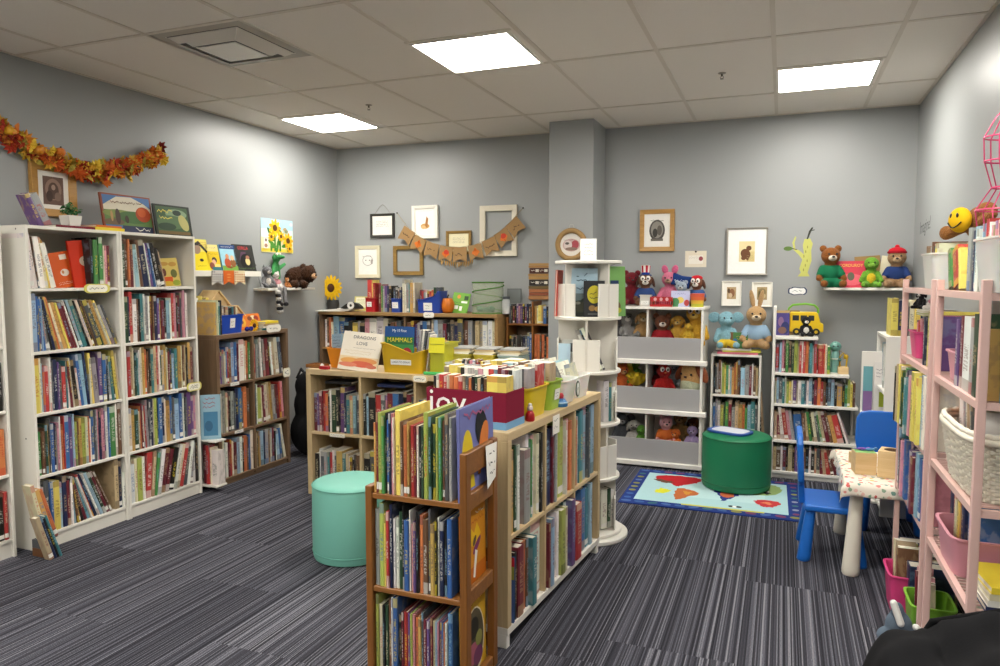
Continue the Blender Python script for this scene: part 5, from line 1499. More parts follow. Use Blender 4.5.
pframe('small white framed woodland print, directly under the big bear print on its left', -.454, -.305, 1.266, 1.464, .012, 'laminate', 'e6e2d8', [('r', 'b59a72', 0, 1, 0, 1), ('e', '8a5f42', .55, .5, .3, .36), ('e', 'd0b896', .4, .3, .2, .2), ('e', '5c4630', .2, .7, .14, .2)], pic=(.07, .095, .055))
pframe('small white framed print behind the tan rabbit ears on the back wall', -.227, -.074, 1.262, 1.456, .012, 'laminate', 'e6e2d8', [('r', 'a9946c', 0, 1, 0, 1), ('e', '8a7a52', .5, .6, .4, .3), ('e', 'c9b48a', .6, .3, .26, .2), ('e', '6c5f3c', .25, .4, .14, .3)], pic=(.075, .1, .055))

# a plain sapling sticker and a name tag
t = thing('tree_sticker', 'pale yellow-green tree sticker with a green leaf and dark twig on back wall', 'sticker', (.115, YB, 1.50))
m = MB('c3c46a'); m.at(Mat((0, 0, 0), (1, 0, 0), (0, 0, 1)))
m.prism([(-.01, 0), (.075, 0), (.06, .03), (.085, .12), (.08, .2), (.09, .25), (.07, .29), (.03, .285), (.02, .24), (.03, .17), (-.005, .20), (-.035, .215), (-.04, .20), (-.01, .17), (.02, .13), (.0, .06), (.012, .03)], 0, .0006)
m.prism([(-.045, .2), (-.03, .2), (-.04, .26), (-.028, .3), (-.036, .31), (-.055, .26)], 0, .0006)
m.at(); m.build('trunk', 'printed_paper', t)
m = MB('5c7a3a'); m.at(Mat((0, -.0006, 0), (1, 0, 0), (0, 0, 1))); m.disc(-.085, .215, .032, .017, .0004); m.col('33352c'); m.poly([(-.055, .213), (-.02, .203), (-.02, .208), (-.055, .219)], .0004); m.poly([(.045, .285), (.055, .285), (.075, .34), (.09, .372), (.08, .375), (.06, .345)], .0004); m.poly([(.068, .345), (.1, .352), (.1, .358), (.068, .352)], .0004)
m.col('8f9048')
for k in range(6): m.disc(.03 + .012 * (k % 3), .05 + .035 * k, .004, .012, .0004, 8)
m.at(); m.build('twig_and_leaf', 'printed_paper', t)
t = thing('wall_label', 'small white cloud-shaped label with a dark blue outline on the back wall', 'label', (.107, YB, 1.387))
m = MB('2c3a5c'); m.at(Mat((0, 0, 0), (1, 0, 0), (0, 0, 1)))
cl_ = lambda s: [(s * .068 * math.copysign(abs(math.cos(a)) ** .6, math.cos(a)), s * .03 * math.copysign(abs(math.sin(a)) ** .6, math.sin(a)) * (1 + .12 * math.cos(7 * a))) for a in [2 * PI * i / 32 for i in range(32)]]
m.prism(cl_(1), 0, .001); m.col('eef0f0').poly([(x * .97, y * .9) for x, y in cl_(.88)], .0014); m.col('6c7480').scribble(-.04, .04, 0, .014, .0018, seed=4); m.at(); m.build('card', 'printed_paper', t)
# wall lettering
m = MB('2f2f30'); m.at(Mat((XR - .0002, 5.62, 1.838), (0, -1, 0), (0, 0, 1)) @ T(rz=.05)); m.text('Imagine!', .125, 0, 0, 0, sxy=.95)
tag(m.at().build('wall_lettering', 'printed_paper'), 'black word sticker reading Imagine on the right wall above the wooden crate', 'sticker')

# stacked-plank sign left of the column
t = thing('plank_sign', 'wooden sign of stacked painted planks like book spines left of the column', 'sign', (-1.985, YB - .003, 1.30))
zz = 0
for k, (hh, c, ww) in enumerate(((.035, 'a8774a', .2), (.028, '8a4a30', .19), (.03, 'a86a42', .19), (.028, '6e5a34', .2), (.055, '2e2824', .19), (.03, 'b08a52', .2), (.022, 'a37c44', .205), (.05, '4a241c', .185), (.02, 'a87f4c', .2), (.022, 'b28d58', .195))):
    m = MB(c); m.box(-ww / 2, ww / 2, -.03, 0, zz, zz + hh - .002)
    if k in (4, 7):
        m.at(Mat((0, -.03, zz + hh / 2), (1, 0, 0), (0, 0, 1))); m.col('d8d2c4')
        for j in range(4): m.rect(-.075 + j * .04, -.045 + j * .04, -.012, .012, .0006) if j % 2 else m.scribble(-.078 + j * .04, -.04 + j * .04, 0, .018, .0006, seed=j)
        m.at()
    m.build('plank', 'laminate', t, bevel=.0015, segs=1); zz += hh

# round rope wreath sign on the column
t = thing('round_sign', 'round picture with a rope border hanging on the grey column', 'sign', (-1.59, 5.64 - .002, 1.755))
m = MB('a08258'); m.tube([(.112 * math.cos(a), -.016, .112 * math.sin(a)) for a in [2 * PI * i / 40 for i in range(40)]], .021, 10, closed=True); m.build('rope_ring', 'burlap', t, smooth=60)
m = MB('e6e0d8'); m.at(Mat((0, -.008, 0), (1, 0, 0), (0, 0, 1))); m.prism([(.1 * math.cos(a), .1 * math.sin(a)) for a in [2 * PI * i / 32 for i in range(32)]], -.004, .004); m.at(); m.build('disc', 'paper', t)
art(t, Mat((0, -.0125, -.085), (1, 0, 0), (0, 0, 1)), .17, .17, [('e', 'c9a9a4', .5, .48, .42, .3), ('e', 'a84a52', .68, .5, .18, .2), ('e', 'd7c9c4', .34, .48, .2, .22), ('e', '5c5550', .3, .56, .1, .06), ('e', '8a7468', .5, .3, .3, .08), ('s', '4a4540', .12, .6, .72, .05, 1, 0)], 'picture')
m = MB('b8b4ac'); m.tube([(-.02, -.006, .135), (-.012, -.006, .16), (.012, -.006, .16), (.02, -.006, .135)], .002, 6); m.build('wire_loop', 'metal_paint', t)

# burlap bunting
t = thing('burlap_bunting', 'burlap bunting of small swallow-tailed flags with orange leaves across the back wall', 'bunting', (0, YB - .05, 0))
fl = [(406.5, 235.5, 32), (418, 244, 24), (431.5, 250, 16), (445.5, 253.5, 8), (460, 254.5, 0), (475.5, 252, -10), (490.5, 246, -20), (503.5, 237.5, -32), (515.5, 227, -40)]
stp = []
for k, (px, py, ang) in enumerate(fl):
    p = ptY(px, py, YB - .05); a = -math.radians(ang); s = .068
    P = T(p.x, .004 * (k % 2), p.z, ry=-a)
    m = MB('a08058'); m.at(P @ Matrix.Rotation(PI / 2, 4, 'X')); m.prism([(-s, -s * 1.05), (0, -s * .62), (s, -s * 1.05), (s, s), (-s, s)], -.0012, .0012); m.at()
    f = m.build('flag', 'burlap', t)
    m = MB('cf5a22'); m.at(P @ Mat((0, -.0022, 0), (1, 0, 0), (0, 0, 1)))
    if k % 2:
        c2 = 'c23a24' if k in (3, 7) else 'd9742a'
        m.col('d9742a')
        for (ax, ay, r1, r2, ro) in ((0, -.005, .026, .03, 0), (-.02, .0, .02, .014, .6), (.02, .0, .02, .014, -.6), (0, .022, .012, .018, 0)): m.disc(ax, ay, r1, r2, .0002 * (1 + ro), 12, ro)
        if c2 != 'd9742a': m.col(c2).disc(.006, .012, .026, .022, .0008, 14)
        m.col('8a3a1a').poly([(-.002, -.045), (.002, -.045), (.002, -.02), (-.002, -.02)], .0009)
        m.at(); m.build('leaf_print', 'printed_paper', f)
    else:
        m.col('3c2c20').scribble(-.048, .048, 0, .024, .0004, w=.0035, seed=k); m.at(); m.build('script_print', 'printed_paper', f)
    stp.append(P @ Vector((0, -.003, s * .96)))
m = MB('a89878'); pl, pr = ptY(397, 213, YB - .012), ptY(523, 208, YB - .012); pl.y -= YB - .05; pr.y -= YB - .05
m.tube([tuple(pl)] + [tuple(p) for p in stp] + [tuple(pr)], .0022, 6); m.build('string', 'fabric', t)
m = MB('5a564f'); m.ell(tuple(pl), .008, 10, 6); m.ell(tuple(pr), .008, 10, 6); m.build('nail', 'metal_paint', t)
m = MB('b08a4c'); q = random.Random(2)
for k in range(16):
    px = 441 + k * 2.1; p = ptY(px, 262 + 2.5 * math.sin(k * .2), YB - .05); m.tube([(p.x, .004, p.z + .02), (p.x + q.uniform(-.01, .01), -.004, p.z - .012 - q.uniform(0, .02))], .006, 6, r1=.003)
m.build('tassel_fringe', 'fabric', t)

# autumn garland on the left wall
t = thing('autumn_garland', 'garland of orange, red and yellow fabric leaves swagged along the left wall', 'garland', (XL + .05, 0, 0))
gp = [ptX(x, y, XL + .05) for x, y in ((-28, 112), (-8, 124), (10, 139), (30, 152), (48, 160), (66, 168), (85, 173), (104, 172), (122, 168), (138, 164), (150, 160), (160, 154))]
pts = [(0, p.y, p.z) for p in gp]
m = MB('5a4a30'); m.tube(pts + [(-.02, pts[-1][1] + .04, pts[-1][2] + .03)], .004, 6); m.build('cord', 'leaf_cloth', t)
m = MB('2c2826'); m.ell((-.03, pts[-1][1] + .045, pts[-1][2] + .035), .012, 10, 8); m.build('hook', 'plastic', t)
LEAF = [(0, -.5), (.12, -.32), (.42, -.34), (.32, -.12), (.55, .08), (.28, .12), (.3, .34), (.12, .24), (0, .6), (-.12, .24), (-.3, .34), (-.28, .12), (-.55, .08), (-.32, -.12), (-.42, -.34), (-.12, -.32)]
q = random.Random(8); m = MB()
for k in range(270):
    f = q.random() * (len(pts) - 1); i = min(int(f), len(pts) - 2); a, b_ = Vector(pts[i]), Vector(pts[i + 1]); p = a + (b_ - a) * (f - i)
    p += Vector((q.uniform(-.015, .05), q.uniform(-.02, .02), q.gauss(.006, .024)))
    s = q.uniform(.06, .1)
    m.at(Matrix.Translation(p) @ Euler((q.uniform(-.8, .8), PI / 2 + q.uniform(-.8, .8), q.uniform(0, 6.28))).to_matrix().to_4x4())
    m.col(q.choice(['c9602c', 'dc7c34', 'e09a40', 'e0b040', 'b8442e', '8f3028', 'e6c648', 'b0a048', 'd8783a', 'd0642c', 'b5702e', 'e68c44', 'e0bc58', 'e6c648']))
    vs = [(0, 0, .16 * s)] + [(x * s, y * s, (-.12 * s if j % 2 else .02 * s)) for j, (x, y) in enumerate(LEAF)]
    m.add(vs, [(0, 1 + j, 1 + (j + 1) % 16) for j in range(16)])
m.at(); m.build('leaves', 'leaf_cloth', t)
for (px, py, r, c) in ((38, 150, .03, 'd98a1c'), (60, 152, .028, 'd0741c'), (10, 131, .03, 'd9a01e'), (136, 168, .022, '3c2420')):
    p = ptX(px, py, XL + .09); m = MB(c)
    for k in range(7):
        a = 2 * PI * k / 7; m.ell((.04 + .4 * r * math.cos(a), p.y + .4 * r * math.sin(a), p.z), (r * .7, r * .7, r * .82), 10, 8)
    m.col('5a4a24').tube([(.04, p.y, p.z + r * .7), (.045, p.y + .006, p.z + r * 1.15)], .005, 6); m.build('small_pumpkin', 'plastic', t, smooth=60)

# gold framed print above the bookcase
t = thing('framed_picture', 'gold wood framed brown engraving hung under the leaf garland on the left wall', 'picture', (XL + .003, 3.065, 1.85), PI / 2)
m = MB()
w, h, bar, dep = .285, .31, .045, .03
o_ = [(-w / 2, 0), (w / 2, 0), (w / 2, h), (-w / 2, h)]; i_ = [(-w / 2 + bar, bar), (w / 2 - bar, bar), (w / 2 - bar, h - bar), (-w / 2 + bar, h - bar)]
for k in range(4):
    j = (k + 1) % 4; m.add([(o_[k][0], -dep, o_[k][1]), (o_[j][0], -dep, o_[j][1]), (i_[j][0], -dep * .7, i_[j][1]), (i_[k][0], -dep * .7, i_[k][1]), (o_[k][0], 0, o_[k][1]), (o_[j][0], 0, o_[j][1]), (i_[j][0], 0, i_[j][1]), (i_[k][0], 0, i_[k][1])], [(0, 1, 2, 3), (7, 6, 5, 4), (1, 0, 4, 5), (3, 2, 6, 7)])
m.build('frame', 'gold_wood', t, bevel=.002, segs=1)
m = MB('e9e6de'); m.box(-w / 2 + bar, w / 2 - bar, -.012, -.001, bar, h - bar); m.build('mount', 'paper', t)
art(t, Mat((0, -.012, bar + .025), (1, 0, 0), (0, 0, 1)), .13, .165, [('r', '6a5348', 0, 1, 0, 1), ('e', '94796a', .5, .55, .4, .38), ('e', '5a463c', .5, .5, .26, .3), ('e', 'a58c7c', .5, .62, .1, .1), ('e', '4a3830', .3, .3, .16, .2), ('e', '7f685c', .7, .3, .16, .16)], 'print')

# ------------------------------------------------------------------ on top of the tall white bookcases
Z = TOP + .0006
row('top of white bookcase beside the plant', (-3.82, 2.80), (-3.82, 2.89), Z, 'u3.8<25 a5.8<26', .20, depth=.08, seed=80, flat=True)
lying_book('dark magenta book lying flat in front of the potted plant', (-3.82, 2.96, Z), PI / 2, .26, .17, .014, 'm')
lying_book('yellow book lying flat on top of white bookcase, lower of the pair', (-3.81, 3.17, Z), PI / 2, .20, .16, .018, 'y')
lying_book('orange book lying flat on top of the yellow one on white bookcase', (-3.81, 3.165, Z + .0186), PI / 2 + .05, .18, .15, .012, 'o')
t = thing('potted_plant', 'small green plant in a square white pot on tall white bookcase', 'plant', (-3.80, 2.97, Z + .0146))
m = MB('e6e3da'); s0, s1, hh = .034, .042, .06
m.add([(-s0, -s0, 0), (s0, -s0, 0), (s0, s0, 0), (-s0, s0, 0), (-s1, -s1, hh), (s1, -s1, hh), (s1, s1, hh), (-s1, s1, hh), (-s1 + .005, -s1 + .005, hh), (s1 - .005, -s1 + .005, hh), (s1 - .005, s1 - .005, hh), (-s1 + .005, s1 - .005, hh), (-s1 + .006, -s1 + .006, hh - .012), (s1 - .006, -s1 + .006, hh - .012), (s1 - .006, s1 - .006, hh - .012), (-s1 + .006, s1 - .006, hh - .012)],
      [(3, 2, 1, 0)] + [(i, (i + 1) % 4, 4 + (i + 1) % 4, 4 + i) for i in range(4)] + [(4 + i, 4 + (i + 1) % 4, 8 + (i + 1) % 4, 8 + i) for i in range(4)] + [(8 + i, 8 + (i + 1) % 4, 12 + (i + 1) % 4, 12 + i) for i in range(4)] + [(12, 13, 14, 15)])
m.build('pot', 'plastic', t, bevel=.002)
m = MB('3f6a3a'); q = random.Random(5)
for k in range(60):
    a = q.uniform(0, 6.28); r = q.uniform(0, .05); z = .065 + q.uniform(0, .06) * (1.2 - r * 10); s = q.uniform(.012, .02)
    m.col(q.choice(['2f5a34', '47784a', '5f8f5a', '38683c'])); m.at(T(r * math.cos(a), r * math.sin(a), z, rx=q.uniform(-.9, .9), ry=q.uniform(-.9, .9), rz=a)); m.add([(-s, 0, 0), (0, -s * .55, .003), (s, 0, -.002), (0, s * .55, .003)], [(0, 1, 2, 3)])
m.at(); m.col('4a6a3a')
for k in range(9): m.tube([(0, 0, .05), (.03 * math.cos(k * .7), .03 * math.sin(k * .7), .11)], .0015, 5)
m.build('foliage', 'leaf_cloth', t)
y0, y1 = ptX(102, 210, -3.86).y, ptX(152, 210, -3.86).y
face_book('large landscape picture book with a big orange ball over green hills on white bookcase', (-3.84, (y0 + y1) / 2, Z), PI / 2, y1 - y0, .245, .012, '8a4a34',
          [('r', '8a4c38', 0, 1, 0, 1), ('r', '4a6fa0', .03, .97, .04, .96), ('p', 'cfc8b4', [(.03, .5), (.03, .7), (.3, .93), (.6, .95), (.85, .8), (.97, .68), (.97, .5)]), ('r', '5d7a44', .03, .97, .2, .58), ('e', '7a8a4c', .3, .5, .3, .1), ('e', '47683c', .6, .42, .34, .16), ('r', '2f3550', .35, .97, .04, .2), ('e', '6a5a44', .2, .28, .2, .08),
           ('e', 'a3421f', .8, .52, .155, .2), ('e', 'c05a2a', .77, .57, .09, .12), ('e', '4a3a34', .28, .42, .05, .2), ('e', 'b08a5c', .16, .42, .025, .14), ('e', '3f342c', .45, .36, .04, .1), ('s', '6b4a34', .16, .84, .8, .08, 1, 0), ('s', 'dcd8d0', .58, .93, .12, .09, 1, 0)], tilt=9)
y0, y1 = ptX(153, 215, -3.84).y, ptX(189, 215, -3.84).y
face_book('dark green picture book with pale green swirls and yellow title on white bookcase', (-3.81, (y0 + y1) / 2, Z), PI / 2, y1 - y0, .21, .012, '26302a',
          [('r', '272e28', 0, 1, 0, 1), ('r', '3f5a3c', .05, .93, .06, .94), ('e', '7f9a78', .6, .72, .3, .16), ('e', '55704c', .45, .45, .4, .22), ('e', 'b5b070', .78, .45, .12, .28, .5), ('e', '27382e', .62, .76, .12, .09), ('e', '2c4230', .3, .3, .25, .12), ('r', '6e5a34', .05, .93, .06, .16), ('s', 'd9c95c', .08, .5, .78, .12, 2, 0)], tilt=9)
# ------------------------------------------------------------------ bins and their contents


def tub(label, loc, rz, w, d, h, c, taper=.86, ztop=None, mat='plastic', name='storage_bin', cat='bin', group=None, rim=.006, wall=.004, lab=None, handles=False):
    """open plastic bin: rounded tapered walls, a turned rim, optional paper label on the front"""
    t = thing(name, label, cat, loc, rz, group)
    n = 40

    def loop(hw, hd, r, z, k):
        out = []
        for i in range(n):
            a = 2 * PI * (i + .5) / n; ca, sa = math.cos(a), math.sin(a)
            x = math.copysign(abs(ca) ** .28, ca) * hw; y = math.copysign(abs(sa) ** .28, sa) * hd
            zz = z if k == 0 else (ztop(x / hw, y / hd) if ztop else z)
            out.append((x, y, zz + (r if k else 0)))
        return out
    L = [loop(w / 2 * taper, d / 2 * taper, 0, 0, 0), loop(w / 2 - rim * .6, d / 2 - rim * .6, -.008, h, 1), loop(w / 2 + rim * .4, d / 2 + rim * .4, -.006, h, 1), loop(w / 2 + rim * .4, d / 2 + rim * .4, 0, h, 1),
         loop(w / 2 - wall - rim * .6, d / 2 - wall - rim * .6, 0, h, 1), loop((w / 2) * taper - wall, (d / 2) * taper - wall, 0, wall, 0)]
    m = MB(c); vs = [p for l in L for p in l]; fs = []
    for k in range(len(L) - 1):
        for i in range(n):
            j = (i + 1) % n; fs.append((k * n + i, k * n + j, (k + 1) * n + j, (k + 1) * n + i))
    fs.append(tuple(range(n - 1, -1, -1))); fs.append(tuple(range(5 * n, 6 * n)))
    m.add(vs, fs); m.build('tub', mat, t, smooth=45)
    if lab:
        lw, lh, lz, txt = lab[:4]; face = lab[4] if len(lab) > 4 else 0
        ang = math.atan2((1 - taper) * (d if face in (0,) else w) / 2, h)
        R = Matrix.Rotation({0: 0, 1: PI / 2, -1: -PI / 2}[face], 4, 'Z')
        dd = (d if face == 0 else w)
        yoff = -(dd / 2) * (taper + (1 - taper) * lz / h) - .0015
        m = MB('ecebe6'); m.at(R @ Matrix.Translation((0, yoff, lz)) @ Matrix.Rotation(ang, 4, 'X') @ Mat((0, 0, 0), (1, 0, 0), (0, 0, 1)))
        m.box(-lw / 2, lw / 2, -lh / 2, lh / 2, 0, .0008); m.col('33322f')
        if txt: m.text(txt, lh * .55, 0, 0, .0012, sxy=.9)
        else:
            m.scribble(-lw * .32, lw * .32, lh * .12, lh * .16, .0012, seed=int(lz * 991)); m.scribble(-lw * .28, lw * .2, -lh * .2, lh * .12, .0012, seed=3)
        m.at(); m.build('paper_label', 'printed_paper', t)
    return t


# --- on the dark wood cube bookcase
zb = 1.0856
tub('blue plastic book bin with a white label on dark wood bookcase', (-3.82, 4.165, zb), PI / 2, .27, .20, .135, '1b49b4', lab=(.05, .07, .075, ''))
row('blue bin on dark wood bookcase', (-3.765, 4.07), (-3.765, 4.27), zb + .006, 's3.7 z2.6 c3.8 j2.7 e3.7 s2.6 k3.6 t2.7 j3.7 c2.6', .21, depth=.13, soft=True, seed=90, flat=True)
row('dark wood bookcase left of blue bin', (-3.70, 3.965), (-3.70, 4.035), zb, 'z4.7 c3.8 t3.7 k3.8', .26, depth=.2, seed=91, flat=True)
row('dark wood bookcase behind blue bin', (-3.93, 4.00), (-3.93, 4.16), zb, 'c4.9 w3.8 y6.9 l5.7 y4.8', .275, depth=.1, seed=92, flat=True)
for k, (yy, s, lab) in enumerate(((4.23, .19, 'larger bare wooden birdhouse with a peaked roof behind the blue bin'), (4.42, .15, 'smaller bare wooden birdhouse with a peaked roof behind the orange books'))):
    t = thing('wooden_birdhouse', lab, 'birdhouse', (-3.975, yy, zb), PI / 2)
    hh = s * .75 + (.07 if not k else 0)
    m = MB('c9a972'); m.at(Matrix.Rotation(PI / 2, 4, 'X')); m.prism([(-s / 2, 0), (s / 2, 0), (s / 2, hh), (0, hh + s * .48), (-s / 2, hh)], -.055, .055); m.at(); m.build('body', 'bare_plywood', t)
    for sg in (-1, 1):
        m = MB(); m.at(Matrix.Rotation(PI / 2, 4, 'X')); a = Vector((0, hh + s * .49)); b_ = Vector((sg * s * .62, hh - s * .1)); nn = Vector((-(b_ - a).y, (b_ - a).x)).normalized() * .008 * (1 if sg > 0 else -1)
        pl_ = [tuple(a), tuple(b_), tuple(b_ + nn), tuple(a + nn)]
        m.prism(pl_ if sg < 0 else pl_[::-1], -.075, .075); m.at(); m.build('roof_board', 'bare_plywood', t)
    m = MB('2a2018'); m.at(Mat((0, -.0555, hh * .8), (1, 0, 0), (0, 0, 1))); m.disc(0, 0, s * .16, s * .16, .0006); m.at(); m.build('entrance_hole', 'paper', t)
face_book('orange picture book with autumn figures lying back on dark wood bookcase', (-3.86, 4.52, zb), PI / 2 - .1, .24, .13, .012, 'c9682a', [('r', 'd0742c', 0, 1, 0, 1), ('e', 'd9a53a', .2, .5, .16, .3), ('e', '5a3a24', .2, .5, .06, .12), ('e', 'e0cba8', .7, .75, .12, .14), ('e', '7a4430', .55, .7, .1, .14), ('e', '8f2f2a', .82, .7, .1, .16)], tilt=20)
for k, (c, w_, n_) in enumerate((('t', .22, 'teal'), ('w', .21, 'white'), ('e', .20, 'tan'), ('y', .2, 'yellow'))):
    lying_book(f'{n_} book lying in the low stack at the right end of dark wood bookcase', (-3.765, 4.58, zb + .0166 * k), PI / 2 + .06 * k, w_, .1, .016, c)
t = thing('artificial_sunflower', 'small artificial sunflower lying on dark wood bookcase by the blue bin', 'flower', (-3.735, 4.405, zb + .012), 0)
m = MB('d9a516')
for k in range(14):
    a = 2 * PI * k / 14; m.at(T(.0, .02 * math.cos(a), .03 + .02 * math.sin(a), rx=a)); m.ell((.0, .016, 0), (.004, .018, .008), 8, 6)
m.at(); m.build('petals', 'leaf_cloth', t); m = MB('4a2c14'); m.ell((.004, 0, .03), (.008, .018, .018), 12, 8); m.build('seed_disc', 'plush', t)
t = thing('ribbon_bow', 'small dark blue ribbon bow on dark wood bookcase right of the blue bin', 'ribbon', (-3.715, 4.325, zb))
m = MB('2c2f7a')
for s in (-1, 1): m.ell((0, .022 * s, .022), (.012, .022, .018), 12, 8)
m.ell((.004, 0, .02), .01, 10, 8); m.build('loops', 'fabric', t, smooth=60)

# printed pennant under the floating shelf
t = thing('paper_pennant', 'short paper pennant of dotted, orange and leafy flags hanging off the floating shelf', 'bunting', (XL + .119, 4.27, 1.545))
for k, (c, c2) in enumerate((('c9c6c0', '55535a'), ('cf6426', 'd98a4a'), ('e0d4ae', 'b5522c'))):
    m = MB(c); m.at(Mat((0, .12 * k, 0), (0, 1, 0), (0, 0, 1))); m.prism([(-.058, -.11), (0, -.085), (.058, -.11), (.058, 0), (-.058, 0)], 0, .0012)
    q = random.Random(k); m.col(c2)
    for j in range(26 if k != 1 else 3):
        m.disc(-.05 + .02 * (j % 6) if k != 1 else 0, -.085 + .018 * (j // 6) if k != 1 else -.03 - .022 * j, .006 if k != 1 else .022, .006, .0018, 8)
    m.at(); m.build('flag', 'printed_paper', t)
# raccoon tail and legs hang over the edge; a green leafy plush behind
t = thing('plush_crocodile', 'tall green plush crocodile standing behind the small pink toy on the wall shelf', 'plush toy', (-4.03, 5.04, 1.406), PI / 2)
m = MB('3f8f4f'); m.ell((0, 0, .12), (.045, .035, .12)); m.ell((0, -.01, .255), (.038, .035, .04)); m.ell((0, -.05, .26), (.022, .05, .018)); m.capsule((-.04, -.01, .17), (-.075, -.03, .12), .018, .014); m.capsule((.04, -.01, .17), (.08, -.03, .2), .018, .014); fused('body', m, .3, t)
m = MB('e8e6da'); m.ell((-.018, -.03, .285), .012, 10, 8); m.ell((.018, -.03, .285), .012, 10, 8); m.build('eyes', 'plastic', t, smooth=60)
t = thing('plush_tail_toy', 'black and white ringed plush lemur tail toy hanging below the raccoon', 'plush toy', (-3.905, 4.90, 1.40), PI / 2)
m = MB()
for k in range(7):
    m.col('26262a' if k % 2 else 'b9b6b2'); m.ell((-.0 + .004 * k, -.005, -.03 - .027 * k), (.024 + .002 * k, .024, .02), 12, 8)
m.build('ringed_tail', 'plush', t, smooth=60)
for s in (-1, 1):
    m = MB('8a888a'); m.capsule((.05 + .03 * s, -.01, .0), (.05 + .03 * s, -.015, -.11), .017, .015); m.col('2c2a2c').ell((.05 + .03 * s, -.02, -.13), (.02, .024, .018)); m.build('leg', 'plush', t, smooth=60)

# --- on the oak hutch
zh = 1.1806
HY = 5.80


def hx_(px): return ptY(px, 300, HY).x


t = thing('sunflower_vase', 'bright yellow artificial sunflower standing in a dark pot on wide oak bookcase', 'flower', (hx_(331), HY + .03, zh))
m = MB('2c2b29'); m.lathe([(.04, 0), (.055, .01), (.062, .06), (.055, .1), (.05, .1), (.045, .085), (.0, .085)], 24); m.build('pot', 'plastic', t, smooth=40)
m = MB('3c6a34'); m.tube([(0, 0, .08), (0, -.01, .2)], .006, 8); m.build('stem', 'leaf_cloth', t)
m = MB('e0b218')
for rr, zz, nn in ((.085, 0, 16), (.065, -.006, 14)):
    for k in range(nn):
        a = 2 * PI * (k + .5 * (zz < 0)) / nn; m.at(T(0, -.022 + zz, .215, ry=a)); m.ell((rr, 0, 0), (.04, .004, .016), 10, 6)
m.at(); m.build('petals', 'leaf_cloth', t)
m = MB('4f2f14'); m.ell((0, -.028, .215), (.042, .014, .042), 20, 12); m.build('seed_disc', 'plush', t)
for k, (px, dy, w_, d_, n_) in enumerate(((338, -.07, .28, .2, 'lowest of the loose pile'), (346, -.05, .24, .18, 'in the middle of the loose pile'), (352, -.03, .2, .15, 'topmost of the loose pile'))):
    m = MB('e2dfd6' if k != 1 else 'c9c7c0'); m.box(-w_ / 2, w_ / 2, -d_ / 2, d_ / 2, 0, .008); o = m.build('paper_stack', 'paper', loc=(hx_(px), HY + dy, zh + .0086 * k), rot=(0, 0, .25 - .3 * k)); tag(o, f'white papers {n_} by the sunflower on oak bookcase', 'papers')
t = thing('tape_dispenser', 'black arched desk dispenser with a white roll on the papers on oak bookcase', 'dispenser', (hx_(358), HY - .10, zh + .0262), .1)
m = MB('24231f'); m.at(Matrix.Rotation(PI / 2, 4, 'X')); m.prism([(-.11, 0), (.11, 0), (.1, .02), (.06, .05), (0, .062), (-.05, .045), (-.1, .012)], -.025, .025); m.at(); m.build('body', 'plastic', t, bevel=.004)
m = MB('e6e4de'); m.at(T(.0, -.027, .03) @ Matrix.Rotation(PI / 2, 4, 'X')); m.lathe([(.014, -.006), (.034, -.006), (.034, .006), (.014, .006), (.014, -.006)], 20, cap=False); m.at(); m.build('roll', 'plastic', t)
t = thing('standing_card', 'pale yellow framed card leaning behind the dispenser on oak bookcase', 'sign', (hx_(356), HY + .09, zh + .02), 0, rot=(-.2, 0, 0))
m = MB('d9cf7a'); m.box(-.085, .085, 0, .01, -.019, .115); m.build('card', 'printed_paper', t); art(t, Mat((0, 0, 0), (1, 0, 0), (0, 0, 1)), .17, .115, [('r', 'e9e6c8', .1, .9, .08, .92), ('s', 'a39c62', .18, .82, .75, .07, 4, 0)], 'printing')
tub('small red magazine bin with a white label on wide oak bookcase', (hx_(376.5), HY - .04, zh), 0, .105, .18, .13, 'b32027', lab=(.05, .045, .07, ''), taper=.92)
row('red bin on wide oak bookcase', (hx_(372.5), HY - .10), (hx_(380.5), HY - .10), zh + .006, 'r6.9 y2.9 r3.7', .29, depth=.12, seed=93, flat=True)
row('top of wide oak bookcase right of red bin', (hx_(383.5), HY - .09), (hx_(396), HY - .09), zh, 'm3.9 g2.8 a2.8 u3.8 n3.8 k3.8', .255, depth=.14, soft=True, seed=94, flat=True)
tub('blue magazine bin with a white label behind tan books on wide oak bookcase', (hx_(401.5), HY - .02, zh), 0, .10, .20, .125, '2245a0', lab=(.06, .055, .065, ''), taper=.92)
row('first blue bin on wide oak bookcase', (hx_(397.7), HY - .08), (hx_(405.5), HY - .08), zh + .006, 's3.7 k3.8 j2.7 n3.8', .235, depth=.14, soft=True, seed=95, flat=True)
row('top of wide oak bookcase between blue bins', (hx_(407.5), HY - .10), (hx_(420), HY - .10), zh, 'c4.9 w2.6 a4.7 t2.6 z5.7 c3.7', .30, depth=.17, seed=96, flat=True)
tub('large blue magazine bin sloping up at its right side on wide oak bookcase', (hx_(434), HY - .03, zh), 0, .235, .19, .12, '1f3f9c', lab=(.085, .07, .055, ''), taper=.93, ztop=lambda x, y: .12 + .075 * max(0, min(1, (x - .25) / .6)))
row('large blue bin on wide oak bookcase', (hx_(424), HY - .09), (hx_(442), HY - .09), zh + .006, 'm3.6 r2.5 a3.6 w2.6 j3.5 r3.5 o3.6 d3.8 s3.8', .235, depth=.13, soft=True, seed=97, flat=True)
t = thing('pumpkin', 'small orange pumpkin with a black stem between blue bin and green book', 'pumpkin', (hx_(449), HY - .03, zh))
m = MB('d2741c')
for k in range(9):
    a = 2 * PI * k / 9; m.ell((.026 * math.cos(a), .026 * math.sin(a), .066), (.036, .036, .066), 12, 10)
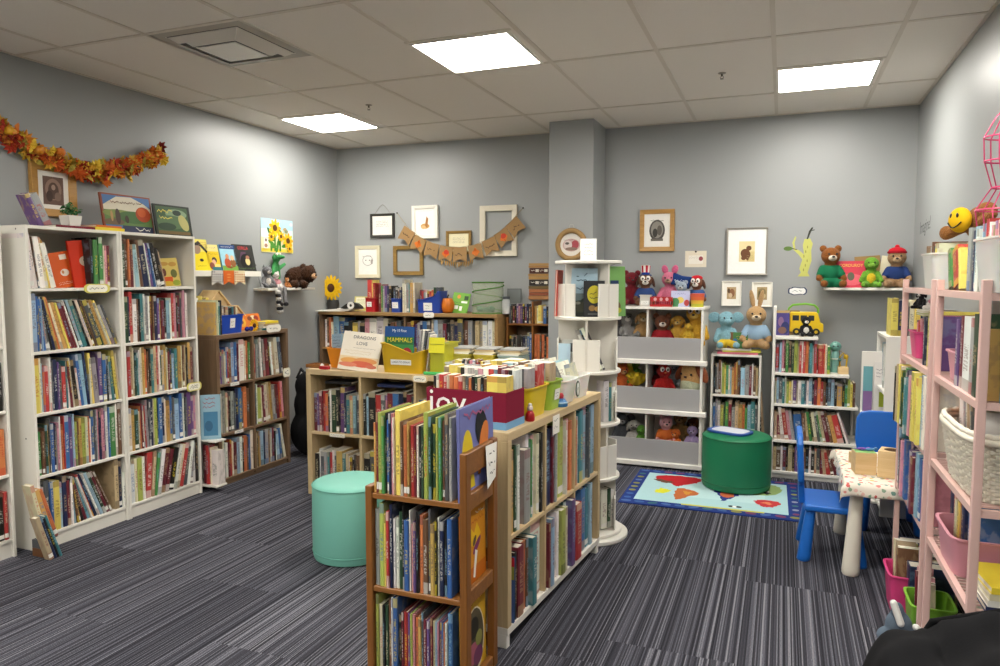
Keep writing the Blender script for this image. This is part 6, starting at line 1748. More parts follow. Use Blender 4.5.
m.build('body', 'plastic', t, smooth=60); m = MB('26211c'); m.tube([(0, 0, .12), (.002, 0, .145), (.014, -.004, .16)], .008, 8, r1=.006); m.build('stem', 'plastic', t)
face_book('lime green activity book with white lettering blocks leaning on wide oak bookcase', (hx_(459), HY - .02, zh), .12, .16, .19, .008, '6aa038', [('r', '6fa63c', 0, 1, 0, 1), ('e', 'd9903a', .35, .8, .1, .1), ('r', 'e9ece2', .1, .42, .18, .36), ('r', 'e9ece2', .5, .66, .12, .34), ('r', 'e9ece2', .55, .9, .5, .6), ('r', '2f4a2a', .68, .92, .66, .86), ('s', '3a3f34', .12, .6, .5, .06, 2, 0)], tilt=22, roll=6)
t = thing('butterfly_cage', 'pop-up mesh insect cage with green spiral edging on wide oak bookcase', 'insect cage', (hx_(488), HY + .0, zh))
R_, Hc = .135, .27
m = MB('c9d2bc'); m.lathe([(R_, .002), (R_, Hc)], 40, cap=False); m.add([(R_ * math.cos(2 * PI * i / 40), R_ * math.sin(2 * PI * i / 40), Hc) for i in range(40)], [tuple(range(40))]); m.build('netting', 'mesh_net', t, smooth=60)
m = MB('3f6a2c'); m.tube([((R_ + .002) * math.cos(a), (R_ + .002) * math.sin(a), .004 + (Hc - .008) * a / (4.5 * PI)) for a in [4.5 * PI * i / 90 for i in range(91)]], .005, 8); m.build('spiral_wire', 'fabric', t, smooth=60)
for z_ in (.003, Hc):
    m = MB('4a7434'); m.tube([((R_ + .001) * math.cos(a), (R_ + .001) * math.sin(a), z_) for a in [2 * PI * i / 40 for i in range(40)]], .0055, 8, closed=True); m.build('rim_hoop', 'fabric', t, smooth=60)
m = MB('2f6a5a'); q = random.Random(9)
for k in range(12): m.ell((q.uniform(-.08, .08), q.uniform(-.08, .08), .03 + q.uniform(0, .02)), (.03, .03, .022), 10, 8)
m.build('green_filling', 'leaf_cloth', t, smooth=60)
t = thing('glass_jar', 'clear jar holding white paper at the right end of wide oak bookcase', 'jar', (hx_(507), HY - .02, zh)); m = MB('d8dcdc'); m.lathe([(.032, 0), (.036, .006), (.036, .11), (.03, .122), (.03, .13)], 24, cap=False); m.build('glass', 'clear_plastic', t, smooth=40)
m = MB('e9e7e0'); m.lathe([(.028, .004), (.028, .06), (.0, .06)], 16); m.build('paper_roll', 'paper', t)
m = MB('4a5058'); m.lathe([(.031, .128), (.034, .13), (.034, .15), (.0, .152)], 20); m.build('lid', 'plastic', t)
face_book('grey board leaning on the wall behind the insect cage', (hx_(506), 5.99, zh), 0, .13, .215, .008, '6c706f', [('r', '757a79', .06, .94, .04, .96)], tilt=4, name='board', cat='board')

# --- things heaped in front of the hutch shelf, on birch case A
za = .8686
AY = 4.20


def xa(px, y=AY): return ptY(px, 360, y).x


t = thing('wooden_tray', 'small wooden tray at the left end of low birch bookcase', 'tray', (xa(320), 4.17, za)); m = MB('a3703c'); m.box(-.06, .06, -.05, .05, 0, .006); m.box(-.06, .06, -.05, -.045, .006, .024); m.box(-.06, .06, .045, .05, .006, .024); m.box(-.06, -.055, -.045, .045, .006, .024); m.box(.055, .06, -.045, .045, .006, .024); m.build('tray', 'oak_across', t)
tub('orange flared plastic bucket of booklets on low birch bookcase', (xa(338), 4.24, za), 0, .16, .16, .14, 'd9871c', taper=.68)
for k, (px, dz, c, ang, n_) in enumerate(((333, 0, 'l', -.3, 'pale blue booklet leaning in the orange bucket'), (341, .01, 'a', .1, 'grey booklet leaning in the orange bucket'), (347, .02, 'l', .3, 'blue-grey booklet at the back of the orange bucket'))):
    face_book(n_, (xa(336 + 3 * k), 4.215 + .022 * k, za + .012), -.2 + .15 * k, .095, .22, .006, c, [('r', '8fa9bd' if k != 1 else 'b5b9b6', 0, 1, 0, 1), ('s', '55606c', .1, .9, .9, .06, 5, 0)], tilt=6, roll=-6 + 5 * k)
t = thing('red_block', 'small red and white block in front of the orange bucket', 'toy', (xa(334), 4.09, za)); m = MB('a81f2a'); m.box(-.035, .035, -.016, .016, 0, .022); m.build('block', 'plastic', t, bevel=.003); m = MB('e8e6e0'); m.ell((-.02, 0, .026), (.014, .012, .012), 12, 8); m.build('knob', 'plastic', t, smooth=60)
face_book('cream picture book titled Dragons Love displayed on low birch bookcase', (xa(364), 4.105, za), .03, .30, .262, .012, 'e6dcc8',
          [('r', 'ece4d4', 0, 1, 0, 1), ('r', 'e6cfa4', 0, 1, .1, .36), ('e', 'dfa35a', .3, .24, .26, .08), ('e', 'd9945a', .68, .26, .3, .08), ('e', 'd0644a', .6, .17, .3, .08), ('e', 'd98268', .25, .14, .24, .06), ('e', 'c9705a', .85, .13, .14, .05), ('r', 'e8e0d2', 0, 1, 0, .07), ('s', 'd9c9a8', .1, .8, .5, .04, 2, 0), ('t', '4a4e54', 'DRAGONS', .56, .86, .12, 1.15), ('t', '4a4e54', 'LOVE', .52, .7, .12, 1.15), ('s', '9a9488', .3, .9, .58, .03, 1, 0)], tilt=16, roll=4)
yb_ = tub('yellow magazine basket labelled Learn to Draw on low birch bookcase', (xa(409), 4.17, za), 0, .325, .17, .165, 'cda51c', taper=.86, lab=(.15, .034, .072, 'LEARN TO DRAW'), ztop=lambda x, y: .195 - .06 * (0 if x < -.6 else min(1, (x + .6) / .9) ** 1) + .02 * max(0, (x - .6) / .4))
face_book('blue and green picture book on animals standing in the yellow basket', (xa(402), 4.155, za + .085), 0, .22, .215, .008, '1f4a86', [('r', '234f8c', 0, 1, .66, 1), ('r', '3f8a4a', 0, 1, 0, .68), ('r', '2f6a3c', 0, 1, .45, .68), ('t', 'e9ecec', 'My 10 First', .5, .87, .12, .9), ('t', 'd8c93a', 'MAMMALS', .52, .58, .19, 1), ('e', '9a2f3c', .78, .2, .16, .16), ('e', '2c2c2a', .4, .25, .1, .14)], tilt=5)
row('yellow basket behind animal book', (xa(417), 4.16), (xa(429), 4.16), za + .008, 'u2.8>6 a3.8>6 w3.8>7 s3.8>8 a3.7>9 w3.6>9', .29, depth=.08, soft=True, seed=98, flat=True)
m = MB('3fae5a'); m.tube([(0, 0, 0), (.17, 0, 0)], .011, 10); m.col('2c7a3c').tube([(.17, 0, 0), (.19, 0, 0)], .009, 10)
tag(m.build('marker_pen', 'plastic', loc=(xa(424, 4.08), 4.08, za + .0115), rot=(0, 0, .05), smooth=60), 'fat green marker lying at the front edge of low birch bookcase', 'pen')
t = tub('yellow-green file box with a yellow note, right of the yellow basket', (xa(443), 4.22, za), 0, .13, .22, .20, 'b3b02c', taper=.97, name='file_box')
m = MB('dfd83c'); m.box(-.055, .055, -.002, 0, 0, .1); o = m.build('note', 'paper', loc=(xa(443), 4.105, za + .14), rot=(-.12, 0, 0)); tag(o, 'bright yellow paper note stuck on the yellow-green file box', 'note')
row('yellow-green file box on low birch bookcase', (xa(439.5), 4.13), (xa(448), 4.13), za + .008, 'e3.6 d3.7 y4.7 v3.6', .235, depth=.1, soft=True, seed=99, flat=True)
for k, (x0, x1, c, n_) in enumerate(((452, 474, 'b9b048', 'left'), (476, 498, 'c3b23c', 'middle'), (500, 524, '93aaa6', 'right'))):
    cx = (xa(x0, 4.30) + xa(x1, 4.30)) / 2; w_ = xa(x1, 4.30) - xa(x0, 4.30)
    tub(f'{["olive", "yellow", "blue-grey"][k]} open file tray under loose papers, {n_} one on low birch bookcase', (cx, 4.33, za), 0, w_, .2, .125, c, taper=.97, name='file_tray', cat='tray')
    for j in range(4):
        lying_book(f'{["white", "cream", "tan", "grey"][j]} booklet {["lowest", "second", "third", "topmost"][j]} in the pile on the {["olive", "yellow", "blue-grey"][k]} file tray', (cx + .01 * (j % 2), 4.325, za + .1262 + .0105 * j), .04 * (j - 1), w_ * .9, .17, .01, 'wcea'[j], name='paperback')
t = tub('clear plastic tray of small board books in front of the file trays', (xa(470, 4.13), 4.135, za), 0, .32, .12, .085, 'dfe3e2', taper=.95, mat='clear_plastic', name='clear_tray', cat='tray')
row('clear tray on low birch bookcase', (xa(452, 4.10), 4.095), (xa(487, 4.10), 4.095), za + .008, 'e3.5 y4.6 y4.5 s2.7 k2.7 w2.7 s2.7 r2.5 p3.6 w3.6 m2.7 r2.6 m2.7 y3.5 z2.5 w3.6', .115, depth=.06, soft=True, seed=100, flat=True)

# --- on birch case B (local frame)
zbt = .8786


def lb(x, y): v = bp(x, y); return v


bxm, bym = lb(-.212, .125)
t = thing('book_box', 'maroon card box with white lettering and blue band full of thin books', 'box', (bxm, bym, zbt), BRZ)
m = MB('7c1f35'); W2, D2, HB = .185, .088, .150
m.box(-W2, W2, -D2, D2, .0, .006); m.box(-W2, W2, -D2, -D2 + .005, .006, HB); m.box(-W2, W2, D2 - .005, D2, .006, HB); m.box(-W2, -W2 + .005, -D2 + .005, D2 - .005, .006, HB); m.box(W2 - .005, W2, -D2 + .005, D2 - .005, .006, HB); m.build('carton', 'fabric', t, bevel=.001, segs=1)
m = MB('6f9fc6'); m.box(W2, W2 + .001, -D2, D2, 0, .03); m.box(-W2, W2 + .001, -D2 - .001, -D2, 0, .03); m.build('blue_band', 'printed_paper', t)
m = MB('ece7e4'); m.at(Mat((-.085, -D2 - .0006, .092), (1, 0, 0), (0, 0, 1))); m.text('joy', .15, 0, 0, .0004); m.at(); m.build('lettering', 'printed_paper', t)
row('front row of maroon box', lb(-.20 - .17, .045), lb(-.20 + .17, .045), zbt + .008, 'k2.6 w2.7 r3.7 r2.6 c2.7 o3.7 o3.6 r3.7 e2.7 s2.7 o2.6 k2.7 d2.7 e2.6 k2.7 j2.6 y7.8 y6.8', .215, depth=.075, soft=True, seed=101, flat=True, hmin=.7, inset=.004)
row('back row of maroon box', lb(-.20 - .17, .13), lb(-.20 + .17, .13), zbt + .008, 'e3.7 y5.8 s2.7 k2.7 w2.7 s2.7 w2.7 a2.6 p3.7 w3.7 r3.7 s2.7 m2.8 r2.7 m2.7 k2.7 w2.7', .24, depth=.075, soft=True, seed=102, flat=True, hmin=.7, inset=.004)
x_, y_ = lb(-.165, .375)
tub('bright yellow plastic book bin next to the maroon box on the island', (x_, y_, zbt), BRZ, .29, .24, .135, 'd3b81a', taper=.88)
row('yellow bin beside maroon box, front row', lb(-.165 - .115, .295), lb(-.165 + .12, .295), zbt + .008, 'z3.8 c2.7 r2.7 k2.7 w2.7 r2.8 n2.7 w2.7 m2.8 c2.7 w3.8 s3.7 a3.7', .225, depth=.08, soft=True, seed=103, flat=True, hmin=.7, inset=.004)
row('yellow bin beside maroon box, back row', lb(-.165 - .115, .39), lb(-.165 + .12, .39), zbt + .008, 'y5.8 y4.8 e3.7 l5.7 k2.7 w2.7 j4.8 z3.7 d3.7 w2.7 r2.7', .235, depth=.08, soft=True, seed=104, flat=True, hmin=.7, inset=.004)
x_, y_ = lb(-.165, .58)
tub('lime green plastic book bin between yellow and clear bins on the island', (x_, y_, zbt), BRZ, .29, .15, .135, '9cba3e', taper=.9, lab=(.06, .05, .07, '', 1))
row('lime bin on the island', lb(-.165 - .115, .53), lb(-.165 + .12, .53), zbt + .008, 'y6.8 y5.8 c3.7 e3.7 w3.8 r2.7 w3.7 a3.7 e3.7', .225, depth=.09, soft=True, seed=105, flat=True, hmin=.7, inset=.004)
CLR = 'frosted white bins on the island'
for k, (yy, n_) in enumerate(((.765, 'nearer'), (.965, 'farther'))):
    x_, y_ = lb(-.16, yy)
    tub(f'frosted white plastic bin of booklets on the island, {n_} of two', (x_, y_, zbt), BRZ, .29, .175, .115, 'dcdcd6', taper=.86, mat='frosted_plastic')
    row(f'{n_} frosted bin on the island', lb(-.16 - .11, yy - .04), lb(-.16 + .11, yy - .04), zbt + .008, ['w4.8<20 l3.7<20 b2.8<22 w4.8<24 a3.7<24 w4.7<25 s2.7<25', 'w3.7<12 b3.7<14 w4.8<15 l4.7<16 w4.7<18 c3.6<18'][k], .19, depth=.10, soft=True, seed=106 + k, flat=True)
t = thing('round_label_disc', 'small round white badge with a green ring clipped on the nearer frosted bin', 'badge', (*lb(-.006, .80), zbt + .065), BRZ + PI / 2)
m = MB('3c4a3c'); m.at(Mat((0, 0, 0), (1, 0, 0), (0, 0, 1))); m.prism([(.026 * math.cos(a), .04 * math.sin(a)) for a in [2 * PI * i / 24 for i in range(24)]], 0, .003); m.col('e6e6e0').disc(0, 0, .019, .031, .0036); m.col('4a4a48').scribble(-.012, .012, 0, .014, .004, seed=2); m.at(); m.build('badge', 'plastic', t)
t = thing('desk_bell', 'small blue and red toy bell on the island edge before the frosted bins', 'toy', (*lb(-.04, .655), zbt)); m = MB('2f6aa0'); m.lathe([(.036, 0), (.038, .006), (.034, .02), (.024, .034), (.0, .042)], 24); m.build('dome', 'plastic', t, smooth=50); m = MB('9fc3d8'); m.tube([(.034 * math.cos(a), .034 * math.sin(a), .018) for a in [2 * PI * i / 24 for i in range(24)]], .004, 6, closed=True); m.build('band', 'plastic', t); m = MB('b5303c'); m.lathe([(.016, .038), (.018, .05), (.012, .062), (.0, .064)], 16); m.build('button', 'plastic', t, smooth=50)
t = thing('small_figurine', 'little red figurine with a white head on the island beside the maroon box', 'figurine', (*lb(-.022, .262), zbt)); m = MB('b01f22'); m.lathe([(.018, 0), (.021, .004), (.019, .03), (.012, .042), (.0, .046)], 18); m.build('body', 'plastic', t, smooth=50); m = MB('e6d8d0'); m.ell((0, 0, .054), (.013, .012, .014), 14, 10); m.build('head', 'plastic', t, smooth=60); m = MB('e6e2da'); m.ell((0, 0, .068), (.009, .009, .008), 10, 8); m.build('cap', 'plush', t, smooth=60)
# ------------------------------------------------------------------ revolving tower contents
FACE = math.radians(14)
vd = Vector((.241, -.970)); vr = Vector((.970, .241))


def sp(f, r):
    """f metres towards the viewer from the tower axis, r metres to the right"""
    v = Vector((scx, scy)) + vd * f + vr * r; return v.x, v.y


zt = SZ[4] + .0186
face_book('tall pale blue night-landscape picture book in the top tier of white revolving tower', (*sp(.105, -.025), zt), FACE, .155, .27, .012, '8fa9b8',
          [('r', '9db6c4', 0, 1, .4, 1), ('r', '6f7f80', 0, 1, .3, .48), ('p', '3a4238', [(0, 0), (1, 0), (1, .52), (.7, .46), (.4, .34), (0, .3)]), ('e', '4a4a3c', .4, .2, .3, .1), ('e', '8a8a7c', .3, .28, .1, .03), ('s', '4d5f6c', .25, .75, .86, .08, 3, 0), ('r', '2f342e', 0, 1, 0, .08)], tilt=3)
face_book('short black picture book with a yellow circle in the top tier of white revolving tower', (*sp(.135, .035), zt), FACE, .115, .20, .012, '26272a',
          [('r', '28292c', 0, 1, 0, 1), ('e', 'c3b62e', .5, .62, .34, .25), ('e', '8a6a3c', .4, .24, .16, .08), ('e', 'b08a4c', .66, .22, .14, .07), ('s', '4a4c30', .28, .74, .66, .08, 2, 0), ('r', '55585a', .2, .85, .06, .1)], tilt=3)
face_book('coral and orange book at the left of the top tier of white tower', (*sp(.03, -.175), zt), FACE - PI / 2 - .2, .13, .26, .01, 'c95a50', [('r', 'cf6a58', 0, 1, 0, 1), ('e', 'a8305a', .5, .7, .3, .2), ('e', 'd9b04a', .5, .25, .35, .15)], tilt=2)
face_book('light green book with a navy square in the top tier of white tower', (*sp(.055, .165), zt), FACE + .75, .13, .28, .012, '6fa05a', [('r', '76a85e', 0, 1, 0, 1), ('r', '22365f', .1, .6, .5, .72), ('e', '6a5a34', .5, .2, .2, .1), ('e', 'b5b83c', .45, .12, .3, .06)], tilt=2)
t = thing('tent_card', 'white folded card with small print standing on top of the revolving tower', 'card', (*sp(.0, .0), SZ[5] + .0186), FACE)
m = MB('ecebe6'); m.add([(-.045, -.03, 0), (.045, -.03, 0), (.045, 0, .125), (-.045, 0, .125), (-.045, -.0285, 0), (.045, -.0285, 0), (.045, .0015, .125), (-.045, .0015, .125), (-.045, .03, 0), (.045, .03, 0), (-.045, .0315, 0), (.045, .0315, 0)],
                        [(0, 1, 2, 3), (5, 4, 7, 6), (3, 2, 9, 8), (6, 7, 10, 11), (0, 3, 7, 4), (1, 5, 6, 2)]); m.build('folded_card', 'paper', t)
m = MB('66645f'); m.at(Mat((0, -.0315, .0), (1, 0, 0), (0, .2425, .97)))
for k in range(4): m.scribble(-.028, .028, .095 - .02 * k, .009, .001, seed=k)
m.at(); m.build('print', 'printed_paper', t)
zt = SZ[3] + .0186
row('second tier of white revolving tower, right', sp(.10, .03), sp(.10, .14), zt, 'w3.8<24 k2.8<24 w3.9<25 s2.8<25 _5', .26, depth=.05, seed=110, flat=True)
face_book('grey and white picture book with bare branches in the second tier of white tower', (*sp(.09, -.075), zt), FACE, .13, .17, .01, 'b9bab4', [('r', 'bfc0ba', 0, 1, 0, 1), ('e', '55585a', .5, .7, .4, .2), ('e', 'd8d8d2', .4, .4, .3, .2), ('e', '7a7c7a', .7, .5, .2, .2)], tilt=3)
face_book('pale blue booklet at the left of the second tier of white tower', (*sp(.11, -.13), zt), FACE - .3, .07, .15, .006, 'a9c6d8', [('r', 'b3cfe0', 0, 1, 0, 1)], tilt=3)
row('third tier of white revolving tower', sp(.10, .10), sp(.03, .165), SZ[2] + .0186, 'w6.8 t3.7 w4.7', .25, depth=.06, seed=111, flat=True)
row('bottom tier of white revolving tower', sp(.11, .09), sp(.04, .165), SZ[0] + .0286, 'w7.6 d4.6 w4.5', .27, depth=.06, seed=112, flat=True)

# ------------------------------------------------------------------ top of toy organizer: small things
t = thing('plastic_basket', 'small red plastic basket with slotted sides on top of toy organizer', 'basket', (-.875, 5.70, 1.2656))
m = MB('b01c22'); w_, d_, h_ = .085, .05, .075
m.box(-w_, w_, -d_, d_, 0, .005)
for (x0, x1, y0, y1) in ((-w_, w_, -d_, -d_ + .004), (-w_, w_, d_ - .004, d_), (-w_, -w_ + .004, -d_, d_), (w_ - .004, w_, -d_, d_)):
    m.box(x0, x1, y0, y1, .005, .016); m.box(x0, x1, y0, y1, h_ - .034, h_)
    k = int(max(x1 - x0, y1 - y0) / .016)
    for i in range(k + 1):
        if x1 - x0 > y1 - y0: xx = x0 + (x1 - x0 - .005) * i / k; m.box(xx, xx + .005, y0, y1, .016, h_ - .034)
        else: yy = y0 + (y1 - y0 - .005) * i / k; m.box(x0, x1, yy, yy + .005, .016, h_ - .034)
m.build('basket', 'plastic', t)
m = MB('d8aeb0')
for xx in (-.045, 0, .045): m.disc(xx, 0, .012, .014, 0, 14)
me = m; o = m.build('flower_motifs', 'printed_paper', t, loc=(0, -d_ - .0006, .058), rot=(PI / 2, 0, 0))
tub('small white and red patterned tin on top of toy organizer', (-1.0, 5.69, 1.2656), 0, .09, .08, .09, 'c9c5bd', taper=.97, lab=(.06, .03, .03, ''), name='tin', cat='tin')
face_book('lilac board book with a yellow fish and green leaves on top of toy organizer', (-.735, 5.685, 1.2656), 0, .14, .125, .018, 'b0b3cf', [('r', 'b5b8d6', 0, 1, 0, 1), ('r', '4a8f5a', 0, .4, 0, .55), ('e', 'd9c060', .5, .42, .2, .2), ('e', '3f7a4a', .25, .3, .2, .25), ('e', 'b0413c', .85, .25, .14, .2), ('s', '7a7ca8', .2, .8, .82, .1, 1, 0)], tilt=10)
t = thing('striped_cup', 'orange and yellow round toy cup at the right front of toy organizer top', 'toy', (-.608, 5.70, 1.2656)); m = MB()
for k, c in enumerate(('b9b83c', 'd9b23a', 'd5683c', 'cf5a44')): m.col(c); m.lathe([(.046 + .002 * k, .026 * k), (.048 + .002 * k, .026 * (k + 1))], 24, cap=(k in (0, 3)))
m.build('cup', 'plastic', t, smooth=50)
t = thing('blue_cushion', 'small navy pillow toy with white lettering above the lilac board book', 'toy', (-.75, 5.84, 1.2656 + .20), 0, rot=(0, .25, 0)); m = MB('223a72'); m.prism([(-.075, -.05), (0, -.036), (.075, -.05), (.07, 0), (.075, .05), (0, .04), (-.075, .05), (-.07, 0)], -.02, .02); m.build('pillow', 'fabric', t, bevel=.012, segs=3, rot=(PI / 2, 0, 0)); m = MB('c9d0e0'); m.at(Mat((0, -.0215, 0), (1, 0, 0), (0, 0, 1))); m.scribble(-.05, .05, 0, .022, 0, seed=3); m.at(); m.build('stitching', 'printed_paper', t)
plush('small grey-blue plush mouse under the navy pillow on toy organizer', 'plush toy', (-.745, 5.82, 1.266), 0, .18, '9aa9b8', 'c9c9c4', 'round', name='plush_mouse')

# ------------------------------------------------------------------ stepped bookcase, small things
t = thing('toy_bus', 'yellow toy school bus with a green carry handle on top of stepped white bookcase', 'toy bus', (.165, 5.895, 1.0586), 0)
m = MB('dcb81a'); m.at(Matrix.Rotation(PI / 2, 4, 'X')); m.prism([(-.11, .025), (.125, .025), (.125, .085), (.105, .095), (.085, .165), (.07, .175), (-.1, .175), (-.11, .165)], -.05, .05); m.at(); m.build('body', 'plastic', t, bevel=.006)
m = MB('23262a')
for x0, x1 in ((-.09, -.045), (-.035, .01), (.02, .06)): m.box(x0, x1, -.0515, .0515, .11, .15)
m.build('windows', 'plastic', t)
for xx in (-.06, .075):
    for yy in (-.048, .048):
        m = MB('1c1b1a'); m.at(T(xx, yy, .027, rx=PI / 2)); m.lathe([(.0, -.01), (.026, -.01), (.027, 0), (.026, .01), (.0, .01)], 20, cap=False); m.col('c9a91c'); m.lathe([(.0, .0105), (.012, .0105)], 12, cap=False); m.lathe([(.012, -.0105), (.0, -.0105)], 12, cap=False); m.at(); m.build('wheel', 'plastic', t, smooth=40)
m = MB('6aa82c'); m.tube([(-.12, 0, .16), (-.118, 0, .20), (-.09, 0, .225), (0, 0, .235), (.06, 0, .225), (.085, 0, .2), (.088, 0, .165)], .008, 10); m.build('handle', 'plastic', t, smooth=60)
t = thing('toy_rocket', 'small pale teal robot toy standing on the second shelf of stepped bookcase', 'toy', (.335 + .04, 5.84, .7926)); m = MB('7fb0a8'); m.lathe([(.03, 0), (.034, .02), (.028, .05), (.03, .11), (.024, .15), (.0, .17)], 20); m.col('d8dcd2').tube([(.031 * math.cos(a), .031 * math.sin(a), .1) for a in [2 * PI * i / 20 for i in range(20)]], .005, 6, closed=True); m.build('body', 'plastic', t, smooth=50)
m = MB('6fa398'); m.ell((0, 0, .19), (.04, .036, .038), 16, 12); m.build('head', 'plastic', t, smooth=60)
m = MB('20242a'); m.ell((-.014, -.034, .195), .006, 8, 6); m.ell((.014, -.034, .195), .006, 8, 6); m.build('eye', 'plastic', t, smooth=60)
t = thing('wooden_toy', 'wooden bead maze toy with yellow loops at the end of the second stepped shelf', 'toy', (.425, 5.77, .7926)); m = MB(); m.box(-.035, .035, -.05, .05, 0, .05); m.build('block_base', 'bare_plywood', t, bevel=.004)
m = MB('c9a51c'); m.tube([(-.02, 0, .05), (-.025, 0, .12), (0, .01, .15), (.025, 0, .11), (.02, 0, .05)], .006, 8); m.col('8a6a2c').tube([(-.028, -.03, .05), (-.03, -.03, .17), (.028, .03, .13), (.025, .03, .05)], .003, 6); m.col('5f8f8a').ell((-.024, 0, .1), .014, 10, 8); m.col('c9a51c').ell((.018, .02, .12), .018, 10, 8); m.build('wire_loops', 'plastic', t, smooth=60)
plush('small yellow plush cat toy standing by the bead maze on the second stepped shelf', 'plush toy', (.30, 5.93, .9), 0, .12, 'cfa51c', 'e6d27a', 'point', name='plush_cat') if False else None
# corner shelf book and box
face_book('pinkish red picture book titled Corduroy on the corner floating shelf', (.47, 5.945, 1.4166), .02, .20, .20, .012, 'bf3345', [('r', 'c9384c', 0, 1, 0, 1), ('t', 'e0c04a', 'CORDUROY', .5, .83, .16, .9), ('e', 'd9606c', .5, .3, .45, .22), ('e', '5a5a48', .5, .42, .12, .16)], tilt=10)
face_book('open-topped tan picture book leaning behind the plush frog on the corner shelf', (.595, 5.99, 1.4166), 0, .17, .235, .008, '8a6f40', [('r', '927646', 0, 1, 0, 1), ('e', '4a5a2c', .4, .5, .35, .3)], tilt=5, roll=-4)
face_book('cream blank-backed book leaning right of the plush frog on the corner shelf', (.69, 5.985, 1.4166), 0, .075, .235, .008, 'd8cfae', [('r', 'dcd4b6', 0, 1, 0, 1)], tilt=5, roll=6)

face_book('green and brown storybook with a small blue figure beside the blue elephant', (-.315, 5.835, .944), 0, .15, .125, .012, '3f6a3c', [('r', '42703e', 0, 1, 0, 1), ('r', '6a4a2c', 0, .28, 0, 1), ('e', '2f5f94', .38, .4, .12, .22), ('s', 'c9a23c', .45, .95, .75, .1, 2, 0)], tilt=6)

# ------------------------------------------------------------------ play table
TZ_ = TH + .0066
t = thing('wooden_box', 'square wooden sorting box with a green top card on the play table, left of two', 'box', (.415, 4.10, TZ_), .12)
s = .05; m = MB(); m.box(-s, s, -s, s, 0, .112); m.build('box_body', 'bare_plywood', t, bevel=.002); m = MB('8fbf7a'); m.box(-s + .003, s - .003, -s + .003, s - .003, .1122, .115); m.build('top_card', 'paper', t)
for k, (dx, c, n_) in enumerate(((-.015, '6f3f9c', 'purple'), (.022, '4a7fb0', 'blue'))):
    o = thing('toy_lizard', f'small {n_} rubber animal lying on the left wooden box', 'toy', (.42 + dx, 4.095, TZ_ + .1156), .4 * k); m = MB(c); m.ell((0, 0, .008), (.026, .012, .008), 12, 8); m.ell((.028, .002, .011), (.011, .009, .008), 10, 8); m.tube([(-.02, 0, .007), (-.036, .006, .006), (-.046, 0, .005)], .004, 6, r1=.0015); m.build('body', 'plastic', o, smooth=60)
t = thing('wooden_box', 'wooden posting box with round holes on the play table, right of two', 'box', (.54, 4.07, TZ_), -.25)
s = .058; m = MB(); m.box(-s, s, -s, s, 0, .135); m.build('box_body', 'bare_plywood', t, bevel=.003)
m = MB('4a3524'); m.at(T(0, 0, .1353)); m.disc(0, 0, .038, .038, 0, 28); m.at(); m.build('round_hole', 'paper', t)
m = MB('4a3524'); m.at(Mat((-s - .0004, 0, .075), (0, -1, 0), (0, 0, 1))); m.disc(0, 0, .017, .017, 0, 20); m.at(); m.build('round_hole', 'paper', t)
m = MB('b08a52'); m.at(Mat((-s - .0002, 0, .075), (0, -1, 0), (0, 0, 1))); m.disc(0, 0, .03, .03, 0, 24); m.at(); m.build('hole_ring', 'bare_plywood', t)
m = MB('d8c89c'); m.box(-.03, .03, -.04, .04, 0, .06); o = m.build('wooden_block', 'bare_plywood', loc=(.40, 4.28, TZ_), rot=(0, 0, .3), bevel=.003); tag(o, 'small plain wooden block behind the left wooden box on the play table', 'block')

# ------------------------------------------------------------------ pink rack contents
def rkrow(where, ya, yb, z, tok, clear, x=.545, **k):
    row(where, (x, ya), (x, yb), z + .001, tok, clear, **{**dict(flat=True, depth=.2), **k})


A1, A0, B1, B0 = AY1 - .03, AY0 + .03, BY1 - .03, BY0 + .03
# far rack
rkrow('far pink rack, upper shelf right end', A0 + .22, A0, 1.125, 'n4.5 y7.7 k3.6 p4.6 r3.6 u4.6', .25, seed=120)
tub('hot pink plastic bin on the upper shelf of far pink rack', (.66, 3.74, 1.1256), PI / 2, .19, .22, .12, 'd0487e', taper=.86)
row('hot pink bin on far pink rack', (.575, 3.80), (.575, 3.68), 1.1326, 'n4.6 p3.5 r3.6 p4.7 r3.6 p3.6', .19, depth=.1, soft=True, seed=121, flat=True)
for k, (c, nm) in enumerate((('v', 'lime'), ('w', 'white'))):
    lying_book(f'{nm} book lying across the hot pink bin on far pink rack', (.655, 3.735, 1.3156 + .0126 * k), PI / 2, .18, .15, .012, c)
plush('white plush bunny in a pink jumper sitting on far pink rack', 'plush toy', (.645, 3.71, 1.3416), -1.05, .125, 'e3e0da', None, 'point', jumper='d58f9b', name='plush_bunny', nose='2a2424')
plush('black and white plush puppy at the far end of far pink rack', 'plush toy', (.60, 3.815, 1.3416), -.9, .10, '1e1d20', 'e6e3dd', 'flop', name='plush_dog')
rkrow('far pink rack, third shelf', A1, A0, .81, 'k3.7 e3.8 y4.8 j3.7 c3.8 d3.7 g5.8 k4.7 n4.8 t4.6 p4.7 d5.8 y6.9 b3.8 y4.8 l4.9 w5.9', .29, x=.50, seed=122, inset=.03)
rkrow('far pink rack, fourth shelf', A1, A0, .51, 'l5.8 t4.9 k3.6 j5.6 o3.7 p3.7 b4.8 u5.8 n4.7 u5.7 m4.6 l4.8 b4.7 p4.7', .28, x=.51, seed=123, inset=.03)
rkrow('far pink rack, bottom shelf', A1, A0 + .3, .001, 'n4.8 r4.7 k3.7 e4.6 n4.7', .26, x=.54, seed=124)
t = tub('white wire-handled tray low on far pink rack', (.79, 3.27, .001), PI / 2, .22, .17, .10, 'd9d5cd', taper=.9)
row('white tray on far pink rack', (.74, 3.40), (.74, 3.20), .010, 'c3.7<12 e3.7<14 y4.8<14 w3.8<16 j4.7<16 c4.7<18', .26, depth=.1, soft=True, seed=125, flat=True)
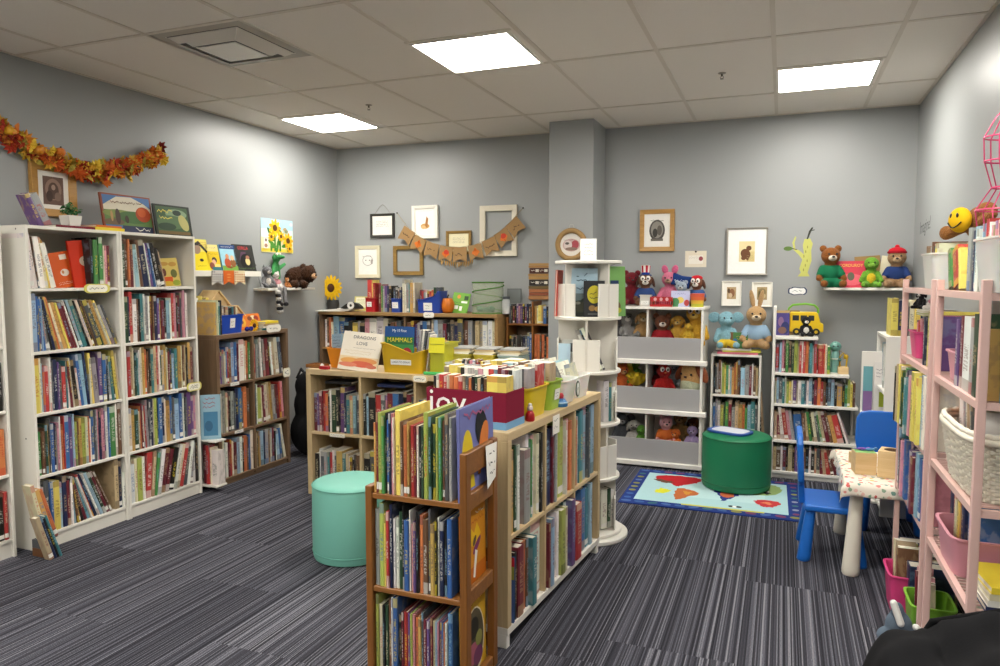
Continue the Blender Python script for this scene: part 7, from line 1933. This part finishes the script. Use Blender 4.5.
tub('hot pink plastic bin on the carpet at the far end under the far pink rack', (.572, 3.62, .001), PI / 2, .23, .20, .17, 'd2407c', taper=.84)
row('hot pink bin on carpet', (.51, 3.70), (.51, 3.54), .008, 'c4.7<8 v3.7<8 e4.8<10 w3.7<10 j3.7<12', .30, depth=.09, soft=True, seed=126, flat=True)
tub('lime green plastic bin on the carpet under far pink rack, nearer the viewer', (.605, 3.36, .001), PI / 2, .21, .17, .15, '7fb53a', taper=.84)
row('lime green bin on carpet', (.555, 3.43), (.555, 3.29), .008, 'u3.6 p4.8<6 m3.7<8 p5.6<8 e4.5<10 c4.5<10', .27, depth=.065, soft=True, seed=127, flat=True)
# on top of the far rack
t = thing('wooden_crate', 'open wooden crate standing at the far end of far pink rack top', 'crate', (.725, 3.74, 1.4406), PI / 2)
w_, d_, h_ = .10, .11, .19
m = MB(); m.box(-w_, w_, -d_, d_, 0, .01); m.build('crate_floor', 'crate_wood', t)
for k in range(3):
    for (a, b_, c_, e_) in ((-w_, w_, -d_, -d_ + .01), (-w_, w_, d_ - .01, d_), (-w_, -w_ + .01, -d_ + .01, d_ - .01), (w_ - .01, w_, -d_ + .01, d_ - .01)):
        m = MB(); m.box(a, b_, c_, e_, .012 + k * .062, .012 + k * .062 + .05); m.build('slat', 'crate_wood', t, bevel=.002, segs=1)
for sx in (-1, 1):
    for sy in (-1, 1):
        m = MB(); m.box(sx * w_ - .012 * (sx > 0) + (0 if sx > 0 else 0), sx * w_ + .012 * (sx < 0), sy * d_ - .0 if sy < 0 else sy * d_ - .02, (sy * d_ + .02) if sy < 0 else sy * d_, .01, h_); m.build('corner_post', 'crate_wood', t)
t = thing('plush_monkey', 'brown furry plush holding a big yellow smiley ball above the wooden crate', 'plush toy', (.69, 3.33, 1.632), -PI / 2 + .55); t.scale = (.66, .66, .66)
m = MB('8a5a2c'); m.ell((0, .03, .10), (.075, .06, .10)); m.ell((.07, .02, .17), (.06, .05, .05)); m.capsule((-.05, .0, .09), (-.17, -.01, .05), .035, .034); m.ell((-.19, -.012, .055), (.045, .035, .045)); m.capsule((.06, .0, .10), (.15, -.02, .14), .03, .028); fused('body', m, .3, t)
m = MB('d9ab1a'); m.ell((-.02, -.075, .12), (.075, .045, .075), 28, 18); m.build('smiley_ball', 'fabric', t, smooth=80)
m = MB('201c14'); m.ell((-.046, -.114, .145), (.009, .006, .014), 10, 8); m.ell((.004, -.117, .145), (.009, .006, .014), 10, 8)
m.tube([(-.07 + .1 * k / 10, -.112 - .01 * math.sin(PI * k / 10), .105 - .032 * math.sin(PI * k / 10)) for k in range(11)], .004, 6); m.build('face', 'plastic', t, smooth=60)
tub('frosted white plastic bin of picture books on top of far pink rack', (.67, 3.46, 1.4406), PI / 2, .27, .24, .145, 'dcdad4', taper=.86, mat='frosted_plastic', lab=(.08, .07, .08, ''))
row('frosted bin on far pink rack', (.575, 3.56), (.575, 3.37), 1.4476, 'w3.6 c3.7 d3.6 j3.8 r3.7 k3.6 y3.7 v3.7 c4.7', .20, depth=.14, seed=128, flat=True)
row('top of near pink rack, far end', (.56, 3.05), (.56, 2.86), 1.4406, 'g5.7<18 r9.8<19 o3.7<16 y3.7<16', .165, depth=.18, seed=129, flat=True)
lying_book('pink booklet lying under the green and red books on far pink rack top', (.60, 3.175, 1.431 + .0), 0, .1, .06, .008, 'p', name='paperback') if False else None
# near rack
tub('frosted white plastic bin of pink books on top of near pink rack', (.67, 2.50, 1.4406), PI / 2, .27, .26, .16, 'dcdad4', taper=.86, mat='frosted_plastic')
row('frosted bin on near pink rack', (.56, 2.60), (.56, 2.40), 1.4476, 'l4.7 p5.6 p4.7 r3.8 r4.8 w3.7 p4.6 e3.6 p6.7 p5.7 w4.7 m4.6', .225, depth=.16, seed=130, flat=True)
row('top of near pink rack, middle', (.56, 2.79), (.56, 2.65), 1.4406, 'a4.8 n3.7 l6.8 w3.7', .22, depth=.08, seed=131, flat=True)
tub('pale pink plastic bin on the upper shelf of near pink rack', (.66, 2.90, 1.1256), PI / 2, .20, .22, .105, 'd79aa6', taper=.86)
row('pale pink bin on near pink rack', (.575, 2.965), (.575, 2.84), 1.1326, 'u4.7 k3.7 g4.6 n3.7 d4.6', .22, depth=.1, soft=True, seed=132, flat=True)
rkrow('near pink rack, upper shelf right end', 2.79, 2.45, 1.125, 'u3.5 m3.6 w8.6 a3.6 d5.7 z3.4', .28, x=.54, depth=.12, seed=133)
face_book('yellow picture book titled Kat lying back on the upper shelf of near pink rack', (.735, 2.66, 1.1256), -PI / 2 + .1, .25, .26, .01, 'c39a20', [('r', 'c9a024', 0, 1, 0, 1), ('t', '2a2418', 'Kat', .42, .85, .24, 1), ('e', '4a3a24', .6, .3, .3, .2)], tilt=4)
face_book('blue-green book with an orange crab facing the viewer on near pink rack', (.72, 2.40, 1.1256), 0, .27, .27, .012, '4f93ad', [('r', '5a9fb8', 0, 1, .5, 1), ('r', '9a9c8c', .0, .4, .3, .8), ('r', '8aa88c', 0, 1, .3, .62), ('r', 'b98a7a', 0, 1, 0, .26), ('e', '4a8a4a', .3, .45, .2, .12), ('e', 'c9703a', .72, .4, .16, .12), ('e', 'd9b04a', .5, .62, .2, .1)], tilt=1)
# wicker basket
t = thing('wicker_basket', 'large white wicker basket packed with papers and books on near pink rack', 'basket', (.68, 2.70, .8106), PI / 2)
m = MB('d9d2c2'); W0, D0 = .265, .155; nr = 15
def bl(s, k): return [(s * W0 * math.copysign(abs(math.cos(a)) ** .5, math.cos(a)), s * D0 * math.copysign(abs(math.sin(a)) ** .5, math.sin(a))) for a in [2 * PI * (i + .5 * (k % 2)) / 56 for i in range(56)]]
for k in range(nr):
    s = .82 + .16 * k / nr
    m.tube([(x * (1 + .02 * (1 if (i + k) % 2 else -1)), y * (1 + .034 * (1 if (i + k) % 2 else -1)), .008 + .0118 * k) for i, (x, y) in enumerate(bl(s, 0))], .0058, 6, closed=True)
m.build('woven_side', 'wicker', t, smooth=60)
m = MB('ddd6c6'); m.tube([(x, y, .19) for x, y in bl(1.0, 0)], .012, 8, closed=True); m.tube([(x * .985, y * .985, .205 + .004 * (i % 2)) for i, (x, y) in enumerate(bl(1.0, 1))], .009, 8, closed=True); m.build('braided_rim', 'wicker', t, smooth=60)
m = MB('d9d2c2'); m.prism(bl(.82, 0), 0, .008); m.build('basket_floor', 'wicker', t)
m = MB('e6e2da')
for s in (-1, 1):
    m.tube([(.1 + .02 * s, -D0 - .012, .2), (.1 + .035 * s, -D0 - .022, .165), (.1 + .05 * s, -D0 - .012, .11)], .007, 8, r1=.003); m.ell((.1 + .03 * s, -D0 - .018, .2), (.028, .012, .016), 10, 8, Euler((0, .5 * s, 0)))
m.ell((.1, -D0 - .02, .2), .012, 10, 8); m.build('ribbon_bow', 'fabric', t, smooth=60)
row('wicker basket on near pink rack', (.58, 2.90), (.58, 2.50), .82, 'o4.7<12 e3.7<12 w6.8<12 a3.7<12 w7.8<13 e3.7<13 w4.7<14 s3.7<14 w5.7<14 w5.7<15 c4.7<15 w5.6<16', .30, depth=.15, soft=True, seed=134, flat=True)
for k, (c, nm, z_) in enumerate((('p', 'pink', 0), ('u', 'purple', 1))):
    m = MB('c23f86' if not k else '7a5a9a'); m.box(-.2, .2, -.1, .1, 0, .035); o = m.build('game_box', 'printed_paper', loc=(.765 - .0, 2.70, 1.0 - .0 + .0), bevel=.002); bpy.data.objects.remove(o)
rkrow('near pink rack, fourth shelf far end', B1, 2.86, .51, 'n4.7 r4.6 k3.6 e4.7', .25, x=.60, seed=135)
tub('dusty pink plastic bin on the fourth shelf of near pink rack', (.655, 2.80, .5106), PI / 2, .30, .25, .13, 'cf8f9c', taper=.86)
row('dusty pink bin on near pink rack', (.58, 2.92), (.58, 2.70), .518, 'w3.6 c3.7 y4.7 z3.6 w3.7 n5.8 b4.8', .25, depth=.12, soft=True, seed=136, flat=True)
for k, (c, nm) in enumerate((('n', 'navy'), ('w', 'white'), ('c', 'cream'), ('y', 'yellow'))):
    lying_book(f'large {nm} book lying flat in the stack at the near end of near pink rack', (.70, 2.51, .5106 + .0206 * k), .03 * k, .25, .21, .02, c)
face_book('yellow-olive picture book with black lettering facing the viewer low on near pink rack', (.72, 2.44, .25), 0, .26, .27, .012, 'b3a01f', [('r', 'bca928', 0, 1, 0, 1), ('t', '2a2614', 'Pump', .4, .9, .16, 1), ('e', '2c2a26', .66, .4, .26, .24), ('e', 'a08c1c', .3, .3, .2, .2), ('s', '3a3418', .05, .6, .66, .06, 2, 0)], tilt=3)

# pink wire dress form on the near rack
t = thing('wire_dress_form', 'pink wire dress form standing on top of near pink rack', 'dress form', (.735, 2.93, 1.4406))
m = MB('c23a68'); PR = ((.0, .06), (.03, .055), (.08, .012), (.19, .012), (.2, .10), (.27, .115), (.34, .075), (.44, .095), (.52, .10), (.58, .07), (.62, .035), (.66, .035))
for (z, r) in ((.004, .075), (.2, .115), (.275, .125), (.35, .08), (.44, .105), (.52, .11), (.66, .036)):
    m.tube([(r * math.cos(a), .7 * r * math.sin(a), z) for a in [2 * PI * i / 28 for i in range(28)]], .0028, 6, closed=True)
for k in range(8):
    a = 2 * PI * k / 8
    m.tube([(r * math.cos(a), .7 * r * math.sin(a), z) for z, r in ((.2, .115), (.275, .125), (.35, .08), (.44, .105), (.52, .11), (.59, .075), (.63, .036), (.66, .036))], .0025, 6)
m.build('wire_body', 'metal_paint', t, smooth=60)
m = MB('c23a68'); m.tube([(0, 0, .004), (0, 0, .2)], .006, 8)
for k in range(3): m.tube([(0, 0, .02), (.07 * math.cos(k * 2.1), .05 * math.sin(k * 2.1), .004)], .004, 6)
m.build('stand', 'metal_paint', t, smooth=60)

# ------------------------------------------------------------------ soft bags and coat
t = thing('black_bag', 'black padded bag slumped in the corner between dark wood and birch bookcases', 'bag', (-3.655, 5.0, 0))
m = MB('1d1d1f'); m.ell((0, 0, .2), (.2, .16, .21)); m.ell((.02, .01, .42), (.19, .14, .2)); m.ell((.0, .02, .58), (.17, .12, .14)); m.ell((.08, -.05, .48), (.1, .09, .14)); m.ell((.07, -.07, .22), (.15, .12, .16)); fused('body', m, .7, t, 'fabric', vox=.02)
m = MB('2a2a2c'); m.tube([(.05, -.12, .62), (.1, -.16, .5), (.1, -.17, .36), (.08, -.17, .24)], .014, 8); m.tube([(-.08, -.09, .66), (-.03, -.1, .74), (.05, -.1, .66)], .012, 8); m.build('strap', 'fabric', t, smooth=60)
m = MB('d9d7d0'); m.at(T(.135, -.125, .50, ry=.6)); m.box(-.03, .03, -.004, .004, -.012, .012); m.at(); m.build('white_tag', 'fabric', t)

t = thing('padded_jacket', 'black padded jacket heaped in the lower right corner before near pink rack', 'jacket', (0, 0, 0))
m = MB('161618'); bmv = []; nx, ny = 60, 44; X0, X1, Y0, Y1 = .13, .875, 1.38, 2.02
q = random.Random(6)
def jz(x, y):
    u, v = (x - X0) / (X1 - X0), (y - Y0) / (Y1 - Y0)
    e = min(1, min(u, 1.0 - .0 * u) * 5.5) ; e2 = min(1, min(v, 1 - v) * 4.2)
    top = .575 + .25 * min(1, u * 1.1) ** .85 + .02 * math.sin(9 * v)
    fold = .5 * .016 * math.sin(21 * u + 9 * v + 1.4 * math.sin(7 * v)) + .006 * math.sin(34 * v - 11 * u) + .004 * math.sin(52 * u + 21 * v)
    seam = -.014 * max(0, 1 - abs(((u * 4.2 + .35 * v) % 1) - .5) * 14)
    k = (1 - (1 - e) ** 2.4) * (1 - (1 - e2) ** 2.4)
    return max(.002, (top + fold + seam) * k)
vs = [(X0 + (X1 - X0) * i / nx, Y0 + (Y1 - Y0) * j / ny, jz(X0 + (X1 - X0) * i / nx, Y0 + (Y1 - Y0) * j / ny)) for j in range(ny + 1) for i in range(nx + 1)]
m.add(vs, [(j * (nx + 1) + i, j * (nx + 1) + i + 1, (j + 1) * (nx + 1) + i + 1, (j + 1) * (nx + 1) + i) for j in range(ny) for i in range(nx)])
o = m.build('shell', 'fabric', t, smooth=80)
m = MB('101012'); m.tube([(.24, 1.97, jz(.24, 1.97) + .006), (.35, 1.9, jz(.35, 1.9) + .012), (.5, 1.86, jz(.5, 1.86) + .012), (.68, 1.84, jz(.68, 1.84) + .012)], .008, 8); m.build('zip_edge', 'fabric', t, smooth=60)
pb = ptZ(899, 647, .0)
t = thing('drawstring_bag', 'small grey-blue fabric bag with white straps on the carpet by the jacket', 'bag', (pb.x, pb.y, 0))
m = MB('5f6d7c'); m.ell((0, 0, .04), (.085, .055, .045)); m.ell((-.005, 0, .09), (.05, .04, .06)); m.ell((-.01, 0, .135), (.026, .03, .05)); m.ell((.05, -.01, .04), (.06, .05, .045)); fused('body', m, .2, t, 'fabric', vox=.03)
m = MB('dcdcd8'); m.capsule((-.03, -.03, .19), (-.005, -.05, .12), .014, .014); m.build('strap', 'fabric', t, smooth=60); m = MB('dcdcd8'); m.capsule((.05, -.04, .11), (.09, -.05, .075), .013, .013); m.build('strap', 'fabric', t, smooth=60)
flush_books()
